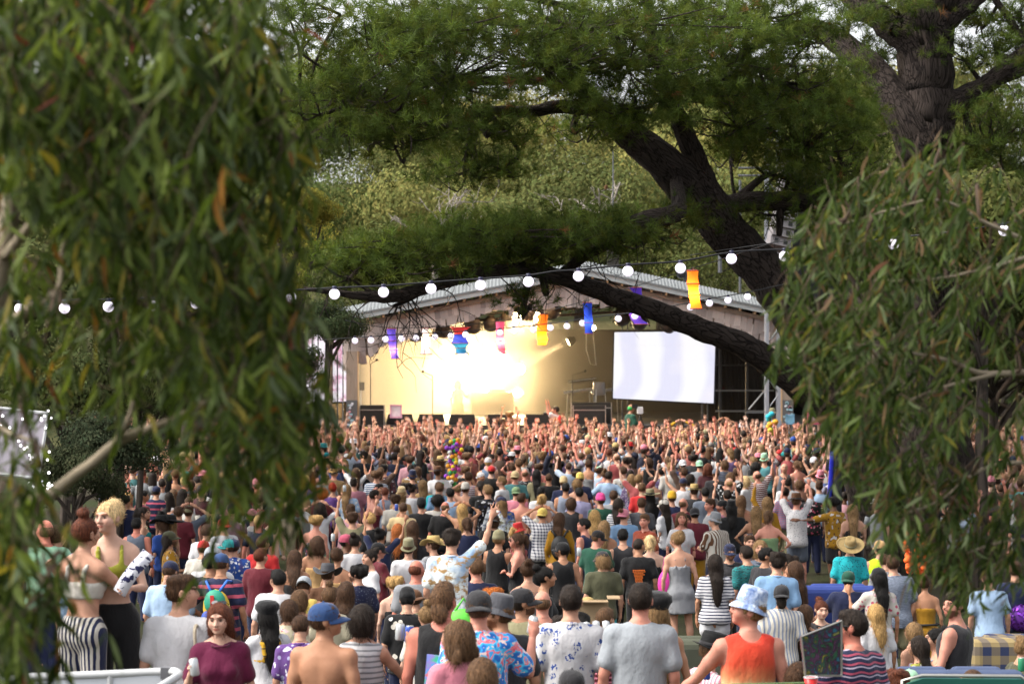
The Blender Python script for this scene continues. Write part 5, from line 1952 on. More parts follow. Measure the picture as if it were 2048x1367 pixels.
def crown_mesh(seed, n=7000, leaf=.17, flat=.8, droop=.3):
    """unit-ish crown, radius about 1, centre at origin, leaf size as a share of the radius"""
    r = np.random.default_rng(seed)
    nb = 22
    B = r.normal(size=(nb, 3))
    B /= np.linalg.norm(B, axis=1, keepdims=True)
    B[:, 2] = np.abs(B[:, 2]) * 1.0 - .35
    B *= (.45 + .40 * r.random((nb, 1))) * np.array([1, 1, flat])
    rb = .22 + .20 * r.random(nb)
    tone = .75 + .5 * r.random(nb)
    i = r.integers(0, nb, n)
    d = r.normal(size=(n, 3)); d /= np.linalg.norm(d, axis=1, keepdims=True)
    P = B[i] + d * (rb[i] * (.55 + .5 * r.random(n) ** .5))[:, None] * np.array([1, 1, .75])
    tv = np.array([(-.22, 0, 0), (0, .02, -.5), (.22, 0, 0), (0, -.02, .5)])
    tq = np.array([(0, 1, 2, 3)])
    dirs = np.stack([r.normal(0, .7, n), r.normal(0, .7, n), np.full(n, -droop) - .5], 1)
    col = np.ones((n, 3)) * tone[i][:, None] * (.7 + .6 * r.random((n, 1)))
    col[:, 0] *= .9 + .3 * r.random(n)
    nn = d * np.array([1, 1, 1.0]) + B[i] * .9 + r.normal(0, .42, (n, 3))
    nn /= np.linalg.norm(nn, axis=1, keepdims=True)
    zz = dirs - nn * (dirs * nn).sum(1, keepdims=True)
    zz /= np.linalg.norm(zz, axis=1, keepdims=True)
    fr = np.stack([np.cross(nn, zz), nn, zz], 2)
    V, Q, C = scatter(tv, tq, P, fr, leaf * (.6 + .7 * r.random(n)), col)
    me = mesh_np('crown', V, Q, C)
    me.materials.append(WLEAF)
    return me


CROWNS = [crown_mesh(40 + i, 20000, .036) for i in range(5)]
FINE = [crown_mesh(60 + i, 14000, .06, .9) for i in range(3)]
TRUNKS = []
for i in range(4):
    m = MB()
    r = np.random.default_rng(80 + i)
    P = np.array([(0, 0, -1.6), (.03, 0, -1.0), (-.02, .03, -.5), (.02, 0, 0)])
    m.tube(smooth_path(P, 3), np.linspace(.07, .04, 10), 8, coords=True)
    for j in range(7):
        a = r.random() * 6.28
        h = -.6 + .5 * r.random()
        e = np.array([math.cos(a) * .62, math.sin(a) * .62, -.12 + .2 * r.random()])
        m.tube(smooth_path([(0, 0, h), e * .5 + np.array([0, 0, h * .4]), e], 4), np.linspace(.035, .008, 9), 6, coords=True)
    me = m.mesh('trunk', True)
    me.materials.append(DARKBARK)
    TRUNKS.append(me)
TREE_ROWS = []


def wood_tree(px, py, D, rad, col, lab, group, i, crowns=CROWNS, hz=None):
    """crown centre at the pixel, radius in metres"""
    c = at(px, py, D)
    gz = hill_z(c.x, c.y) if hz is None else hz
    root = empty('tree', (c.x, c.y, gz))
    tag(root, lab, 'tree', group)
    cr = link('crown', crowns[i % len(crowns)], None, root, (0, 0, c.z - gz), (0, 0, i * 2.4))
    cr.scale = (rad, rad, rad)
    cr.color = (*col, 1)
    t = link('trunk', TRUNKS[i % 4], None, root, (0, 0, c.z - gz), (0, 0, i * 1.7))
    hgt = max(c.z - gz, .5)
    t.scale = (rad, rad, max(rad, hgt / 1.5))
    return root


rng = np.random.default_rng(12)
i = 0
side = lambda px: 'far left' if px < 500 else 'left' if px < 800 else 'middle' if px < 1200 else 'right' if px < 1600 else 'far right'
for D, py, rad, n in ((97, 540, 4.6, 9), (108, 460, 5.4, 8), (120, 385, 6.2, 7), (134, 320, 6.6, 7), (150, 285, 6.8, 7), (170, 275, 7.0, 7), (195, 268, 7.4, 6)):
    half = 1500
    for j in range(n):
        px = 1024 - half + (j + .5 + rng.normal(0, .16)) * 2 * half / n
        q = py + rng.normal(0, 26)
        if 850 < px < 1300 and D < 125: q -= 5
        w = rng.random()
        col = np.array((.195, .19, .058)) * (1 - w) + np.array((.115, .138, .045)) * w
        if px < 700: col = col * np.array([.8, .95, .9])
        lab_ = '%s hillside gum behind the stage, %s row, %s of photo' % ('yellow-green' if w < .5 else 'olive green', {97: 'lowest', 108: 'second', 120: 'third', 134: 'fourth', 150: 'fifth', 170: 'sixth', 195: 'topmost'}[D], side(px))
        TREE_ROWS.append((lab_, px, wood_tree(px, q, D, rad * (.75 + .5 * rng.random()), col * (.6 + .65 * rng.random()), lab_, 'gum trees on the hillside', i)))
        i += 1
for lab_ in {t[0] for t in TREE_ROWS}:
    same = sorted([t for t in TREE_ROWS if t[0] == lab_], key=lambda t: t[1])
    for n_, t in enumerate(same):
        if len(same) > 1: t[2]['label'] = lab_ + ', ' + ('leftmost' if n_ == 0 else 'rightmost' if n_ == len(same) - 1 else 'middle') + ' alike'
# nearer trees and shrubs
NEAR = [(590, 440, 52, 1.2, (.17, .165, .03), 'yellow-flowering wattle beside the left gum, above the string lights', 'x'), (500, 560, 50, 1.4, (.14, .15, .03), 'yellow-green wattle half hidden by the left gum, lower of two', 'x'),
        (655, 650, 66, 1.2, (.035, .05, .022), 'dark leafy tree touching the left end of the stage roof', 'x'), (560, 760, 70, 1.8, (.03, .04, .02), 'dark tree left of the stage behind the gum leaves', 'x'),
        (60, 560, 42, 2.2, (.085, .10, .035), 'green tree at the far left behind the thin gum leaves', 'x'), (230, 470, 46, 2.3, (.075, .09, .03), 'green tree behind the middle of the left gum', 'x'), (380, 620, 60, 3.0, (.05, .06, .025), 'dark green tree left of the stage, broadest of those behind the gum', 'x'),
        (130, 760, 40, 1.5, (.06, .075, .028), 'low green tree above the white framed picture', 'x'), (215, 900, 36, 1.0, (.030, .040, .022), 'dark shrub between the white framed picture and the crowd', 'x'), (150, 960, 33, .75, (.032, .04, .02), 'dark low shrub behind the blonde standing person', 'x'), (280, 790, 44, 1.1, (.035, .045, .02), 'dark shrub at the left edge of the crowd', 'x'),
        (1960, 480, 46, 2.2, (.085, .10, .03), 'bright green tree behind the upright pine at right', 'x'), (1760, 520, 60, 2.6, (.05, .065, .025), 'dark green tree behind the loudspeaker tower', 'x'), (1990, 720, 55, 2.2, (.07, .08, .03), 'olive tree behind the right gum, beside the white sky gap', 'x'), (1820, 760, 64, 2.6, (.03, .04, .02), 'dark tree to the right of the stage', 'x'), (2100, 620, 50, 2.6, (.05, .065, .025), 'green tree past the right edge of the photo', 'x')]
for a in NEAR:
    wood_tree(*a[:4], a[4], a[5], 'trees at the edge of the field', i, FINE, ground_z(min(a[2], 85)))
    i += 1
# dead grey branches standing out of the hillside gums
for n_, (px, py, D, ln, lab) in enumerate(((870, 420, 93, 2.0, 'bare grey dead tree in front of the hillside gums, left of the leaning pine'), (960, 430, 94, 1.6, 'smaller bare grey dead tree right of the larger dead one'), (1115, 395, 95, 1.4, 'spray of dead pale branches in the hillside gums'), (1200, 360, 96, 1.5, 'thin leaning dead branch near the leaning pine trunk'))):
    m = MB()
    t2 = []
    b = np.array(at(px, py + 90, D))
    m.tube([b + np.array([0, 0, -1.5]), b, b + np.array([.1, 0, .3])], [.14, .11, .08], 7)
    for q in range(3):
        twig(m, b + np.array([.03 * q, 0, .05]), (rng.normal(0, .5), 0, 1.0), ln * (1 + .5 * rng.random()), .07, rng, 2, t2, 6, .45)
    root = empty('dead_tree', Vector(b))
    tag(root, lab, 'tree', 'dead grey trees')
    under(root, m.build('branch', GREYBARK, smooth=True))

# ------------------------------------------------------------------ the crowd, one by one
REG = {'A': (100, 1000, .26846), 'B': (460, 1067, .21942), 'C': (800, 1067, .21942), 'D': (1140, 1067, .21942), 'E': (1400, 1067, .21942), 'F': (1700, 1067, .21942), 'G': (560, 880, .19531), 'H': (920, 880, .19531), 'I': (1300, 880, .22461), 'R': (0, 950, .34180), 'Q': (1800, 880, .1609)}


def P(reg, X, Y, D, label, hair='short:brown', top='tee:white', bot='long:navy', hat=None, arms='dn dn', **kw):
    x0, y0, s = REG[reg]
    if ':' in hair: kw['hair'], kw['hc'] = hair.split(':')
    else: kw['hair'] = hair
    t = top.split(':')
    kw['top'] = t[0]
    if len(t) > 1: kw['ca'] = t[1]
    if len(t) > 2: kw['pat'] = t[2]
    if len(t) > 3: kw['cb'] = t[3]
    b = bot.split(':') if bot else [None]
    kw['bot'] = b[0]
    if len(b) > 1: kw['bc'] = b[1]
    if len(b) > 2: kw['bpat'] = b[2]
    if hat:
        q = hat.split(':')
        kw['hat'], kw['hatc'] = q[0], q[1]
        if len(q) > 2: kw['accent_hat'] = q[2]
    kw['aL'], kw['aR'] = arms.split()
    return person(x0 + X * s, y0 + Y * s, D, label='person ' + label, **kw)


f = dict(sex='f')
# --- the front of the picture, left to right
BL = P('A', 500, 20, 17.5, 'in olive bra top and black trousers with a patterned sash, raised above the crowd', 'updo:pale', 'bra:olivey', 'high:black', arms='fwd cano', yaw=178, hy=32, paint=True, sex='f', skin='pale', H=1.74, hands=('relax', 'relax'))
RD = P('A', 225, 130, 17.3, 'in striped trousers and strapless band, raised above the crowd with back turned', 'topbun:auburn', 'bra:offwhite', 'high:offwhite:legstripe', arms='dn reach', yaw=28, hy=10, sex='f', skin='fair', H=1.68)
P('A', 955, 575, 17.5, 'in white t-shirt with canvas tote on shoulder, face turned right', 'quiff:brown', 'tee:white', 'long:navy', yaw=12, hy=62, skin='fair')
MW = P('A', 1290, 770, 17.2, 'in wine red top holding a silver can, facing the camera, sunglasses on head', 'long:auburn', 'tee:wine', 'long:navy', arms='dn can', yaw=176, hy=12, hp=-8, sex='f', skin='pale', glasses='up', H=1.66)
P('B', 900, 620, 17.0, 'shirtless in navy cap, face turned right, in the front row', 'short:brown', 'bare', 'shorts:navy', 'cap:cblue', yaw=8, hy=58, skin='tan', H=1.80)
SW = P('B', 1180, 640, 17.3, 'in white and grey striped sleeveless top holding up a blue can', 'bob:dark', 'sleeveless:white:hstripe:grey', 'long:black', arms='dn canu', sex='f', skin='fair', hy=8)
P('B', 375, 620, 22, 'in yellow plaid pinafore over white t-shirt with black baker cap', 'vlong:black', 'tee:white', 'skirt:yellow:grid', 'baker:black', arms='outl dn', yaw=-25, sex='f', skin='tan')
PF = PEOPLE[-1][3]
pf_ = link('pinafore_dress', cloth_mesh('top', 'pinafore', 'f', 'outl', 'dn', 'x', 3), None, PF)
pf_.scale = (1.07, 1.10, 1.0)
setmat(pf_, 'grid'); pf_.color = (*CL['yellow'], 1); pf_['accent'] = list(CL['char'])
P('C', 410, 470, 17.0, 'in black tank top with bright square print, sunburnt shoulders', 'mullet:mid', 'tank:black', 'long:black', arms='dn dn2', yaw=8, hy=8, skin='burn', build=1.1, H=1.80)
HW = P('C', 715, 520, 16.5, 'in blue and pink tropical shirt and backward dark cap, holding a can', 'short:mid', 'shirt:blue:tropic', 'shorts:navy', 'capback:char', arms='dn canu', skin='pink', build=1.06, H=1.78)
P('C', 960, 590, 17.6, 'in grey bucket hat and charcoal t-shirt, face turned left', 'short:mid', 'tee:char', 'long:black', 'bucket:dgrey', yaw=-12, hy=-58, skin='tan', beard='mid')
P('C', 1125, 495, 20.5, 'in black cap with dark stubble, looking right past the bald shirtless back', 'short:dark', 'tee:khaki', 'long:navy', 'cap:char', yaw=25, hy=45, skin='tan', beard='dark')
P('C', 1320, 515, 22.5, 'shirtless and bald, seen from behind beside white palm print shirt', 'balding:mid', 'bare', 'shorts:navy', skin='pink')
P('C', 1510, 480, 18.2, 'in white shirt with blue palm tree print, seen from behind', 'short:dark', 'shirt:white:palms:blue', 'long:slate', skin='fair', yaw=4)
P('C', 470, 800, 15.4, 'with wavy brown hair and pale pink sleeve, leaning in behind the tropical shirt', 'wavy:mid', 'long:pink', 'long:navy', arms='dn2 cross', yaw=-25, hy=-25, sex='f', H=1.62)
P('C', 650, 1140, 13.6, 'with straight brown hair, head just showing at the bottom edge', 'long:mid', 'tee:offwhite', 'long:navy', sex='f', H=1.5)
P('C', 1525, 1240, 14.5, 'in charcoal cap, head just showing below the palm print shirt', 'short:dark', 'tee:grey', 'long:navy', 'capback:char', H=1.5)
P('D', 600, 455, 17.3, 'in plain pale grey t-shirt, arms at sides, seen from behind', 'short:dark', 'tee:lgrey', 'long:navy', skin='pink', H=1.80, build=1.03, hy=5)
P('D', 850, 530, 18.2, 'in black baker cap and tan dress with long fair hair, turned left', 'vlong:dirty', 'dress:tanor', 'skirt:tanor', 'baker:black', yaw=-5, hy=-35, sex='f', skin='tan')
P('D', 1165, 900, 20.5, 'in black fedora and pink and white shirt, seated facing right', 'short:mid', 'shirt:white:vstripe:pink', 'long:navy', 'fedora:black', arms='lap fwd', yaw=62, hy=10, hp=-10, leg='sit', skin='pink', glasses='glasses')
BH = P('D', 1610, 520, 16.6, 'in red to yellow faded tank top and tie-dye bucket hat, laughing to the left', 'short:dirty', 'tank:red:ombre', 'shorts:khaki', 'bucket:tiedye', arms='outl dn', yaw=-4, hy=-78, hp=6, skin='pink', H=1.80)
P('E', 1385, 715, 16.7, 'in sunglasses and navy wavy striped t-shirt at right front, facing left', 'short:dark', 'tee:navy:wavys:dpink', 'long:navy', arms='fwd dn', yaw=-35, hy=-42, skin='burn', glasses='sun', H=1.78)
P('E', 820, 1170, 16.4, 'in dark floral dress holding the painted board, head hidden behind it', 'bob:brown', 'tee:black:floral:wine', 'long:black', arms='can reach', yaw=20, sex='f', H=1.5)
P('E', 1668, 1175, 19.5, 'in beige cap seated low beside the navy striped t-shirt', 'short:brown', 'tee:brown', 'long:navy', 'capback:offwhite', yaw=5, leg='sit', H=1.62)
P('E', 1790, 1260, 18.5, 'with short ginger brown hair, seated low at the right front', 'messy:auburn', 'tee:dgrey', 'long:navy', leg='sit', H=1.62)
P('F', 570, 1235, 19.8, 'in pale grey cap seated low right of the ginger brown head', 'short:mid', 'tee:slate', 'long:navy', 'capback:mint', leg='sit', yaw=10, H=1.62)
P('F', 1130, 1232, 18.6, 'with cropped brown hair lying back at the foot of the blue couch', 'buzz:brown', 'tee:char', 'long:navy', leg='sit', yaw=-40, H=1.62)
# --- second rank on the left
P('A', 920, 230, None, 'in green cap and mustard shirt with full beard, facing right', 'long:dark', 'shirt:mustard:floral:brown', 'long:black', 'cap:olive', arms='fwd fwd', yaw=70, hy=10, beard='dark', skin='tan')
P('A', 1105, 298, None, 'in red and white cap and cream t-shirt, back turned', 'short:brown', 'tee:offwhite', 'long:slate', 'cap:red', yaw=10)
P('A', 1178, 342, 29.5, 'in pale grey cap and white t-shirt behind the black t-shirt', 'short:brown', 'tee:white', 'long:slate', 'capback:lgrey', yaw=-8)
P('A', 1168, 395, 29, 'in black t-shirt with dark cropped hair, face turned right', 'short:black', 'tee:black', 'long:denim', yaw=15, hy=45, skin='tan')
P('A', 872, 445, 28.5, 'in light blue shirt and dark cap, bending forward', 'short:brown', 'shirt:sky', 'shorts:black', 'cap:navy', yaw=15, hp=-25, arms='dn2 fwd')
BP = P('A', 1322, 392, 28.5, 'in striped polo with hand on hip, wearing a rainbow coloured backpack', 'short:brown', 'tee:navy:hband:dpink', 'shorts:brown', 'cap:cblue', arms='hip dn', skin='tan', yaw=5)
P('A', 1015, 45, None, 'in brick brown t-shirt, back turned, below the hanging gum leaves', 'short:brown', 'tee:maroon', 'long:navy', yaw=5)
P('A', 655, 135, None, 'in grey tank top with sunburnt shoulders, left of the black wide hat', 'short:black', 'tank:slate', 'long:navy', skin='burn', yaw=10)
P('A', 855, 112, None, 'in black wide hat with long fair hair, facing left', 'long:dirty', 'strap:navy', 'long:navy', 'wide:black', yaw=-60, hy=-15, sex='f')
P('A', 720, 150, 45, 'with dark hair facing the camera between grey tank and black wide hat', 'pony:dark', 'tee:brown', 'long:navy', yaw=172, sex='f', skin='tan')
P('A', 688, 52, None, 'with dark hair tied back, profile to the right at left of crowd', 'pony:dark', 'strap:teal', 'long:navy', yaw=75, sex='f')
P('R', 905, 62, None, 'in navy cap and red and navy banded shirt, back turned', 'short:dark', 'tee:navy:hband:dpink', 'long:navy', 'cap:navy')
P('R', 820, 92, None, 'in rust t-shirt with dark hair, profile to the right beside navy cap', 'short:black', 'tee:maroon', 'long:navy', yaw=60, hy=20, skin='tan')
P('R', 755, 100, None, 'with long blond hair at the far left of the crowd', 'long:blond', 'strap:slate', 'long:navy', sex='f', yaw=20)
P('R', 720, 118, None, 'with curly black hair left of the long blond hair', 'curly:black', 'tee:navy', 'long:navy')
P('R', 790, -40, None, 'in dark grey tank top at the top left of the crowd', 'balding:mid', 'tank:char', 'long:navy', 'band:blue')
P('R', 960, 235, None, 'in black cowboy hat, arm on the next person, far left', 'long:brown', 'tee:blue', 'long:navy', 'cowboy:black', yaw=-50, sex='f')
P('R', 1090, 175, None, 'in slate shirt with both hands behind head, under the gum leaves', 'messy:brown', 'tee:slate', 'long:navy', 'cap:khaki', arms='head head')
P('R', 1200, 290, None, 'in white t-shirt beside brick brown t-shirt', 'short:brown', 'tee:white', 'long:navy', yaw=15)
P('R', 1310, 250, None, 'in white t-shirt and red and white cap, half hidden by gum leaves', 'short:brown', 'tee:white', 'long:navy', 'capback:red', yaw=-30)
P('R', 1345, 370, None, 'in teal cap and blue patterned shirt, behind the rainbow backpack', 'short:brown', 'shirt:blue:floral:white', 'long:navy', 'cap:teal', glasses='glasses', yaw=-70)
P('R', 245, 260, 26, 'bald with sunburnt head and green top, behind the left gum leaves', 'balding:mid', 'tee:mint', 'long:navy', skin='burn', yaw=-10)
P('R', 320, 300, 26, 'in pale blue top behind the left gum leaves', 'short:brown', 'tee:sky', 'long:navy')
P('A', 1110, 888, 21.5, 'in pale blue collared shirt, sitting behind the wine red top', 'short:brown', 'shirt:sky', 'long:navy', leg='sit', yaw=20, H=1.6)
P('A', 1015, 930, 23, 'in royal blue t-shirt, sitting left of the pale blue collar', 'short:brown', 'tee:blue', 'long:navy', leg='sit', yaw=10, H=1.65)
P('B', 375, 330, 28, 'in loose white t-shirt with dark cropped hair, back turned, left of centre', 'short:black', 'tee:white', 'long:navy', build=1.08, skin='fair')
P('B', 680, 515, 26, 'with brown bob and black t-shirt above the shirtless navy cap', 'bob:mid', 'tee:black', 'long:navy', sex='f')
P('B', 530, 600, 25, 'in cream paisley top with brown bob, right of the yellow pinafore', 'bob:brown', 'tee:cream:floral:dpink', 'long:navy', sex='f')
P('B', 690, 745, 21.5, 'in purple and white patterned shirt bending behind the navy cap', 'short:brown', 'shirt:purple:floral:lav', 'long:navy', hp=-20, H=1.6)
P('B', 700, 380, None, 'in lemon yellow tank top and backward pale cap, head bowed', 'short:brown', 'tank:lemon', 'shorts:navy', 'capback:lgrey', hp=-28, skin='tan', arms='dn2 dn2')
P('B', 895, 280, None, 'in grey felt cowboy hat, left of the dark dotted shirt', 'short:brown', 'tee:brown', 'long:navy', 'cowboy:dgrey', yaw=-15)
P('B', 890, 490, 26, 'with brown hair in a top knot below the grey felt hat', 'topbun:mid', 'tee:cream', 'long:navy', sex='f')
P('B', 1000, 440, None, 'with long dark straight hair below the grey felt hat', 'vlong:brown', 'tee:char', 'long:navy', sex='f')
P('B', 1150, 285, None, 'in dark blue dotted shirt with sunglasses on curly head, turned left', 'curly:black', 'shirt:navy:dots:slate', 'long:navy', yaw=-30, hy=-35, beard='dark', glasses='up')
P('B', 1390, 75, None, 'in maroon shirt and black cap looking down at hands, facing right', 'short:dark', 'shirt:maroon:dots:brown', 'long:navy', 'cap:black', arms='fwd fwd', yaw=60, hp=-18, skin='pink')
P('B', 1235, 150, None, 'in white top with dark tied hair, face to the left', 'bun:dark', 'tee:white', 'long:navy', yaw=-110, hy=-15, sex='f')
P('B', 1630, 60, None, 'in khaki bucket hat and white t-shirt, back turned', 'short:brown', 'tee:white', 'long:navy', 'bucket:khaki', build=1.05)
P('B', 1715, 240, 29, 'in loose grey t-shirt with thinning ginger hair, back turned', 'balding:auburn', 'tee:grey', 'long:navy', skin='burn', build=1.12)
P('B', 1530, 390, 30, 'with curly blond hair and thin black straps, beside the grey t-shirt', 'curly:blond', 'strap:black', 'long:navy', sex='f', build=1.08, skin='pale')
P('B', 1590, 490, 26, 'in black shirt with white flower print, head bowed', 'short:black', 'shirt:black:bigfloral:offwhite', 'long:navy', 'beanie:black', hp=-22, build=1.06)
P('B', 1755, 500, 27, 'in brown cap with round badge behind the black tank top', 'short:brown', 'tee:khaki', 'long:navy', 'capback:brown', yaw=-10)
P('B', 1740, 665, 23, 'with messy blond bun in floral top, low behind the black tank top', 'topbun:dirty', 'tee:offwhite:floral:slate', 'long:navy', sex='f', H=1.58)
P('B', 1075, 0, None, 'in pink cap and black t-shirt, profile to the right', 'short:black', 'tee:black', 'long:navy', 'cap:dpink', yaw=50, hy=30, skin='brown')
P('B', 1140, 10, None, 'in fitted white t-shirt right of the pink cap', 'bun:dark', 'tee:white', 'long:navy', sex='f', yaw=-5)
P('B', 975, 135, None, 'with brown hair tied up and bare shoulders, leaning right below the pink cap', 'updo:brown', 'strap:tan', 'long:navy', sex='f', skin='tan', yaw=18)
P('B', 610, 150, None, 'in black strappy top under the tip of the gum leaves', 'long:brown', 'strap:black', 'long:navy', sex='f', skin='tan')
P('B', 735, 20, None, 'in tan top with long curly brown hair', 'wavy:brown', 'strap:tan', 'long:navy', sex='f', skin='tan')
P('B', 280, 140, None, 'in raspberry red jumper behind the loose white t-shirt', 'short:auburn', 'long:maroon', 'long:navy', yaw=10)
P('B', 300, 20, None, 'in bright red t-shirt seen through the gum leaves', 'short:brown', 'tee:red', 'long:navy', yaw=20)
P('B', 20, 45, None, 'in dark cap and blue leaf print shirt behind the raspberry jumper', 'short:dark', 'shirt:blue:floral:white', 'long:navy', 'cap:navy')
# --- second rank, middle
PT = P('C', 435, -28, 27, 'in pale floral shirt pointing one arm at the sky', 'messy:dark', 'shirt:sky:scenic:tan', 'long:black', arms='dn upo', skin='fair', H=1.86)
P('C', 325, 25, None, 'in straw cowboy hat facing left, left of the pale floral shirt', 'short:brown', 'tee:grey', 'long:navy', 'cowboy:straw', yaw=-55, hy=-10)
P('C', 700, 220, 29, 'in plain navy t-shirt with short brown hair, below the pointing arm', 'short:mid', 'tee:navy', 'long:navy', skin='pink')
P('C', 862, -30, None, 'in black tank top and brown flat beanie, turned right towards glasses wearer', 'short:dirty', 'tank:black', 'long:black', 'beanie:khaki', yaw=22, hy=15, beard='dirty', skin='tan', arms='cross cross')
P('C', 1080, -5, None, 'in black top and glasses facing left with hands clasped', 'pony:brown', 'strap:black', 'long:lav', arms='cross cross', yaw=-85, hy=-15, sex='f', skin='pink', glasses='glasses', build=1.1)
P('C', 1195, 245, 29, 'with yellow scrunchie and crossed white and black straps', 'bun:brown', 'strap:white', 'long:lav', sex='f', skin='fair')
P('C', 1300, 308, 28, 'with dark hair in profile to the right beside the yellow scrunchie', 'bun:black', 'tee:black', 'long:navy', yaw=80, sex='f', skin='tan')
P('C', 1490, 75, None, 'in black tank top and black cap with sunglasses, face turned left', 'short:black', 'tank:black', 'long:black', 'cap:black', yaw=-8, hy=-45, beard='dark', glasses='sun', skin='tan')
P('C', 780, 490, 27, 'with ginger curls behind the dark backward cap', 'curly:orange', 'tee:brown', 'long:navy', yaw=20)
P('C', 1640, 735, 22, 'with dark hair bending low beside the cardboard boxes', 'messy:black', 'tee:char', 'long:navy', hp=-30, H=1.5)
P('D', 640, 45, None, 'in black t-shirt with orange writing on the back', 'buzz:dark', 'tee:black', 'long:black', skin='tan', yaw=3)
OT = PEOPLE[-1][3]
P('D', 290, 160, None, 'in olive t-shirt and black cap over fair curls', 'bob:dirty', 'tee:olive', 'shorts:turq', 'cap:char', yaw=-8)
P('D', 515, -40, None, 'in black tank top between dark green t-shirt and orange writing', 'short:black', 'tank:char', 'long:black', skin='fair')
P('D', 240, -35, None, 'in dark green t-shirt and black cap looking down to the right', 'short:mid', 'tee:green', 'long:navy', 'cap:black', yaw=20, hy=45, hp=-15, arms='dn fwd', skin='pink')
P('D', 1030, -15, 33, 'in grey playsuit with thin straps, bare legs, seen from behind', 'updo:dirty', 'playsuit:grey', None, sex='f', skin='fair', H=1.70, build=1.04)
P('D', 780, 15, None, 'with long blond ponytail and black straps, left of the grey playsuit', 'pony:pale', 'strap:black', 'long:black', sex='f', skin='pale')
P('D', 712, 145, 36.8, 'in black cap behind the orange writing', 'short:black', 'tee:black', 'long:black', 'cap:black', yaw=-10, H=1.52)
P('D', 1320, 190, 31, 'in navy striped t-shirt and white shorts with long dark hair', 'vlong:dark', 'tee:white:hstripe:navy', 'short:white', sex='f', skin='tan', build=1.1, H=1.68)
P('D', 1480, 88, None, 'in dark cap, sunglasses and grey t-shirt with boxed print, facing camera', 'short:dark', 'tee:char', 'long:black', 'cap:navy', yaw=172, hp=-12, beard='dark', glasses='sun')
GP = PEOPLE[-1][3]
P('D', 1640, 15, None, 'smiling with dark beard and navy t-shirt, facing the camera', 'short:brown', 'tee:navy', 'long:navy', yaw=170, beard='brown')
P('D', 1760, 62, None, 'with short fair hair, only the eyes showing, facing the camera', 'wavy:dirty', 'tee:slate', 'long:navy', yaw=185, sex='f')
P('D', 1650, 115, None, 'in teal woven pattern t-shirt, left of the denim shirt', 'short:dark', 'tee:teal:weave:char', 'long:navy', yaw=-25, build=1.06)
P('D', 1775, 130, None, 'with black hair in profile to the right behind the teal pattern', 'short:black', 'tee:char', 'long:navy', yaw=40, hy=35, skin='tan')
P('D', 380, 682, 23.5, 'with cropped brown hair sitting between olive and pale grey t-shirts', 'short:mid', 'tee:brown', 'long:navy', leg='sit', H=1.68)
P('D', 75, 752, 21.5, 'with dark hair crouching beside the rack of white cans', 'messy:dark', 'tee:dgrey', 'long:navy', leg='sit', H=1.6)
P('D', 215, 920, 19.5, 'in maroon striped shirt sitting behind the pale grey t-shirt', 'short:black', 'tee:maroon:hstripe:pink', 'long:navy', leg='sit', yaw=20, arms='lap fwd', H=1.6)
P('E', 650, 180, 30, 'in light blue denim shirt with dark hair, back turned', 'messy:dark', 'shirt:ldenim', 'long:navy', yaw=5)
P('E', 745, 465, 26.5, 'in backward dark cap and white shirt with blue stripes', 'mullet:dark', 'shirt:offwhite:vstripe:bgrey', 'long:navy', 'capback:char', yaw=10)
P('E', 880, 250, None, 'in brown t-shirt with long wavy dark hair, facing left', 'vlong:brown', 'tee:brown', 'long:lav', sex='f', yaw=-55, skin='tan')
P('E', 805, 190, None, 'with dark hair and bare shoulders, profile to the left', 'pony:dark', 'strap:orange', 'long:navy', sex='f', yaw=-85, skin='tan')
P('E', 1345, 25, None, 'in wide straw hat and turquoise patterned shirt', 'short:brown', 'shirt:turq:dots:navy', 'shorts:navy', 'wide:dstraw:khaki', build=1.05, hp=26)
P('E', 1338, 333, 30.5, 'in green cap and navy t-shirt leaning on the blue couch', 'short:dark', 'tee:navy', 'long:black', 'capback:green', build=1.15, arms='outl dn2')
P('E', 1085, 612, 27.5, 'smiling with eyes closed while hugging, facing the camera', 'bun:auburn', 'tee:char', 'long:navy', yaw=178, hy=-12, hp=-8, sex='f', skin='pale', arms='hug hug')
P('E', 965, 648, 26.6, 'in black top with long brown hair, hugging the smiling person', 'long:brown', 'long:black', 'long:navy', sex='f', arms='out hug', yaw=18, skin='tan')
P('E', 1620, 640, 27.2, 'in plain white t-shirt with straight blond hair', 'long:blond', 'tee:white', 'long:navy', sex='f', yaw=-10, hy=-15, skin='tan')
P('E', 1620, 308, None, 'in black cap and pale floral top with very long black hair', 'vlong:black', 'tee:offwhite:floral:dpink', 'skirt:white', 'cap:black', sex='f', skin='tan', arms='canu dn')
P('F', 455, 200, 33, 'in long blue and grey patchwork shirt, head among the gum leaves', 'short:brown', 'shirt:bgrey:weave:slate', 'shorts:khaki', build=1.1, H=1.84)
P('F', 715, 390, 33, 'in mustard yellow dress with black belt', 'bun:brown', 'dress:mustard', 'skirt:mustard', sex='f', skin='tan', yaw=10)
MD = PEOPLE[-1][3]
P('F', 960, 545, 22.5, 'in black tank top seated on the couch arm, looking left', 'short:dark', 'tank:char', 'shorts:denim', arms='lap lap', yaw=-58, hy=-62, leg='sit', skin='pink', beard='dark', build=1.08, H=1.82)
P('F', 790, 868, 25, 'in pale blue top and dark bun, sitting and facing left', 'bun:black', 'strap:ldenim', 'short:denim', arms='lap lap', leg='sit', yaw=-80, hy=-10, sex='f', H=1.64)
P('F', 610, 938, 24.5, 'in olive patterned top with long dark hair, sitting facing left', 'vlong:dark', 'tee:olivey:floral:brown', 'short:olive', arms='lap lap', leg='sit', yaw=-60, sex='f', H=1.62)
P('F', 642, 805, 27.5, 'in pink patterned skirt with long light brown hair, sitting', 'long:dirty', 'strap:hot:floral:white', 'long:hot', leg='sit', yaw=-30, sex='f', H=1.66)
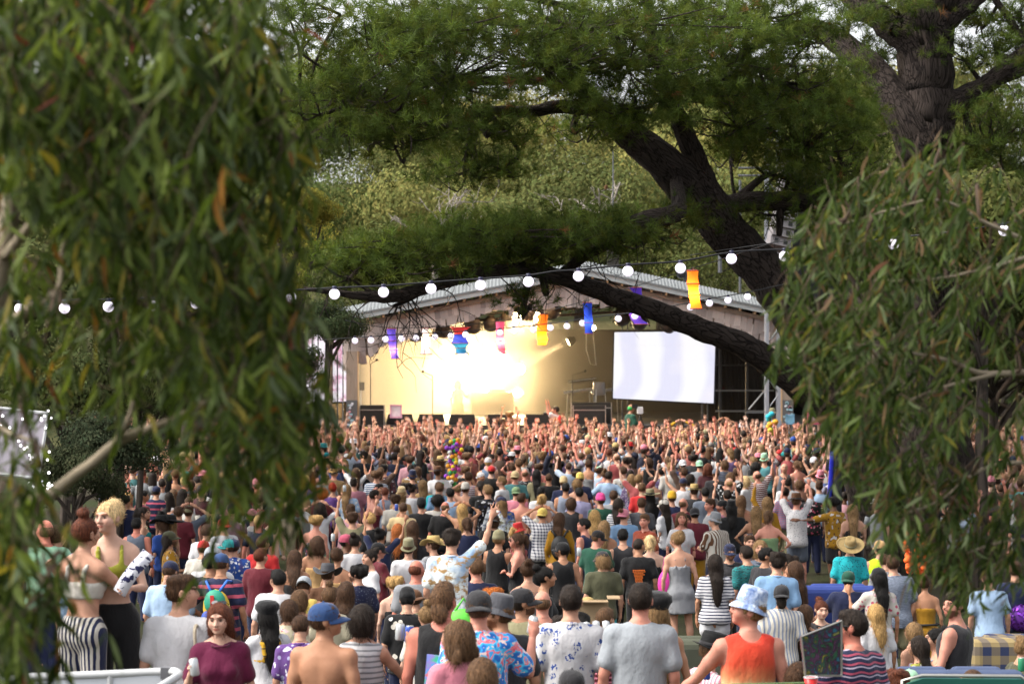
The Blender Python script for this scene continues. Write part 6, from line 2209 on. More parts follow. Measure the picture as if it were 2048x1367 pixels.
P('F', 1515, 945, 22.2, 'with fair fringe and olive t-shirt, reclining on the checked couch', 'messy:dirty', 'tee:olive', 'long:navy', arms='lap fwd', leg='sit', yaw=70, hy=12, hp=-10, H=1.55)
P('F', 1285, 330, 33, 'in light blue shirt and pale jeans under the gum leaves', 'short:brown', 'tee:sky', 'long:ldenim', H=1.78)
P('F', 1500, 260, 34, 'in khaki shorts carrying a purple sparkling bag', 'short:brown', 'tee:navy', 'shorts:khaki', H=1.82)
SB = PEOPLE[-1][3]
P('F', 275, 60, 36, 'in lime high-visibility vest over white sleeves, back turned', 'short:dark', 'sleeveless:lime', 'long:navy', 'cap:tan', H=1.74)
P('F', 330, 190, 35, 'in plain grey t-shirt bending right of the high-visibility vest', 'short:brown', 'tee:grey', 'long:navy', hp=-15, H=1.62)
# --- third rank
P('G', 1090, 480, None, 'in lavender grey shirt with dark strap across the back', 'buzz:auburn', 'shirt:bgrey', 'long:navy', skin='pink')
LV = PEOPLE[-1][3]
P('G', 1240, 640, None, 'in sand t-shirt drinking from a blue can, back turned', 'buzz:brown', 'tee:sand', 'long:navy', arms='face dn', build=1.1, skin='tan')
P('G', 1630, 628, None, 'bald in plain black t-shirt, left of centre', 'balding:mid', 'tee:black', 'long:black', skin='burn', build=1.1)
P('G', 1440, 590, None, 'in black beanie and printed black t-shirt', 'short:black', 'tee:black', 'long:black', 'beanie:black', build=1.08)
P('G', 1570, 578, None, 'with round black afro left of the bald black t-shirt', 'afro:black', 'tee:offwhite:floral:brown', 'long:navy', skin='brown')
P('G', 1190, 855, None, 'with copper red hair and black top', 'long:ginger', 'tee:black', 'long:black', sex='f', skin='pale')
P('G', 1400, 820, None, 'with very long brown hair right of the copper red hair', 'vlong:brown', 'tee:char', 'long:black', sex='f')
P('G', 1030, 910, None, 'in navy top with one arm straight up, left of copper red hair', 'bun:black', 'tee:navy', 'long:navy', sex='f', arms='up upo', skin='tan')
P('G', 740, 742, None, 'in stone coloured t-shirt with both arms high', 'messy:brown', 'tee:khaki', 'long:navy', arms='up upo')
P('G', 315, 765, None, 'in dark floral dress with short blond curls', 'curly:blond', 'dress:navy:floral:dpink', 'skirt:navy', sex='f', skin='pink', build=1.1)
P('G', 405, 640, None, 'in white t-shirt with both hands on dark curls', 'wavy:dark', 'tee:white', 'long:mint', sex='f', arms='head head')
P('G', 1860, 650, None, 'with golden hair and both hands on head', 'long:blond', 'strap:black', 'long:navy', sex='f', arms='head head', skin='tan')
P('G', 1895, 790, None, 'in navy top with brown ponytail, left of the pointing arm', 'pony:brown', 'tee:navy', 'long:navy', sex='f')
P('G', 1575, 430, None, 'in turquoise t-shirt far behind the black afro', 'short:mid', 'tee:turq', 'long:navy')
P('G', 1632, 440, None, 'in light blue t-shirt right of the turquoise t-shirt', 'short:mid', 'tee:ldenim', 'long:navy')
P('G', 1742, 490, None, 'in light blue shirt with black cross strap', 'short:black', 'tee:sky', 'long:navy')
P('G', 1465, 405, None, 'with long straight fair hair left of the turquoise t-shirt', 'vlong:dirty', 'tee:tan', 'long:navy', sex='f')
P('G', 1345, 318, None, 'in dark blue bucket hat', 'short:brown', 'tee:navy', 'long:navy', 'bucket:navy')
P('G', 1915, 435, None, 'in white beanie with red mark, left of centre', 'short:brown', 'strap:black', 'long:navy', 'beanie:offwhite', arms='head dn')
P('G', 1350, 450, None, 'in white sleeveless top with dark tied hair', 'bun:dark', 'sleeveless:white', 'long:navy', sex='f', hy=40)
P('G', 540, 440, None, 'with vivid red hair piled up, beside the gum leaves', 'updo:red', 'tee:purple', 'long:navy', sex='f')
P('G', 425, 512, None, 'with big curly orange hair behind the gum leaves', 'afro:orange', 'tee:maroon', 'long:navy', sex='f', skin='pale')
P('G', 975, 447, None, 'with black hair smiling back at the camera', 'short:black', 'tee:navy', 'long:navy', yaw=160, skin='tan')
P('G', 930, 512, None, 'with dark hair and one hand raised to the face, turned right', 'short:dark', 'strap:maroon', 'long:navy', yaw=60, arms='head face', skin='pink')
P('G', 785, 392, None, 'in mauve t-shirt with dark hair', 'quiff:dark', 'tee:mauve', 'long:navy')
P('G', 735, 452, None, 'with long light brown hair left of the lavender grey shirt', 'vlong:dirty', 'tee:sky:floral:white', 'long:navy', sex='f')
P('G', 1212, 490, None, 'in sand coloured bucket hat with fair hair below', 'long:dirty', 'tee:tan', 'long:navy', 'bucket:sand', sex='f')
P('G', 1205, 560, None, 'with short curly brown hair below the sand bucket hat', 'messy:brown', 'tee:offwhite', 'long:navy')
P('H', 840, 690, None, 'in navy plaid shirt and yellow cap with both hands on head', 'short:brown', 'shirt:white:plaid:navy', 'long:black', 'capback:lemon', arms='head head', build=1.05, skin='tan')
P('H', 665, 545, None, 'shirtless in the thick of the crowd, seen from behind', 'short:brown', 'bare', 'shorts:navy', skin='pink')
P('H', 340, 750, None, 'in black cap and black t-shirt with hair to the shoulders', 'bob:brown', 'tee:black', 'long:black', 'capback:black')
P('H', 420, 575, None, 'in navy cap and blue painted print shirt with long fair hair', 'long:dirty', 'shirt:blue:scenic:khaki', 'long:navy', 'cap:navy', hy=-45)
P('H', 335, 565, None, 'in pale grey shirt with darker band, left of navy cap', 'short:brown', 'long:lgrey:hband:slate', 'long:navy')
P('H', 1125, 590, None, 'in loose charcoal tank top with brown hair, centre of crowd', 'bob:brown', 'tank:char', 'long:black')
P('H', 1045, 740, None, 'in mustard jacket wearing a black backpack, long brown hair', 'long:brown', 'long:mustard', 'long:black', sex='f')
MJ = PEOPLE[-1][3]
P('H', 1265, 805, None, 'in navy tank top, sharp profile to the left', 'short:black', 'tank:navy', 'long:navy', yaw=-55, hy=-30, skin='pink')
P('H', 1475, 820, None, 'with long fair hair and bare back, right of dark green t-shirt', 'vlong:dirty', 'bra:tan', 'long:tan', sex='f', skin='tan')
P('H', 1380, 712, None, 'with long golden hair and mustard top', 'long:blond', 'strap:mustard', 'long:navy', sex='f')
P('H', 1625, 595, None, 'in striped t-shirt under navy overalls crossed at the back', 'long:dark', 'tee:white:hstripe:slate', 'long:navy', sex='f')
OV = PEOPLE[-1][3]
P('H', 1692, 700, None, 'in pink patterned cap right of the navy overalls', 'bun:mid', 'tee:ldenim', 'long:navy', 'capback:pink', hy=40)
P('H', 1890, 765, None, 'in rust red shirt facing the camera to the left', 'quiff:mid', 'shirt:rust', 'long:navy', yaw=-140, skin='pink')
P('H', 1970, 500, None, 'in broad khaki hat and black coat', 'long:black', 'long:black', 'long:black', 'wide:khaki')
P('H', 1440, 545, None, 'in pink beanie and green shirt', 'short:brown', 'tee:green', 'long:navy', 'beanie:hot', hy=-30)
P('H', 1560, 520, None, 'in plain grey t-shirt right of the pink beanie', 'short:brown', 'tee:grey', 'long:navy')
P('H', 1210, 490, None, 'in pale lavender shirt with black hair', 'short:black', 'shirt:lav', 'long:navy')
P('H', 1075, 440, None, 'in blue grey tank top with cropped black hair', 'short:black', 'tank:bgrey', 'long:navy', skin='tan')
P('H', 1490, 320, None, 'in light blue shirt with elbows out, right of centre', 'short:dark', 'shirt:sky', 'long:navy', arms='hip hip', build=1.08)
P('H', 1255, 390, None, 'with short fair hair and rust coloured straps', 'bob:dirty', 'strap:rust', 'long:olive', sex='f')
P('H', 920, 340, None, 'with shaved head and black t-shirt, centre of crowd', 'buzz:brown', 'tee:black', 'long:black', skin='tan')
P('H', 800, 300, None, 'with long black hair and sage overalls', 'vlong:black', 'tee:khaki', 'long:khaki', sex='f')
P('H', 680, 295, None, 'bald beside a black and white patterned top', 'balding:mid', 'tee:black:dots:white', 'long:navy', skin='pink')
P('H', 560, 475, None, 'in green striped cap and dusty pink t-shirt', 'short:brown', 'tee:pink', 'long:navy', 'capback:sage')
P('H', 775, 550, None, 'with fair ponytail right of the bare back', 'pony:blond', 'strap:offwhite', 'long:navy', sex='f')
P('H', 840, 480, None, 'in white collarless top with black hair', 'short:black', 'tee:white', 'long:navy')
P('H', 1875, 440, None, 'in coral red shirt left of the broad khaki hat', 'short:mid', 'tee:red', 'long:navy')
P('H', 1840, 590, None, 'with short dark hair in front of the coral red shirt', 'short:brown', 'tee:dgrey', 'long:navy')
P('H', 1055, 370, None, 'in beige beanie near the centre', 'short:brown', 'tee:navy', 'long:navy', 'beanie:sand')
P('H', 1245, 335, None, 'in yellow beanie near the centre', 'short:brown', 'tee:navy', 'long:navy', 'beanie:lemon')
P('I', 150, 525, None, 'in white cap with sunglasses on it and long dark hair, facing left', 'vlong:dark', 'tee:white', 'long:navy', 'cap:offwhite', sex='f', yaw=-50, glasses='up')
P('I', 195, 450, None, 'in rainbow coloured cap', 'short:brown', 'tee:navy', 'long:navy', 'beanie:yellow')
P('I', 400, 395, None, 'in straw fedora, back turned, right of centre', 'short:brown', 'tee:char', 'long:navy', 'fedora:straw')
P('I', 530, 525, None, 'with swept brown hair facing left', 'quiff:brown', 'tee:grey', 'long:navy', yaw=-95, skin='pink')
P('I', 655, 530, None, 'in black and white cap and grey tank top, facing left', 'short:brown', 'tank:mauve', 'long:navy', 'capback:black', yaw=-60, hy=-25, beard='brown', skin='pink')
P('I', 745, 545, None, 'in large black hat behind the black and white cap', 'long:black', 'tee:black', 'long:navy', 'bucket:black')
P('I', 590, 655, None, 'in grey bucket hat and brown striped shirt, turned left', 'short:grey', 'shirt:offwhite:vstripe:brown', 'long:navy', 'bucket:grey', yaw=-40, hy=-25, arms='fwd dn')
P('I', 400, 600, None, 'in black cap and maroon t-shirt, behind the grey playsuit', 'short:dark', 'tee:maroon', 'long:mustard', 'capback:char', skin='tan', build=1.06)
P('I', 265, 640, None, 'in white top smiling at the camera, right of centre', 'long:mid', 'tee:white', 'long:navy', sex='f', yaw=175, skin='pink')
P('I', 325, 660, 43, 'with dark hair peering past the smiling person', 'short:dark', 'tee:navy', 'long:navy', yaw=170, skin='pink')
P('I', 930, 590, None, 'with straight golden hair, mustard band and striped top', 'vlong:dirty', 'strap:navy:hstripe:white', 'long:navy', sex='f', skin='tan', arms='hip hip')
P('I', 820, 490, None, 'with very long fair brown hair right of the large black hat', 'vlong:mid', 'strap:char', 'long:navy', sex='f')
P('I', 1085, 630, None, 'in sage green dress with both hands on hips', 'pony:mid', 'dress:sage', 'skirt:sage', sex='f', arms='hip hip', skin='pink', build=1.05)
P('I', 1320, 478, None, 'in white dotted shirt and brown hat with both arms straight up', 'short:mid', 'shirt:white:dots:slate', 'shorts:slate', 'fedora:brown', arms='up up', yaw=10, skin='pink', H=1.84)
P('I', 1660, 505, None, 'in mustard shirt and dark headband stretching an arm to the left', 'curly:black', 'shirt:mustard:floral:brown', 'shorts:char', 'band:black', arms='out dn', yaw=-28, hy=-30, skin='brown', beard='black', H=1.80)
P('I', 1810, 570, None, 'with long fair hair and black top beside the right gum', 'vlong:dirty', 'strap:black', 'long:black', sex='f', skin='fair', arms='dn fwd')
P('I', 1040, 505, None, 'in mustard long sleeves with one arm raised', 'long:dirty', 'long:mustard', 'long:navy', sex='f', arms='up dn')
P('I', 1440, 430, None, 'in black dark patterned shirt right of the raised arms', 'short:brown', 'shirt:black:floral:dpink', 'long:navy')
P('I', 1510, 365, None, 'in pale blue shirt beside the tall blue pole', 'quiff:brown', 'shirt:sky', 'long:navy')
P('I', 285, 335, None, 'in navy cap and white tank top with arm up', 'short:mid', 'sleeveless:white', 'long:navy', 'cap:navy', arms='upo dn')
P('I', 370, 300, None, 'with dark hair turned right beside the navy cap', 'bob:dark', 'tee:lgrey', 'long:navy', sex='f', yaw=50)
P('I', 565, 250, None, 'in slate blue cap in the middle distance', 'short:brown', 'tee:char', 'long:navy', 'cap:slate')
P('I', 455, 175, None, 'in pale green cap in the middle distance', 'short:brown', 'tee:grey', 'long:navy', 'capback:mint')
P('I', 295, 172, None, 'in white cap in the middle distance', 'short:brown', 'tee:navy', 'long:navy', 'capback:white')
P('I', 940, 215, None, 'with round black curls in the middle distance', 'afro:black', 'tee:khaki', 'long:navy', skin='brown')
P('I', 865, 320, None, 'with blond hair in profile, one hand up', 'bob:pale', 'tee:white', 'long:navy', sex='f', arms='dn upf', yaw=-60)
P('I', 345, 515, None, 'bald in maroon top behind the black and maroon cap', 'balding:mid', 'tee:maroon', 'long:navy', skin='pink')
P('I', 480, 425, None, 'with dark cropped hair and blue top left of the fair haired', 'short:black', 'tee:slate', 'long:navy')
P('I', 690, 445, None, 'with dark brown hair between two raised hands', 'short:dark', 'tee:char', 'long:navy', arms='upf upf')
P('I', 790, 245, None, 'in white t-shirt with short brown hair, middle distance right', 'short:brown', 'tee:white', 'long:navy')
# --- those who stand out near the stage
for px, py, kw in ((1112, 832, dict(hat='santa', hatc='red', top='tee', ca='brown', label='person in red and white santa hat at the front of the crowd')), (1165, 858, dict(hat='wide', hatc='red', top='tee', ca='coral', sex='f', hair='long', label='person in wide red hat near the stage front')), (1166, 880, dict(hat='wide', hatc='white', top='tee', ca='white', label='person in white panama hat with black band')),
                   (1368, 842, dict(top='long', ca='yellow', aL='head', aR='head', label='person in yellow top clasping hands overhead before the dark stage')), (1452, 838, dict(top='bare', ca='white', aL='head', aR='head', skin='tan', label='person with bare arms arched overhead right of the screen')), (1606, 868, dict(hat='wide', hatc='black', top='tee', ca='char', label='person in large black hat below the right stage post')), (1400, 880, dict(hat='wide', hatc='dstraw', top='tee', ca='char', label='person in broad brown straw hat below the screen')), (1004, 836, dict(top='bare', aL='dn', aR='upo', skin='pink', label='person leaning one bare arm up in front of the glare'))):
    person(px, py, solve_D(py), level=1, **kw)
N_HAND = len(PEOPLE)
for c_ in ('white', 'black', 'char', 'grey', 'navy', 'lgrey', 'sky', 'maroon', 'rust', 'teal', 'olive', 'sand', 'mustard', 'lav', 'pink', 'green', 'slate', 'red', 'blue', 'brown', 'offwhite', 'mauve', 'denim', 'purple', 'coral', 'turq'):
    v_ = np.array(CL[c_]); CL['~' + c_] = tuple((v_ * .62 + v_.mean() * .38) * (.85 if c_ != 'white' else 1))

# --- the rest of those who can be told apart: filled in between the people above
rng = np.random.default_rng(99)
random.seed(4)
TOPS = [('tee', 'm'), ('tee', 'f'), ('tank', 'm'), ('shirt', 'm'), ('strap', 'f'), ('tee', 'm'), ('sleeveless', 'f'), ('long', 'm')]
TCOL = ['white', 'white', 'black', 'black', 'char', 'grey', 'navy', 'lgrey', 'sky', 'maroon', 'rust', 'teal', 'olive', 'sand', 'mustard', 'lav', 'pink', 'green', 'slate', 'red', 'blue', 'brown', 'offwhite', 'mauve', 'denim', 'purple', 'coral', 'turq']
CNAME = {'char': 'charcoal', 'lgrey': 'light grey', 'sky': 'sky blue', 'lav': 'lavender', 'offwhite': 'off-white', 'denim': 'denim blue', 'turq': 'turquoise', 'dpink': 'dusky pink', 'hot': 'hot pink', 'lemon': 'lemon yellow', 'dgrey': 'dark grey', 'slate': 'slate blue'}
TNAME = {'tee': 't-shirt', 'tank': 'tank top', 'shirt': 'collared shirt', 'strap': 'strappy top', 'sleeveless': 'sleeveless top', 'long': 'long-sleeved top'}
HMEN = ['short', 'short', 'short', 'quiff', 'messy', 'buzz', 'balding', 'curly', 'mullet']
HWOM = ['long', 'long', 'vlong', 'bob', 'wavy', 'pony', 'bun', 'updo', 'curly']
HNAME = {'cap': 'cap', 'capback': 'backward cap', 'bucket': 'bucket hat', 'wide': 'wide hat', 'beanie': 'beanie', 'fedora': 'fedora'}
APOSE = [('dn dn', ''), ('dn dn', ''), ('dn dn', ''), ('up up', 'both arms up'), ('upo upo', 'arms spread high'), ('dn up', 'right arm up'), ('up dn', 'left arm up'), ('upf upf', 'hands clapping overhead'), ('head head', 'hands on head'), ('fwd fwd', 'hands in front')]
LMK = [(560, 'behind the left gum'), (745, 'left of the violet lantern'), (830, 'below the violet lantern'), (885, 'below the white lantern'), (960, 'below red and blue lantern'), (1040, 'below the pink lantern'), (1130, 'below lower orange lantern'), (1225, 'below the blue lantern'), (1330, 'below left half of screen'), (1440, 'below right half of screen'), (1560, 'right of the screen'), (1680, 'near the tall blue pole'), (2060, 'behind the right gum')]
USED = {o['label'] for *_, o in PEOPLE}


def hides(px, py, D):
    for hx, hy_, d, o in PEOPLE[:N_HAND]:
        if d > D + .4 and abs(px - hx) < .24 * F / D and py < hy_ + .40 * F / d: return True
    return False


def hname(c): return CNAME.get(c, c)


def taken(x, D):
    for px, py, d, o in PEOPLE:
        if abs(d - D) < 1.1 and abs((px - 1024) / F * d - x) < .50: return True
        if abs(d - D) < .55 and abs((px - 1024) / F * d - x) < .62: return True
    return False


cand = []
for D in np.arange(39.5, 66.0, .62):
    w0, w1 = (-16, 16)
    for x in np.arange(w0, w1, .62):
        cand.append((x + rng.normal(0, .13), D + rng.normal(0, .16)))
cand.sort(key=lambda c: c[1])
REST = []
for x, D in cand:
    px = 1024 + x / D * F
    if px < 215 or px > 2070: continue
    if D < 40 and (px < 260 or px > 1640): continue
    if D < 44 and px > 1700: continue
    if px > 1700 and D < 52 and rng.random() < .6: continue
    if D < 46 and rng.random() < .25: continue
    if taken(x, D): continue
    if 1540 < px < 1730 and D < 48: continue
    if D < 52 and hides(px, 683.5 - (ground_z(D) + 1.72) * F / D, D): continue
    if len(PEOPLE) >= 292 or (px < 640 or px > 1660):
        REST.append((x, D)); continue
    if D < 43 and rng.random() < .35: continue
    tp, sx_ = TOPS[rng.integers(len(TOPS))]
    c = TCOL[rng.integers(len(TCOL))]
    pt = rng.choice(['plain', 'plain', 'plain', 'plain', 'plain', 'plain', 'hstripe', 'floral', 'dots'])
    hat = None
    if rng.random() < .24: hat = rng.choice(['cap', 'capback', 'capback', 'bucket', 'wide', 'beanie', 'fedora'])
    hcol = rng.choice(['black', 'white', 'navy', 'red', 'sand', 'pink', 'grey', 'blue', 'khaki', 'mint'])
    if hat in ('wide', 'fedora'): hcol = rng.choice(['straw', 'black', 'dstraw', 'brown'])
    ap, an = APOSE[rng.integers(3 if D < 46 or rng.random() < .4 else len(APOSE))]
    if tp == 'long' and ('up' in ap or 'head' in ap): tp = 'tee'
    for px_, nm in LMK:
        if px < px_: lm = nm; break
    lab = 'person in ' + (hname(hcol).replace('dstraw', 'dark straw') + ' ' + HNAME[hat] + ' and ' if hat else '') + hname(c) + ' ' + {'hstripe': 'striped ', 'vstripe': 'striped ', 'floral': 'floral ', 'dots': 'dotted ', 'plain': ''}[pt] + TNAME[tp] + (', ' + an if an else '') + ', ' + lm
    hs = rng.choice(HMEN if sx_ == 'm' else HWOM)
    hc_ = rng.choice(['brown', 'brown', 'brown', 'dark', 'dark', 'black', 'mid', 'mid', 'dirty', 'dirty', 'auburn', 'blond'])
    for extra in ('', ' with ' + {'long': 'long hair', 'vlong': 'very long hair', 'bob': 'bobbed hair', 'wavy': 'wavy hair', 'pony': 'a ponytail', 'bun': 'a bun', 'updo': 'pinned-up hair', 'curly': 'curly hair', 'short': 'short hair', 'quiff': 'swept hair', 'messy': 'tousled hair', 'buzz': 'cropped hair', 'balding': 'thinning hair', 'mullet': 'hair over the collar'}[hs], ' farther back'):
        if lab + extra not in USED: break
    lab += extra
    if len(lab.split()) > 16: lab = lab.replace(', ' + an, '')
    if lab in USED or len(lab.split()) > 16: REST.append((x, D)); continue
    USED.add(lab)
    H = (1.77 if sx_ == 'm' else 1.66) + rng.normal(0, .05)
    up = 0 if hat is None else HAT_UP[hat]
    py = 683.5 - (ground_z(D) + H * (1.755 + up) / 1.755) * F / D
    a = ap.split()
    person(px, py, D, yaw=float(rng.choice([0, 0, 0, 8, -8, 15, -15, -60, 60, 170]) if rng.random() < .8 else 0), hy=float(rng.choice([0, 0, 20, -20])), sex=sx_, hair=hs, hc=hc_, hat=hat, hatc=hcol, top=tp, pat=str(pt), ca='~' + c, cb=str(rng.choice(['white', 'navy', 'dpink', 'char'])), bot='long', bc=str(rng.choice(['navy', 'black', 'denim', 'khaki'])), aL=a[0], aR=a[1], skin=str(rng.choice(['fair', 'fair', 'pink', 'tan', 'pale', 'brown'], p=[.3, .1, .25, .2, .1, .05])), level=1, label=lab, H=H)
print('PEOPLE', N_HAND, len(PEOPLE), 'rest', len(REST))

# --- the mass by the stage: one object, built from a few coarse figures
SIMPLE = {}


def simple_figure(pose, hairk):
    key = (pose, hairk)
    if key in SIMPLE: return SIMPLE[key]
    m = MB()
    sk, tp_, hr = (1, 0, 0), (0, 1, 0), (0, 0, 1)      # colour slots, replaced per figure
    m.lathe([(.12, .75), (.165, .9), (.15, 1.05), (.175, 1.3), (.15, 1.41), (.07, 1.47)], 7, (0, 0, 0), 1, .68, col=tp_)
    m.lathe([(.055, 1.42), (.05, 1.55)], 6, (0, 0, 0), col=sk)
    m.sphere((0, .02, 1.64), .085, 7, 5, .95, 1.1, 1.3, col=sk)
    if hairk == 'short': m.sphere((0, -.008, 1.672), .092, 7, 5, .98, 1.08, 1.08, col=hr)
    elif hairk == 'long':
        m.sphere((0, -.015, 1.66), .098, 7, 5, 1, 1.08, 1.2, col=hr)
        m.lathe([(.04, 1.25), (.09, 1.35), (.10, 1.55), (.09, 1.65)], 8, (0, -.08, 0), 1, .45, col=hr)
    elif hairk == 'hat':
        m.lathe([(.10, 1.70), (.095, 1.76), (.08, 1.79), (.001, 1.80)], 10, (0, 0, 0), .95, 1.15, col=hr)
        m.lathe([(.15, 1.695), (.09, 1.705)], 10, (0, .01, 0), .95, 1.15, col=hr)
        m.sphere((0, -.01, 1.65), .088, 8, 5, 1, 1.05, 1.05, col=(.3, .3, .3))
    elif hairk == 'cap':
        m.sphere((0, 0, 1.70), .095, 7, 5, .98, 1.12, .95, col=hr)
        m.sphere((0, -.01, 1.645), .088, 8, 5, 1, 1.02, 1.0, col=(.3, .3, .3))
    aL, aR = pose.split()
    for side, ap in (('L', aL), ('R', aR)):
        sh, e, w = arm_pts('m', side, ap)
        m.tube([sh, sh * .4 + e * .6], [.064, .058], 5, col=tp_)
        m.tube([sh * .5 + e * .5, e, e * .6 + w * .4, w], [.046, .038, .036, .026], 5, col=sk, cap=False)
        d = (w - e) / np.linalg.norm(w - e)
        M_, s_ = hand_frame(e, w, side, 'open')
        x = M_[:3, 0]
        m.tube([w, w + d * .05, w + d * .095], [.025, .042, .036], 5, col=sk)
        if ap.startswith('up'):
            for q in (-.03, -.010, .010, .03):
                b = w + d * .085 + x * q
                m.tube([b, b + d * (.085 - abs(q)) + x * q * .6], [.0115, .008], 3, col=sk, cap=False)
            b = w + d * .03 + x * .035
            m.tube([b, b + d * .05 + x * .035], [.013, .009], 3, col=sk, cap=False)
    V = np.concatenate(m.V); C = np.concatenate(m.C)
    T = np.concatenate(m.T) if m.T else np.zeros((0, 3), int)
    Q = np.concatenate(m.Q)
    SIMPLE[key] = (V, T, Q, C)
    return SIMPLE[key]


mass = MB()
SKA = np.array([SKIN[k] for k in ('fair', 'pink', 'tan', 'fair', 'pale', 'brown', 'burn')])
HCA = np.array([HC[k] for k in ('brown', 'brown', 'brown', 'dark', 'dark', 'black', 'black', 'mid', 'mid', 'dirty', 'dirty', 'auburn', 'blond')])
HTA = np.array([CL[k] for k in ('white', 'straw', 'black', 'red', 'navy', 'pink', 'khaki', 'sand', 'teal', 'blue')])
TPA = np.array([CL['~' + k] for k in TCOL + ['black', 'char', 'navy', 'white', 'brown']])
extra = [(x + rng.normal(0, .1), D + rng.normal(0, .12)) for D in np.arange(66.0, 72.3, .55) for x in np.arange(-12, 14, .56)]
for x, D in REST + [c for c in extra if 215 < 1024 + c[0] / c[1] * F < 2070]:
    near = D < 57
    pu = .18 if D < 54 else .45 if D < 60 else .86
    pu *= .75 + .45 * math.sin(x * 1.7 + D * .9) * math.sin(x * .6 - D * 1.3 + 1)
    if rng.random() < pu: pose = rng.choice(['up up', 'upo upo', 'up dn', 'dn up', 'upf upf', 'upo up', 'dn upo', 'upf dn'])
    else: pose = 'dn dn'
    hk = rng.choice(['short', 'short', 'long', 'long', 'hat', 'cap'], p=[.31, .22, .2, .11, .06, .10])
    V, T, Q, C = simple_figure(str(pose), str(hk))
    sk = SKA[rng.integers(len(SKA))] * (.95 + .35 * rng.random())  # skin colour raised to stand for stage light on the far crowd
    hr = HTA[rng.integers(len(HTA))] if hk in ('hat', 'cap') else HCA[rng.integers(len(HCA))]
    tp_ = TPA[rng.integers(len(TPA))] if rng.random() > .08 else sk
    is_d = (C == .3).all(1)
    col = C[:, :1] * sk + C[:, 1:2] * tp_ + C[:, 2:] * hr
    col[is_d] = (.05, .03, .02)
    s = .90 + .17 * rng.random()
    a = rng.normal(0, .35)
    ca, sa = math.cos(a), math.sin(a)
    W = V * s
    lean = rng.normal(0, .05)
    W = np.stack([W[:, 0] * ca - W[:, 1] * sa + W[:, 2] * lean * (W[:, 2] > 1) * .3, W[:, 0] * sa + W[:, 1] * ca, W[:, 2]], 1)
    mass.add(W + np.array([x, D, ground_z(D)]), T=T, Q=Q, col=col)
cm = mass.build('crowd', vcol_mat('crowd_cloth', .75, .25, .1, 6), smooth=True)
tag(cm, 'packed mass of people with raised arms in front of the stage', 'crowd', kind='stuff')

# ------------------------------------------------------------------ string lights and lanterns
GLOBE = glow_mat('lit_globe', (.93, .86, 1.0), .33)
CABLE = flat_mat('black_cable', (.012, .012, .014), .5)
SOCK = flat_mat('blue_black_socket', (.02, .02, .05), .5)


def hang(name, label, wire, globes, rad, group, mat=GLOBE, sock=True):
    W = smooth_path([tuple(at(x, y, d)) for x, y, d in wire], 6)
    c = Vector(W[len(W) // 2])
    root = empty(name, c)
    tag(root, label, 'string lights', group)
    m = MB().tube(W - np.array(c), .011 if rad > .05 else .009, 6)
    m.build('cable', CABLE, root, True)
    g = MB().sphere((0, 0, 0), rad, 16, 10).mesh('globe', True)
    g.materials.append(mat)
    k = MB().lathe([(.001, rad * 1.55), (rad * .42, rad * 1.5), (rad * .45, rad * .86), (rad * .3, rad * .8)], 10).mesh('socket', True)
    k.materials.append(SOCK)
    xs = W[:, 0] / W[:, 1] * F + 1024
    for px, py in globes:
        d = float(np.interp(px, xs, W[:, 1]))
        o = link('globe', g, None, root, at(px, py, d) - c)
        link('socket', k, None, o)
        z = W[int(np.argmin(abs(xs - px))), 2]
        if z - (at(px, py, d).z + rad * 1.5) > .01: pass
    return root


hang('festoon_lights', 'nearer string of large white globe lights crossing the whole photo', [(-60, 605, 25), (40, 602, 25), (129, 600, 25), (217, 598, 25), (305, 595, 25.2), (392, 590, 25.4), (480, 584, 25.6), (582, 580, 26), (669, 575, 26), (767, 571, 26), (862, 564, 26), (961, 557, 26), (1057, 550, 26), (1110, 542, 26), (1157, 539, 26), (1256, 529, 26), (1361, 522, 26), (1463, 504, 26), (1569, 498, 26), (1674, 490, 26), (1787, 475, 25.5), (1900, 464, 25), (2008, 447, 25), (2110, 425, 25)],
     [(40, 617), (129, 616), (217, 613), (305, 611), (392, 606), (479, 601), (582, 594), (669, 588), (767, 584), (862, 577), (961, 570), (1057, 563), (1157, 552), (1256, 542), (1361, 536), (1463, 517), (1569, 512), (1674, 503), (1787, 488), (2008, 461)], .058, 'festoon lights')
hang('festoon_lights', 'farther string of small globe lights across the front of the stage arch', [(640, 680, 52), (690, 676, 51), (742, 673, 50), (803, 668, 50), (870, 665, 50), (931, 662, 50), (1000, 657, 50), (1067, 650, 50), (1134, 642, 50), (1200, 632, 49), (1270, 624, 48), (1342, 612, 47), (1419, 597, 46), (1495, 584, 45), (1560, 570, 44), (1640, 550, 42)],
     [(710, 681), (742, 680), (771, 678), (803, 677), (832, 676), (870, 674), (902, 672), (931, 669), (1000, 665), (1028, 661), (1067, 659), (1101, 655), (1134, 652), (1165, 646), (1237, 637), (1270, 632), (1342, 621), (1381, 614), (1419, 606), (1456, 600), (1495, 593)], .066, 'festoon lights')


def wire(name, label, pts, r=.008):
    W = smooth_path([tuple(at(*p)) for p in pts], 6)
    return tag(MB().tube(W, r, 5).build(name, CABLE, smooth=True), label, 'cable')


wire('hanging_wire', 'thin dark wire carrying the coloured lanterns across the arch', [(690, 640, 50), (740, 650, 50), (790, 655, 50), (900, 652, 50), (1000, 641, 50), (1085, 624, 50), (1176, 600, 49), (1260, 575, 46), (1400, 532, 40), (1560, 480, 35)])
wire('hanging_wire', 'faint wire just above the large globe lights at right', [(1380, 510, 27), (1480, 495, 27), (1600, 478, 26.5), (1780, 455, 26), (1950, 420, 26)], .004)


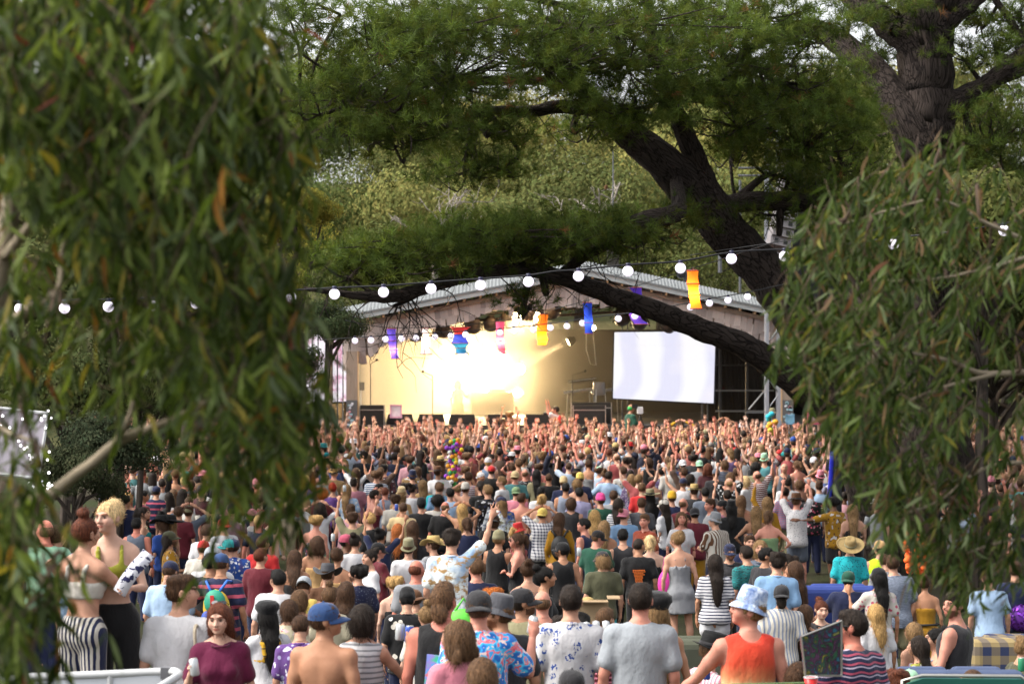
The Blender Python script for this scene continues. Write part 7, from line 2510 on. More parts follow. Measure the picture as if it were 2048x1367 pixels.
def lantern(px, top, rings, D, cols, label, glow=.0, light=None, rc=(.5, .1, .1)):
    """rings: dx, py, half width (photograph pixels); cols between successive rings"""
    s = D / F
    root = empty('fabric_lantern', at(px, top, D))
    tag(root, label, 'lantern', 'coloured fabric lanterns')
    base = root.location
    fine = smooth_path(np.array(rings, float), 5)
    seg = 5
    for i, cn in enumerate(cols):
        R_ = fine[i * seg:(i + 1) * seg + 1]
        th = np.arange(18) * 2 * np.pi / 18
        V = []
        for n_, (dx, py, w) in enumerate(R_):
            k_ = 1 - .13 * math.sin(math.pi * n_ / (len(R_) - 1))
            r = w * s * k_ * (1 + .035 * np.sin(th * 3 + py * .12))
            V.append(np.stack([dx * s + r * np.cos(th), r * np.sin(th), np.full(18, -(py - top) * s)], 1))
        V = np.concatenate(V)
        a = np.arange(len(R_) - 1)[:, None] * 18
        b = np.arange(18)[None, :]
        Q = np.stack([a + b, a + 18 + b, a + 18 + (b + 1) % 18, a + (b + 1) % 18], -1).reshape(-1, 4)
        o = link('cover', mesh_np('cover', V, Q), None, root)
        key = 'lantern_%s_%s' % (cn, glow)
        if key not in MATS:
            k = NT('lantern_cloth', .8, .2)
            v = k.obj()
            c = k.mix(k.noise(k.stretch(v, (6, 6, 1)), 4, 3), tuple(x * .8 for x in LC[cn]), LC[cn])
            k.base(c)
            tr = k.n('BsdfTranslucent', Color=c)
            mx = k.n('MixShader', Fac=.22)
            k.t.links.new(k.b.outputs[0], mx.inputs[1]); k.t.links.new(tr.outputs[0], mx.inputs[2]); k.t.links.new(mx.outputs[0], k.out.inputs[0])
            if glow: k.emit(LC[cn], glow)
            MATS[key] = k.m
        o.data.materials.append(MATS[key])
    for dx, py, w in rings:
        th = np.arange(17) * 2 * np.pi / 16
        m = MB().tube([(dx * s + (w + .6) * s * math.cos(a), (w + .6) * s * math.sin(a), -(py - top) * s) for a in th], .008, 5)
        m.build('hoop', RINGM, root, True)
    st = MB()
    for a in range(5):
        st.tube([(rings[0][2] * s * math.cos(a * 1.256), rings[0][2] * s * math.sin(a * 1.256), -(rings[0][1] - top) * s), (0, 0, .0)], .004, 4)
    st.build('cord', CABLE, root)
    if light:
        ld = bpy.data.lights.new('lantern_bulb', 'POINT')
        ld.energy = light
        ld.color = (1, .72, .35)
        ld.shadow_soft_size = .05
        lo = bpy.data.objects.new('lantern_bulb', ld)
        COL.objects.link(lo)
        lo.parent = root
        mid = rings[len(rings) // 2]
        lo.location = (mid[0] * s, 0, -(mid[1] - top) * s)


RINGM = flat_mat('lantern_hoop', (.35, .07, .06), .6)
LC = {'violet': (.16, .10, .62), 'white': (.72, .68, .72), 'red': (.60, .04, .04), 'dblue': (.03, .05, .42), 'cyan': (.03, .22, .45), 'pink': (.70, .12, .26), 'orange': (.85, .24, .02), 'amber': (.90, .38, .02), 'blue': (.02, .06, .48), 'purple': (.09, .04, .42)}
lantern(783, 650, [(0, 657, 9.5), (1, 681, 9.5), (4, 700, 8), (8, 717, 8)], 54, ['violet', 'violet', 'violet'], 'violet tube lantern, leftmost in the row', .10, 8)
lantern(850, 648, [(0, 656, 7.5), (1, 682, 9), (2, 708, 11)], 54, ['white', 'white'], 'white tube lantern between the violet and the red and blue ones', .3, 12)
lantern(920, 644, [(0, 654, 20), (0, 668, 12), (0, 686, 18), (1, 696, 11), (4, 707, 14)], 54, ['red', 'dblue', 'cyan', 'cyan'], 'red and blue lantern with three flared tiers', .15, 6)
lantern(1000, 636, [(0, 643, 9), (0, 670, 9), (1, 682, 9), (3, 698, 8), (8, 708, 4)], 54, ['pink', 'pink', 'pink', 'pink'], 'pink lantern with its twisted lower end', .12, 12)
lantern(1087, 622, [(0, 628, 10), (-4, 661, 11), (-2, 678, 11), (-4, 690, 9)], 54, ['orange', 'amber', 'amber'], 'orange lantern in front of the stage lamps, lower of two orange ones', .18, 16)
lantern(1175, 600, [(0, 605, 9), (2, 645, 9), (3, 667, 8)], 49, ['blue', 'blue'], 'plain blue lantern left of the screen', .1, 5)
lantern(1273, 568, [(-2, 575, 13), (2, 592, 9), (-4, 630, 11), (10, 648, 15)], 54, ['purple', 'purple', 'purple'], 'purple lantern partly behind the low pine limb', .1, 5)
lantern(1385, 534, [(0, 541, 11.5), (1, 567, 12.5), (3, 590, 11), (8, 617, 12)], 38, ['orange', 'orange', 'orange'], 'large bright orange lantern at right, upper of two orange ones', .2, 14)

# ------------------------------------------------------------------ things on and around the stage
def bx(name, mat, parent, c, size, rz=0, color=None, M=None):
    return MB().box((0, 0, 0), size, M).build(name, mat, parent, loc=c, rot=(0, 0, rz), color=color)


def prop(name, label, cat, px, py, D, group=None):
    r = empty(name, at(px, py, D))
    tag(r, label, cat, group)
    return r


WHITEP = flat_mat('white_paint', (.42, .43, .44), .5)
CASEM = flat_mat('case_black', (.03, .026, .022), .6, .3, .3, 4)
STEEL = flat_mat('bright_steel', (.45, .43, .40), .3, .5, metal=.8)
r = prop('flood_light', 'pale box floodlight on the left end of the arch', 'lamp', 712, 665, SY - .8)
MB().prism([(-.30, -.10), (.22, -.12), (.28, .12), (-.22, .12)], -.15, .2).build('housing', WHITEP, r)
bx('glass', flat_mat('frosted_glass', (.38, .36, .34), .2), r, (0, -.165, -.01), (.42, .02, .14))
MB().tube([(0, .1, -.1), (.05, .5, .15), (.05, .9, .2)], .025, 6).build('bracket', METAL, r)
# wedges along the lip
for i, (px, lab) in enumerate(((800, 'outermost left'), (862, 'left'), (925, 'inner left'), (1000, 'inner right'), (1075, 'right'), (1180, 'outermost right'))):
    r = prop('monitor_wedge', lab + ' of the black monitor wedges on the stage lip', 'speaker', px, 850, SY + .8, 'monitor wedges along the stage lip')
    MB().prism([(-.42, 0), (.42, 0), (.42, .12), (.36, .34), (-.36, .34), (-.42, .12)], -.02, .42).build('cabinet', CASEM, r)
    bx('grille', flat_mat('wedge_grille', (.05, .045, .04), .5), r, (0, .435, .17), (.68, .02, .24))
# cases, riser, keyboards
for nm, lab, px, py, D, w, d, h in (('road_case', 'low dark road case at the front right of the smoke', 1178, 846, SY + 1.2, 1.0, .7, .62), ('road_case', 'taller dark case behind the low one', 1182, 835, SY + 2.2, 1.25, .8, .72), ('speaker_box', 'wide bass cabinet at the left edge of the stage front', 745, 848, SY + .6, .75, .6, .62)):
    r = prop(nm, lab, 'case' if nm == 'road_case' else 'speaker', px, 850, D)
    bx('body', CASEM, r, (0, 0, h / 2), (w, d, h))
    for q in (-1, 1): bx('edge_rail', STEEL, r, (q * w / 2, -d / 2, h / 2), (.03, .03, h + .02))
    bx('lid_rail', STEEL, r, (0, -d / 2, h * .78), (w, .025, .03))
KEYW = flat_mat('white_keys', (.62, .60, .55), .4)
for lab, px, py, D, tilt in (('long white keyboard glowing in the stage light', 1157, 783, SY + 4, 0), ('second keyboard on the upper tier of the stand', 1165, 762, SY + 4.4, .25), ('keyboard beside the screen edge', 1212, 782, SY + 3.4, 0)):
    r = prop('keyboard', lab, 'keyboard', px, py, D, 'keyboards on stage')
    M = Matrix.Rotation(R(-7), 4, 'Y')
    bx('case', CASEM if tilt else KEYW, r, (0, .1, .03), (.95, .32, .09), M=M)
    wk = MB()
    for i in range(26): wk.box((-.43 + i * .0344, -.12, .045), (.031, .13, .02))
    o = wk.build('white_key', KEYW, r, rot=(0, R(-7), 0)); o['kind'] = 'stuff'
    bk = MB()
    for i in range(26):
        if i % 7 not in (2, 6): bk.box((-.413 + i * .0344, -.085, .062), (.016, .08, .02))
    o = bk.build('black_key', BLACK, r, rot=(0, R(-7), 0)); o['kind'] = 'stuff'
    h = at(px, py, D).z - DZ
    for q in (-.35, .35):
        MB().tube([(q, 0, 0), (q * 1.1, .1, -h)], .02, 6).build('stand_leg', STEEL, r)
r = prop('drum', 'grey floor drum beside the keyboards', 'drum', 1198, 790, SY + 3)
MB().lathe([(.001, -.01), (.17, 0), (.185, .02), (.185, .40), (.17, .42), (.001, .42)], 18).build('shell', flat_mat('drum_grey', (.22, .20, .18), .4), r, True)
for a in range(3): MB().tube([(.19 * math.cos(a * 2.1), .19 * math.sin(a * 2.1), .2), (.23 * math.cos(a * 2.1), .23 * math.sin(a * 2.1), -.5)], .012, 5).build('leg', STEEL, r)
for lab, px, D, h, ang in (('microphone stand near the left post with a clamped box', 741, SY + 1.0, 1.9, .2), ('microphone stand left of the performers', 865, SY + 1.6, 1.55, -.3), ('microphone stand by the keyboards', 1145, SY + 3.0, 1.6, .4)):
    r = prop('microphone_stand', lab, 'mic stand', px, 850, D, 'microphone stands')
    MB().tube([(0, 0, .02), (0, 0, h)], .016, 6).build('pole', CASEM, r)
    MB().tube([(0, 0, h), (ang, -.1, h + .12)], .012, 6).build('boom', CASEM, r)
    MB().sphere((ang, -.1, h + .13), .04, 8, 6).build('microphone', BLACK, r, True)
    for a in range(3): MB().tube([(0, 0, .12), (.28 * math.cos(a * 2.09), .28 * math.sin(a * 2.09), .015)], .013, 5).build('leg', CASEM, r)
r = prop('stage_speaker', 'small dark speaker panel beside the left post', 'speaker', 722, 772, SY + 2)
bx('panel', CASEM, r, (0, 0, 0), (.22, .12, .26)); MB().tube([(0, 0, -.13), (0, 0, DZ - r.location.z)], .018, 6).build('pole', STEEL, r)
# steel frame hung under the roof right of the beam
r = prop('steel_bracket', 'thin bright steel frame hanging beside the beam lamp', 'frame', 1180, 690, SY + 5)
MB().tube([(-.12, 0, .5), (-.12, 0, -.15), (.02, 0, -.62), (.20, 0, -.66), (.10, 0, .45)], .02, 6).build('rail', STEEL, r)
# scaffolding in the right wing
r = prop('scaffold', 'dark scaffold frame in the right wing of the stage', 'scaffold', 1500, 850, SY + 2.6)
for x in (-.95, -.1, .55): MB().tube([(x, 0, 0), (x, 0, 2.6)], .05, 8).build('upright', CASEM, r)
for z in (.45, 1.1, 1.9): MB().tube([(-1.1, -.06, z), (.75, -.06, z)], .03, 6).build('ledger', STEEL if z < 1.5 else CASEM, r)
MB().tube([(-.05, -.09, .5), (.5, -.09, 1.15)], .03, 6).build('brace', STEEL, r)
bx('table_top', flat_mat('grey_table', (.16, .16, .16), .5), r, (.25, -.4, .42), (.9, .5, .04))
# people on and by the stage
random.seed(11)
P_ = person
CO = P_(1258, 808, 72.6, yaw=60, hy=-20, hair='balding', hc='mid', top='tee', ca='green', pat='plain', bot='long', bc='black', aL='fwd', aR='fwd', skin='tan', level=2, H=1.9, label='person in green top and headphones working a camera below the screen')
CO.children[0].color = (.05, .42, .12, 1)
PH = P_(1112, 812, 73.0, yaw=-80, hy=0, hair='short', hc='dark', top='tee', ca='white', bot='long', bc='black', aL='phone' if 'phone' in ARM else 'upf', aR='upf', skin='pink', level=2, H=1.75, label='person in white t-shirt aiming a camera at the performers')
P_(1548, 818, 72.2, yaw=190, hair='short', hc='dark', hat='bucket', hatc='khaki', top='tee', ca='lgrey', bot='long', skin='brown', level=1, H=1.85, label='person in khaki hat and grey t-shirt standing by the right post')
P_(1020, 822, 72.8, yaw=0, hair='curly', hc='dirty', top='tee', ca='brown', bot='long', bc='black', aL='upf', aR='upf', skin='tan', level=1, H=1.8, label='person with tousled hair filming from the pit before the glare')
P_(916, 762, SY + 9.0, yaw=175, hair='long', hc='blond', sex='f', top='dress', ca='sand', pat='vstripe', cb='tan', bot='skirt', bc='sand', aL='canu', aR='dn2', skin='fair', level=2, H=1.8, label='person performing in a long pale fringed dress in the glare')
P_(985, 778, SY + 10.4, yaw=180, hair='short', hc='dark', top='tee', ca='black', bot='long', bc='black', aL='fwd', aR='fwd', skin='fair', level=1, H=1.8, label='person in dark clothes playing behind a table in the glare')
r = prop('performance_table', 'table with equipment in the white glare on stage', 'table', 985, 838, SY + 9.8)
bx('table_top', CASEM, r, (0, 0, .92), (1.5, .6, .05)); bx('cloth', DARKWALL, r, (0, -.28, .46), (1.46, .03, .86)); bx('mixer', CASEM, r, (.2, 0, 1.0), (.5, .35, .1))
r = prop('camera_tripod', 'broadcast camera on a tripod beside the green top', 'camera', 1280, 828, 72.2)
bx('camera_body', WHITEP, r, (0, 0, .12), (.16, .42, .2)); MB().lathe([(.06, 0), (.075, .22), (.001, .22)], 10, M=Matrix.Rotation(R(-90), 4, 'X'), c=(0, .2, .12)).build('lens', BLACK, r, True)
bx('monitor', BLACK, r, (-.16, -.1, .24), (.18, .04, .12))
for a in range(3): MB().tube([(0, 0, 0), (.5 * math.cos(a * 2.1), .5 * math.sin(a * 2.1), -1.5)], .02, 6).build('leg', CASEM, r)
r = prop('photo_camera', 'camera held up by the white t-shirt in the pit', 'camera', 1100, 826, 72.9)
bx('body', BLACK, r, (0, 0, 0), (.15, .08, .1)); MB().lathe([(.04, 0), (.045, .2), (.001, .2)], 10, M=Matrix.Rotation(R(-90), 4, 'Y')).build('lens', BLACK, r, True)
# PA tower behind the pines on the right
r = prop('loudspeaker_tower', 'grey steel tower with a curved hang of loudspeakers behind the leaning pine', 'tower', 1545, 850, 70)
gz = ground_z(70) - r.location.z
ht = at(1545, 130, 70).z - r.location.z
for dx in (-.17, .17):
    for dy in (-.17, .17): MB().box((dx, dy, (gz + ht) / 2), (.09, .09, ht - gz)).build('chord', flat_mat('tower_grey', (.24, .25, .28), .5, .4) if 'tg' not in MATS else MATS['tg'], r)
br = MB()
n = 26
for i in range(n):
    z0, z1 = gz + (ht - gz) * i / n, gz + (ht - gz) * (i + 1) / n
    s_ = 1 if i % 2 else -1
    br.tube([(-.17 * s_, -.18, z0), (.17 * s_, -.18, z1)], .022, 5)
    br.tube([(-.18, -.17 * s_, z0), (-.18, .17 * s_, z1)], .022, 5)
br.build('bracing', METAL, r)
xr = lambda px: (px - 1545) / F * 70
zr = lambda py: at(1545, py, 70).z - r.location.z
for py, a, b in ((133, 1300, 1730), (352, 1475, 1545)):
    for dz in (0, .22):
        MB().tube([(xr(a), -.2, zr(py) + dz), (xr(b), -.2, zr(py) + dz)], .035, 6).build('boom', METAL, r)
MB().tube([(xr(1480), 0, zr(360)), (xr(1480), 0, zr(585))], .04, 8).build('boom', METAL, r)
MB().tube([(xr(1440), 0, zr(545)), (xr(1440), 0, zr(480))], .06, 8).build('boom', METAL, r)
CAB = flat_mat('speaker_grey', (.17, .155, .16), .6)
for i in range(11):
    t = i / 10
    px, py = 1580 - 3 * t - 26 * t * t, 305 + 185 * t
    c = MB().box((0, 0, 0), (.62, .5, .255)).build('cabinet', CAB, r, loc=(xr(px), -.6, zr(py)), rot=(R(-18 * t), R(4 + 8 * t), R(12)))
    for q in (-.14, .14): bx('port', BLACK, c, (q, -.255, 0), (.12, .02, .13))
bx('scrim', flat_mat('black_scrim', (.02, .02, .023), .9), r, (xr(1640), .4, (zr(330) + zr(600)) / 2), (1.5, .05, zr(330) - zr(600)))
r = prop('loudspeaker_hang', 'small dark loudspeaker column above the stage ridge', 'speaker', 1226, 515, 76)
for i in range(6): bx('cabinet', CASEM, r, (0, 0, .35 - i * .2), (.36, .36, .19))
MB().tube([(0, 0, .4), (0, 0, 3.4)], .02, 6).build('chain', METAL, r)
r = prop('light_tower', 'dark lamp tower above the right slope of the stage roof', 'tower', 1372, 560, 78)
bx('mast', METAL, r, (0, 0, -1.4), (.16, .16, 3.4))
for i in range(4):
    MB().lathe([(.001, .12), (.14, .1), (.15, -.08), (.001, -.1)], 12, M=Matrix.Rotation(R(90), 4, 'X'), c=(-.17 + .34 * (i % 2), -.15, .2 - .36 * (i // 2))).build('lamp', MATS['sunglass'], r, True)
# scaffold masked with black cloth left of the stage
r = prop('loudspeaker_stack', 'dark loudspeaker stack half hidden by the left gum', 'speaker', 380, 880, 62)
for i in range(7): bx('cabinet', CASEM, r, (.05 * i, 0, .5 + i * .36), (1.1, .7, .35))
bx('plinth', DARKWALL, r, (0, 0, -.6), (1.8, 1.0, 1.9))

# ------------------------------------------------------------------ things held, worn and scattered in the crowd
def hand_at(o, side, pose, sex, k=.075):
    sh, e, w = arm_pts(sex, side, pose)
    d = (w - e) / np.linalg.norm(w - e)
    M, s = hand_frame(e, w, side, 'grip')
    p = w + d * k + M[:3, 1] * .035
    return o.matrix_basis @ Vector(p)


CANW = flat_mat('silver_can', (.55, .58, .60), .3, .5, .15, 9, metal=.4)
CANB = flat_mat('blue_can', (.05, .10, .42), .3, .5, .5, 30, metal=.3)


def can(label, loc, mat, tilt=0):
    r = empty('drink_can', loc)
    tag(r, label, 'can', 'drink cans in hands')
    r.rotation_euler = (0, R(tilt), 0)
    MB().lathe([(.001, -.06), (.026, -.06), (.033, -.05), (.033, .05), (.027, .06)], 14).build('body', mat, r, True)
    MB().lathe([(.027, .06), (.026, .064), (.024, .06), (.001, .058)], 14).build('lid', STEEL, r, True)


can('silver can tilted in the hand of the wine red top', hand_at(MW, 'R', 'can', 'f'), CANW, -8)
p = hand_at(SW, 'R', 'canu', 'f')
can('blue and white can, nearer of two beside the striped top', p, CANB, 4)
can('white can just left of the blue can', p + Vector((-.07, .05, .01)), CANW, 4)
can('white can held by the tropical shirt', hand_at(HW, 'R', 'canu', 'm'), CANW, 10)
for lab, px, py, D, mt in (('blue can at the mouth of the sand t-shirt', 793, 1014, 44.5, CANB), ('can held up high at the edge of the gum leaves', 689, 976, 47, CANW), ('pale cup held by raised arms below the navy bucket hat', 666, 1074, 40, CANW), ('green can held by the reclining olive t-shirt', 2043, 1328, 21.8, flat_mat('green_can', (.03, .2, .1), .3)), ('white can held by dark green t-shirt', 1158, 1103, 34.5, CANW), ('dark can held by the person in pink and white shirt', 1413, 1343, 20, CANB)):
    can(lab, at(px, py, D), mt)
r = prop('plastic_cup', 'red plastic cup with white rim at the bottom edge', 'cup', 1622, 1372, 15.6)
MB().lathe([(.030, -.06), (.046, .06), (.042, .06), (.028, -.055), (.001, -.055)], 18).build('body', flat_mat('red_plastic', (.5, .02, .02), .35), r, True)
MB().lathe([(.045, .055), (.049, .060), (.045, .065), (.042, .06)], 18).build('rim', WHITEP, r, True)
# sash
Pt = [at(100 + x * .26846, 1000 + y * .26846, d) for x, y, d in ((735, 392, 17.30), (700, 440, 17.22), (650, 490, 17.16), (600, 555, 17.12), (555, 620, 17.12), (515, 692, 17.14))]
W = smooth_path([tuple(p) for p in Pt], 4)
V = []
for i, p in enumerate(W):
    V += [p + np.array([-.040, -.005, .029]), p + np.array([.040, .0, -.029]), p + np.array([.040, .012, -.029]), p + np.array([-.040, .007, .029])]
Q = [(i * 4 + j, i * 4 + (j + 1) % 4, i * 4 + 4 + (j + 1) % 4, i * 4 + 4 + j) for i in range(len(W) - 1) for j in range(4)]
o = link('sash', mesh_np('sash', V, np.array(Q)))
setmat(o, 'sash'); o.color = (.60, .60, .66, 1); o['accent'] = [.02, .022, .075]
tag(o, 'navy and white patterned sash across the olive bra top', 'sash')
# rainbow backpack
M0 = BP.matrix_basis
r = empty('backpack', M0 @ Vector((0, -.19, 1.17)))
r.rotation_euler = BP.rotation_euler
tag(r, 'small rainbow coloured backpack on the striped polo', 'backpack')
def panel(name, c, size, col):
    m = MB().sphere((0, 0, 0), .5, 14, 8, size[0], size[1], size[2] / 1.0)
    return m.build(name, ocol_mat('nylon', .6) if 'ny' not in MATS else MATS['ny'], r, True, loc=c, color=col)
MATS['ny'] = ocol_mat('nylon', .6)
panel('bag_body', (0, 0, 0), (.34, .20, .46), (.55, .36, .03))
panel('flap', (0, -.05, .08), (.27, .17, .30), (.02, .26, .17))
panel('pocket', (-.09, -.06, -.11), (.17, .14, .20), (.03, .09, .42)); panel('pocket', (.09, -.06, -.11), (.17, .14, .20), (.42, .03, .03))
bx('stripe', MATS['ny'], r, (0, -.14, .04), (.045, .012, .26), color=(.5, .03, .03))
for q in (-1, 1): MB().tube([(q * .05, -.02, .20), (q * .13, .05, .32), (q * .15, .15, .30)], .016, 6).build('strap', MATS['ny'], r, True, color=(.03, .14, .55))
r = empty('backpack', MJ.matrix_basis @ Vector((0, -.20, 1.16))); r.rotation_euler = MJ.rotation_euler
tag(r, 'black backpack on the mustard jacket', 'backpack')
panel('bag_body', (0, 0, 0), (.32, .22, .44), (.012, .012, .013)); panel('pocket', (0, -.08, -.06), (.24, .12, .22), (.02, .02, .021))
for q in (-1, 1): MB().tube([(q * .07, .02, .20), (q * .13, .08, .30), (q * .14, .16, .26)], .018, 6).build('strap', MATS['ny'], r, True, color=(.012, .012, .013))
# shoulder straps and overalls' crossed straps
for o_, pts, nm, lab, cat in ((LV, [(-.13, -.07, 1.44), (-.05, -.155, 1.25), (.10, -.155, 1.02), (.17, -.08, .93)], 'bag_strap', 'dark bag strap across the lavender grey shirt', 'strap'), (OV, [(-.12, -.06, 1.43), (-.02, -.155, 1.24), (.10, -.15, 1.02)], 'overall_strap', 'navy strap of the overalls running from left shoulder', 'strap'), (OV, [(.12, -.06, 1.43), (.02, -.16, 1.24), (-.10, -.155, 1.02)], 'overall_strap', 'navy strap of the overalls running from right shoulder', 'strap')):
    m = MB().tube(smooth_path(pts, 4), .014, 6).build(nm, MATS['ny'], None, True, color=(.015, .017, .03))
    m.parent = o_
MATS['print_orange'] = flat_mat('orange_print', (.62, .14, .02), .8)
m = MB()
rg = np.random.default_rng(8)
for i in range(11):
    z = 1.30 - i * .022
    w = .085 if i < 2 else .05 + .02 * rg.random()
    if i > 7: w = .045
    x = -w
    while x < w:
        l = .012 + .02 * rg.random()
        m.box((x + l / 2, -.158 + .006 * (i > 8), z), (l, .02, .012 if i < 8 else .016))
        x += l + .006
o = m.build('back_print', MATS['print_orange']); o['kind'] = 'stuff'; o.parent = OT
k = NT('square_print', .6)
k.base(k.ramp(k.noise(k.stretch(k.obj(), (1, 1, 1.4)), 6, 2), [(.36, (.55, .10, .12)), (.46, (.70, .16, .20)), (.52, (.06, .36, .70)), (.58, (.30, .22, .62)), (.66, (.06, .5, .3))]))
MATS['square_print'] = k.m
MU = [p for p in PEOPLE if 'bright square print' in p[3]['label']][0][3]
o = MB().box((.03, -.165, 1.17), (.25, .02, .24), Matrix.Rotation(R(6), 4, 'Y')).build('square_print', MATS['square_print']); o.parent = MU
m = MB()
for c, s_ in (((0, .150, 1.30), (.2, .012, .006)), ((0, .150, 1.14), (.2, .012, .006)), ((-.1, .150, 1.22), (.006, .012, .16)), ((.1, .150, 1.22), (.006, .012, .16))): m.box(c, s_)
o = m.build('box_print', WHITEP); o.parent = GP
o = MB().tube([(.19 * math.cos(a), .145 * math.sin(a) - .002, 1.035) for a in np.linspace(0, 6.283, 17)], .018, 6).build('belt', BLACK, None, True); o.parent = MD
# canvas tote of the white t-shirt
WT = [p for p in PEOPLE if 'canvas tote' in p[3]['label']][0][3]
r = empty('tote_bag', WT.matrix_basis @ Vector((.245, -.06, .80)))
tag(r, 'natural canvas tote bag hanging behind the white t-shirt', 'bag')
MATS['canvas'] = flat_mat('canvas', (.42, .36, .27), .9, .1, .2, 8, bump=.4)
MB().prism([(-.17, -.2), (.16, -.2), (.17, .16), (.05, .2), (-.06, .2), (-.16, .16)], -.05, .05).build('bag', MATS['canvas'], r)
MB().tube(smooth_path([(-.08, -.05, .18), (-.09, -.10, .42), (-.105, -.09, .62), (-.10, 0, .66), (-.09, .1, .55), (-.05, .1, .2)], 4), .013, 6).build('strap', MATS['canvas'], r, True)
# painted board carried at the right front
C4 = [at(1400 + x * .21942, 1067 + y * .21942, d) for x, y, d in ((922, 935, 16.15), (1290, 790, 16.3), (1290, 1290, 16.3), (962, 1290, 16.15))]
r = empty('painted_board', sum(C4, Vector()) / 4)
tag(r, 'swirling multicoloured painted board in a thin silver frame', 'painting')
k = NT('swirl_paint', .35, .4)
v = k.obj()
n1 = k.n('TexNoise', Vector=v, Scale=9.0, Detail=4.0, Distortion=2.2).outputs[0]
k.base(k.ramp(n1, [(.34, (.02, .10, .16)), (.42, (.012, .012, .014)), (.47, (.08, .02, .07)), (.51, (.012, .014, .012)), (.56, (.02, .10, .05)), (.60, (.02, .02, .018)), (.66, (.26, .22, .02)), (.72, (.03, .10, .18))]))
nv = (C4[1] - C4[0]).cross(C4[3] - C4[0]).normalized()
if nv.y > 0: nv = -nv
A = [p - r.location for p in C4]
link('canvas', mesh_np('canvas', [tuple(a) for a in A] + [tuple(a - nv * .02) for a in A], np.array([(0, 1, 2, 3), (7, 6, 5, 4), (0, 4, 5, 1), (1, 5, 6, 2), (2, 6, 7, 3), (3, 7, 4, 0)]), smooth=False), k.m, r)
for i in range(4): MB().tube([tuple(A[i]), tuple(A[(i + 1) % 4])], .008, 5).build('frame_rail', STEEL, r)
# white pipe barrier bottom left
r = prop('pipe_barrier', 'white pipe barrier with pale fabric panel at the bottom left corner', 'barrier', 150, 1400, 15.2)
q = lambda x, y, d=15.2: tuple(at(x, y, d) - r.location)
MB().tube(smooth_path([q(-80, 1358), q(60, 1353), q(200, 1348), q(330, 1342), q(352, 1343, 15.1), q(356, 1350, 15.0), q(330, 1367, 14.7), q(250, 1420, 14.2)], 5), .026, 10).build('rail', WHITEP, r, True)
MB().prism([(q(-80, 1362)[0], q(-80, 1362)[2]), (q(335, 1347)[0], q(335, 1347)[2]), (q(335, 1500)[0], q(335, 1500)[2]), (q(-80, 1500)[0], q(-80, 1500)[2])], q(0, 0)[1] - .01, q(0, 0)[1] + .01).build('fabric', flat_mat('pale_fabric', (.50, .52, .56), .8, .2, .06, 6), r)
for x in (220, 345): MB().tube([q(x, 1346), q(x, 1640)], .024, 8).build('upright', WHITEP, r)
MB().box(q(332, 1344), (.06, .07, .07)).build('clamp', flat_mat('clamp_grey', (.12, .12, .13), .5), r)
# platform of the two raised people
r = prop('wooden_platform', 'low wooden platform under the two raised people', 'platform', 190, 1500, 17.4)
gz = ground_z(17.4)
top = BL.location.z + .0
for i in range(6): bx('plank', POST, r, (-.6 + i * .24, 0, top - r.location.z - .02), (.22, 1.0, .04))
for x in (-.7, .7):
    for y in (-.4, .4): bx('leg', POST, r, (x, y, (gz + top) / 2 - r.location.z - .02), (.08, .08, top - gz - .04))

# ------------------------------------------------------------------ couches, boxes and bits on the grass
def couch(label, px, py, D, w, mat, yaw=0, back=.42, seat=.42, depth=.85, cushions=2, arms=True, top=None):
    """py: pixel of the top of the backrest"""
    zt = at(px, py, D).z
    gz = ground_z(D)
    base = max(zt - (seat + back), gz) if top is None else gz
    r = empty('couch', (at(px, py, D).x, D, base), R(-yaw))
    tag(r, label, 'couch', 'couches brought to the field')
    H = zt - base
    def soft(name, c, size):
        m = MB().box((0, 0, 0), size)
        o = m.build(name, mat, r, False, loc=c)
        b = o.modifiers.new('soft', 'BEVEL'); b.width = min(size) * .35; b.segments = 3
        return o
    soft('seat_base', (0, 0, seat * .45), (w, depth, seat * .85))
    soft('backrest', (0, -depth / 2 + .08 if yaw == 0 else -depth / 2 + .08, (H + .1) / 2), (w, .24, H - .1))
    cw = (w - .3) / cushions
    for i in range(cushions):
        soft('seat_cushion', (-w / 2 + .15 + cw * (i + .5), .12, seat * .95), (cw - .02, depth - .3, .16))
        soft('back_cushion', (-w / 2 + .15 + cw * (i + .5), -depth / 2 + .25, seat + (H - seat) * .52), (cw - .02, .16, H - seat))
    if arms:
        for q in (-1, 1): soft('armrest', (q * (w / 2 - .07), .02, seat * .8), (.2, depth, seat * 1.1))
    return r


BLUEV = flat_mat('blue_velour', (.035, .055, .20), .9, .1, .25, 5)
NAVYV = flat_mat('slate_velour', (.065, .085, .15), .9, .1, .25, 5)
k = NT('checked_cloth', .9, .1)
v = k.obj()
x_, y_, z_ = _sep(k, v)
a_ = _band(k, k.math('ADD', x_, y_), .17, .5); b_ = _band(k, z_, .17, .5)
k.base(k.mix(k.math('MULTIPLY', k.math('ADD', a_, b_), .5), (.26, .20, .10), (.035, .045, .095)))
CHECK = k.m
couch('royal blue couch behind the navy t-shirt, people standing past it', 1672, 1165, 31.5, 1.05, BLUEV, cushions=1)
couch('slate blue couch with the seated black tank top on it', 1890, 1328, 21.2, 1.25, NAVYV, back=.3)
couch('blue and sand checked couch at the right edge', 2020, 1264, 24.0, .95, CHECK, yaw=0, cushions=1)
couch('cream cushioned couch behind the yellow pinafore', 470, 1284, 24.0, .9, flat_mat('cream_velour', (.40, .37, .29), .9, .1, .2, 6), cushions=2)
couch('dark olive couch behind the black fedora', 1395, 1268, 23.0, 1.0, flat_mat('olive_velour', (.07, .075, .055), .9, .1, .3, 5), cushions=1)
r = prop('folding_chair', 'folding chair with dark green canvas back at the bottom right', 'chair', 1930, 1400, 17.2)
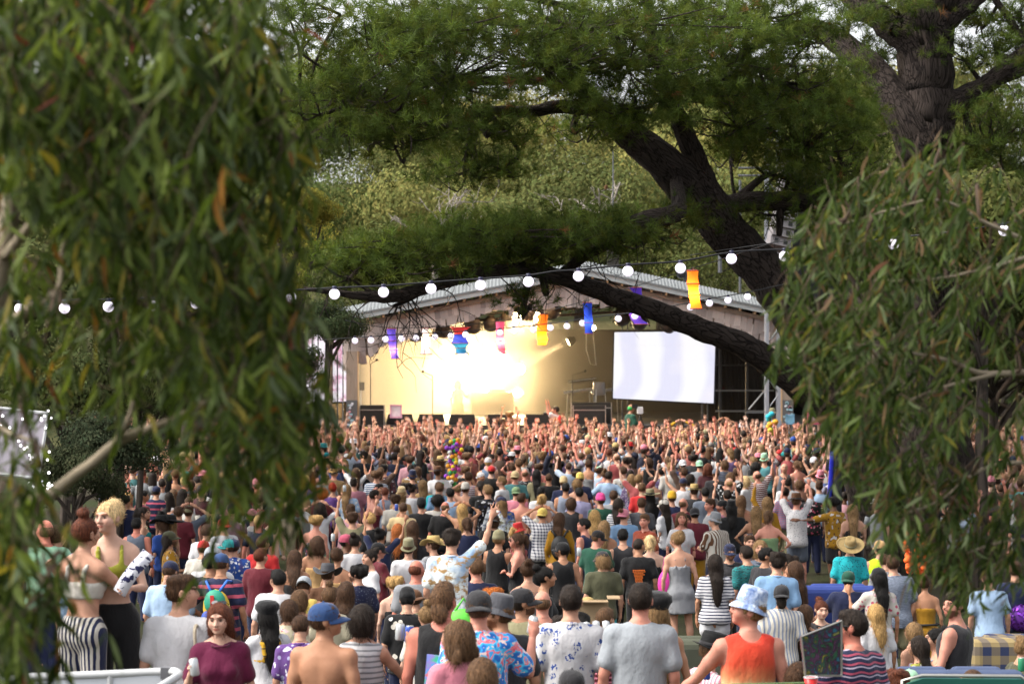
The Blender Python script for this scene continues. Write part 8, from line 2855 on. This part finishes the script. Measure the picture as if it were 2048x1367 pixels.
MB().prism([(-.42, -.2), (.42, -.2), (.46, .115), (.40, .155), (-.30, .16), (-.42, .12)], -.02, .02).build('canvas_back', flat_mat('green_canvas', (.012, .085, .065), .85), r)
MB().tube([(-.44, .03, -.6), (-.44, .03, .14), (-.30, .03, .175), (.40, .03, .17), (.47, .03, .12), (.47, .03, -.6)], .014, 6).build('frame', STEEL, r, True)
r = prop('folding_chair', 'olive green chair back under the red to yellow tank top', 'chair', 1510, 1385, 15.6)
MB().prism([(-.36, -.3), (.30, -.3), (.32, .07), (-.34, .055)], -.02, .02).build('canvas_back', flat_mat('olive_canvas', (.08, .13, .05), .85), r)
bx('corner_patch', flat_mat('orange_patch', (.5, .25, .03), .8), r, (.22, -.025, .045), (.05, .02, .03))
r = prop('cardboard_box', 'open cardboard carton with a straw hat in it', 'box', 1184, 1228, 27)
CB = flat_mat('cardboard', (.30, .215, .13), .9, .1, .15, 5)
for c, s_ in (((0, -.16, 0), (.34, .012, .30)), ((0, .16, 0), (.34, .012, .30)), ((-.17, 0, 0), (.012, .33, .30)), ((.17, 0, 0), (.012, .33, .30)), ((0, 0, -.14), (.34, .32, .012)), ((.0, -.23, .17), (.34, .15, .012)), ((.24, 0, .19), (.14, .32, .012))): bx('panel', CB, r, c, s_)
h = link('straw_hat', hat_mesh('fedora'), None, None, at(1176, 1207, 26.9) + Vector((0, 0, -.20)), (R(-40), 0, 0)); setmat(h, 'straw'); h.color = (*CL['straw'], 1)
tag(h, 'straw hat lying in the open cardboard carton', 'hat')
r = prop('can_tray', 'cardboard tray of white cans behind the pale grey t-shirt', 'tray', 1183, 1262, 22)
bx('tray', CB, r, (0, 0, -.05), (.40, .27, .05))
for i in range(4):
    for j in range(2): MB().lathe([(.001, -.05), (.030, -.05), (.033, .05), (.001, .06)], 10, (-.14 + i * .09, -.08 + j * .1, .04)).build('can', WHITEP, r, True)
r = prop('pink_bag', 'hot pink bag hanging beside the grey playsuit', 'bag', 1334, 1168, 33.4)
MB().sphere((0, 0, 0), .5, 12, 8, .26, .14, .42).build('body', flat_mat('pink_nylon', (.52, .04, .27), .6), r, True); MB().tube([(-.06, 0, .18), (-.03, 0, .38), (.05, 0, .38), (.07, 0, .18)], .01, 5).build('strap', flat_mat('pink_strap', (.4, .03, .2), .6), r)
r = prop('green_bag', 'bright lime green bag behind the dark backward cap', 'bag', 927, 1243, 19.5)
MB().sphere((0, 0, 0), .5, 12, 8, .26, .16, .22).build('body', flat_mat('lime_nylon', (.10, .48, .05), .6), r, True); MB().tube([(-.07, 0, .09), (0, 0, .19), (.07, 0, .09)], .012, 5).build('handle', flat_mat('lime_strap', (.08, .36, .04), .6), r)
r = empty('sequin_bag', SB.matrix_basis @ Vector((.05, -.17, 1.02))); tag(r, 'purple sparkling sequin bag under the right gum', 'bag')
sq = MB(); rg = np.random.default_rng(4)
for i in range(260):
    d = rg.normal(size=3); d /= np.linalg.norm(d)
    a = np.cross(d, rg.normal(size=3)); a /= np.linalg.norm(a); b = np.cross(d, a)
    c = d * np.array([.21, .10, .20]); w = .016
    sq.add([c + w * (a + b), c + w * (a - b), c - w * (a + b), c - w * (a - b)], Q=[(0, 1, 2, 3)])
o = sq.build('sequins', flat_mat('purple_sequin', (.20, .04, .42), .15, .6, .5, 40, metal=.8), r); o['kind'] = 'stuff'
MB().sphere((0, 0, 0), .5, 12, 8, .40, .18, .38).build('body', flat_mat('purple_cloth', (.10, .02, .22), .7), r, True)
# tall blue pole, totems and boards held above the crowd
r = prop('blue_pole', 'tall glossy blue pole beside a black column right of the crowd', 'pole', 1660, 950, 47.4)
gz = ground_z(47.4) - r.location.z
MB().tube([(-.045, 0, -.62), (.0, 0, -.3), (.035, 0, .30), (.045, 0, .48)], .046, 10).build('tube', flat_mat('royal_blue_plastic', (.012, .018, .38), .35), r, True)
MB().tube([(.13, .06, gz), (.13, .06, .75)], .11, 10).build('column', BLACK, r, True)
r = prop('totem', 'tall totem of bright coloured pompoms held over the crowd', 'totem', 905, 925, 53)
MB().tube([(0, 0, -1.6), (0, 0, .45)], .015, 6).build('pole', CASEM, r)
rg = np.random.default_rng(6)
PC = [(.62, .05, .05), (.65, .45, .03), (.05, .35, .10), (.6, .1, .4), (.65, .65, .62), (.7, .3, .03), (.25, .06, .45)]
pm = MB().sphere((0, 0, 0), .05, 8, 6).mesh('pompom', True); pm.materials.append(ocol_mat('pompom_wool', .9))
for i in range(54):
    t = i / 53
    o = link('pompom', pm, None, r, (rg.normal(0, .075) + .13 * t - .04, rg.normal(0, .06), -.50 + 1.0 * t), None, (.04, .30, .06) if i < 5 else PC[rg.integers(7)])
for lab, px, py, D, w, h, col, fr in (('small white placard with a dark oval held near the left of the stage', 792, 822, 70, .30, .34, (.6, .52, .55), (.55, .3, .4)), ('pink framed picture held up at the right edge of the crowd', 1634, 822, 66, .48, .66, (.30, .22, .22), (.60, .06, .18)), ('pale blue disc board beside the right stage post', 1580, 838, 70, .2, .24, (.25, .5, .68), (.25, .5, .68))):
    r = prop('held_board', lab, 'board', px, py, D, 'boards held over the crowd')
    bx('board', flat_mat('board_face', col, .6, .3, .6, 5), r, (0, 0, 0), (w, .02, h))
    for c, s_ in (((0, -.012, h / 2), (w + .06, .03, .05)), ((0, -.012, -h / 2), (w + .06, .03, .05)), ((-w / 2, -.012, 0), (.05, .03, h)), ((w / 2, -.012, 0), (.05, .03, h))): bx('frame_side', flat_mat('board_frame', fr, .5), r, c, s_)
    MB().tube([(0, .02, -h / 2), (0, .02, -h / 2 - 1.0)], .016, 6).build('handle', CASEM, r)
r = prop('totem', 'short totem of turquoise, orange and yellow toys near the right post', 'totem', 1540, 862, 66)
MB().tube([(0, 0, -1.2), (0, 0, .4)], .02, 6).build('pole', CASEM, r)
for i in range(12): link('pompom', pm, None, r, (rg.normal(0, .06), rg.normal(0, .05), -.3 + .07 * i), None, [(.03, .42, .55), (.7, .35, .04), (.65, .6, .08), (.4, .08, .4)][min(3, (11 - i) // 3)]).scale = (1.7, 1.7, 1.5)
# orange streamer among the right gum leaves
r = prop('orange_streamer', 'strings of bright orange paper balls hanging behind the right gum leaves', 'decoration', 1828, 1115, 30)
ob = flat_mat('orange_paper', (.75, .12, .02), .7)
bm_ = MB().sphere((0, 0, 0), .036, 8, 6).mesh('paper_ball', True); bm_.materials.append(ob)
for j, (x0, y0, y1) in enumerate(((1815, 1062, 1130), (1832, 1060, 1140), (1845, 1085, 1145), (1820, 1110, 1140))):
    pp = at(x0, y0, 30) - r.location
    n = 7
    for i in range(n):
        q2 = at(x0 + rg.normal(0, 3), y0 + (y1 - y0) * i / (n - 1), 30 + rg.normal(0, .05)) - r.location
        link('paper_ball', bm_, None, r, q2).scale = (1 + .5 * rg.random(),) * 3
    MB().tube([tuple(pp + Vector((0, 0, .5))), tuple(q2)], .005, 4).build('string', CABLE, r)
# framed picture with fairy lights at the left
C4 = [at(x, y, 30) for x, y in ((-30, 812), (97, 826), (76, 956), (-30, 943))]
r = empty('framed_picture', sum(C4, Vector()) / 4)
tag(r, 'large pale framed picture hung with fairy lights at the left edge', 'picture')
k = NT('pale_photo_print', .5)
v = k.obj()
n1 = k.noise(k.stretch(v, (1.6, 1.6, .7)), 2.6, 2)
k.base(k.ramp(n1, [(.36, (.03, .025, .03)), (.43, (.16, .13, .13)), (.47, (.34, .31, .35)), (.70, (.40, .37, .42))]))
A = [p - r.location for p in C4]
link('print', mesh_np('print', [tuple(a) for a in A] + [tuple(a + Vector((0, .04, 0))) for a in A], np.array([(0, 1, 2, 3), (7, 6, 5, 4), (0, 4, 5, 1), (1, 5, 6, 2), (2, 6, 7, 3), (3, 7, 4, 0)]), smooth=False), k.m, r)
for i in range(4): MB().tube([tuple(A[i] + Vector((0, -.015, 0))), tuple(A[(i + 1) % 4] + Vector((0, -.015, 0)))], .022, 6).build('frame_rail', WHITEP, r)
fl = glow_mat('fairy_light', (1.0, .95, 1.0), 2.2)
fm = MB().sphere((0, 0, 0), .017, 8, 6).mesh('fairy_light', True); fm.materials.append(fl)
for i in range(40):
    s_ = i % 4
    t = rg.random()
    a_, b_ = [((95, 815), (100, 1000)), ((60, 965), (105, 972)), ((-10, 830), (95, 840)), ((5, 850), (80, 930))][s_]
    link('fairy_light', fm, None, r, at(a_[0] + (b_[0] - a_[0]) * t + rg.normal(0, 4), a_[1] + (b_[1] - a_[1]) * t + rg.normal(0, 3), 29.8) - r.location)
for x in (-20, 70): MB().tube([tuple(at(x, 950, 30.05) - r.location), tuple(at(x, 950, 30.05) - r.location + Vector((0, 0, -2.8)))], .03, 6).build('leg', POST, r)
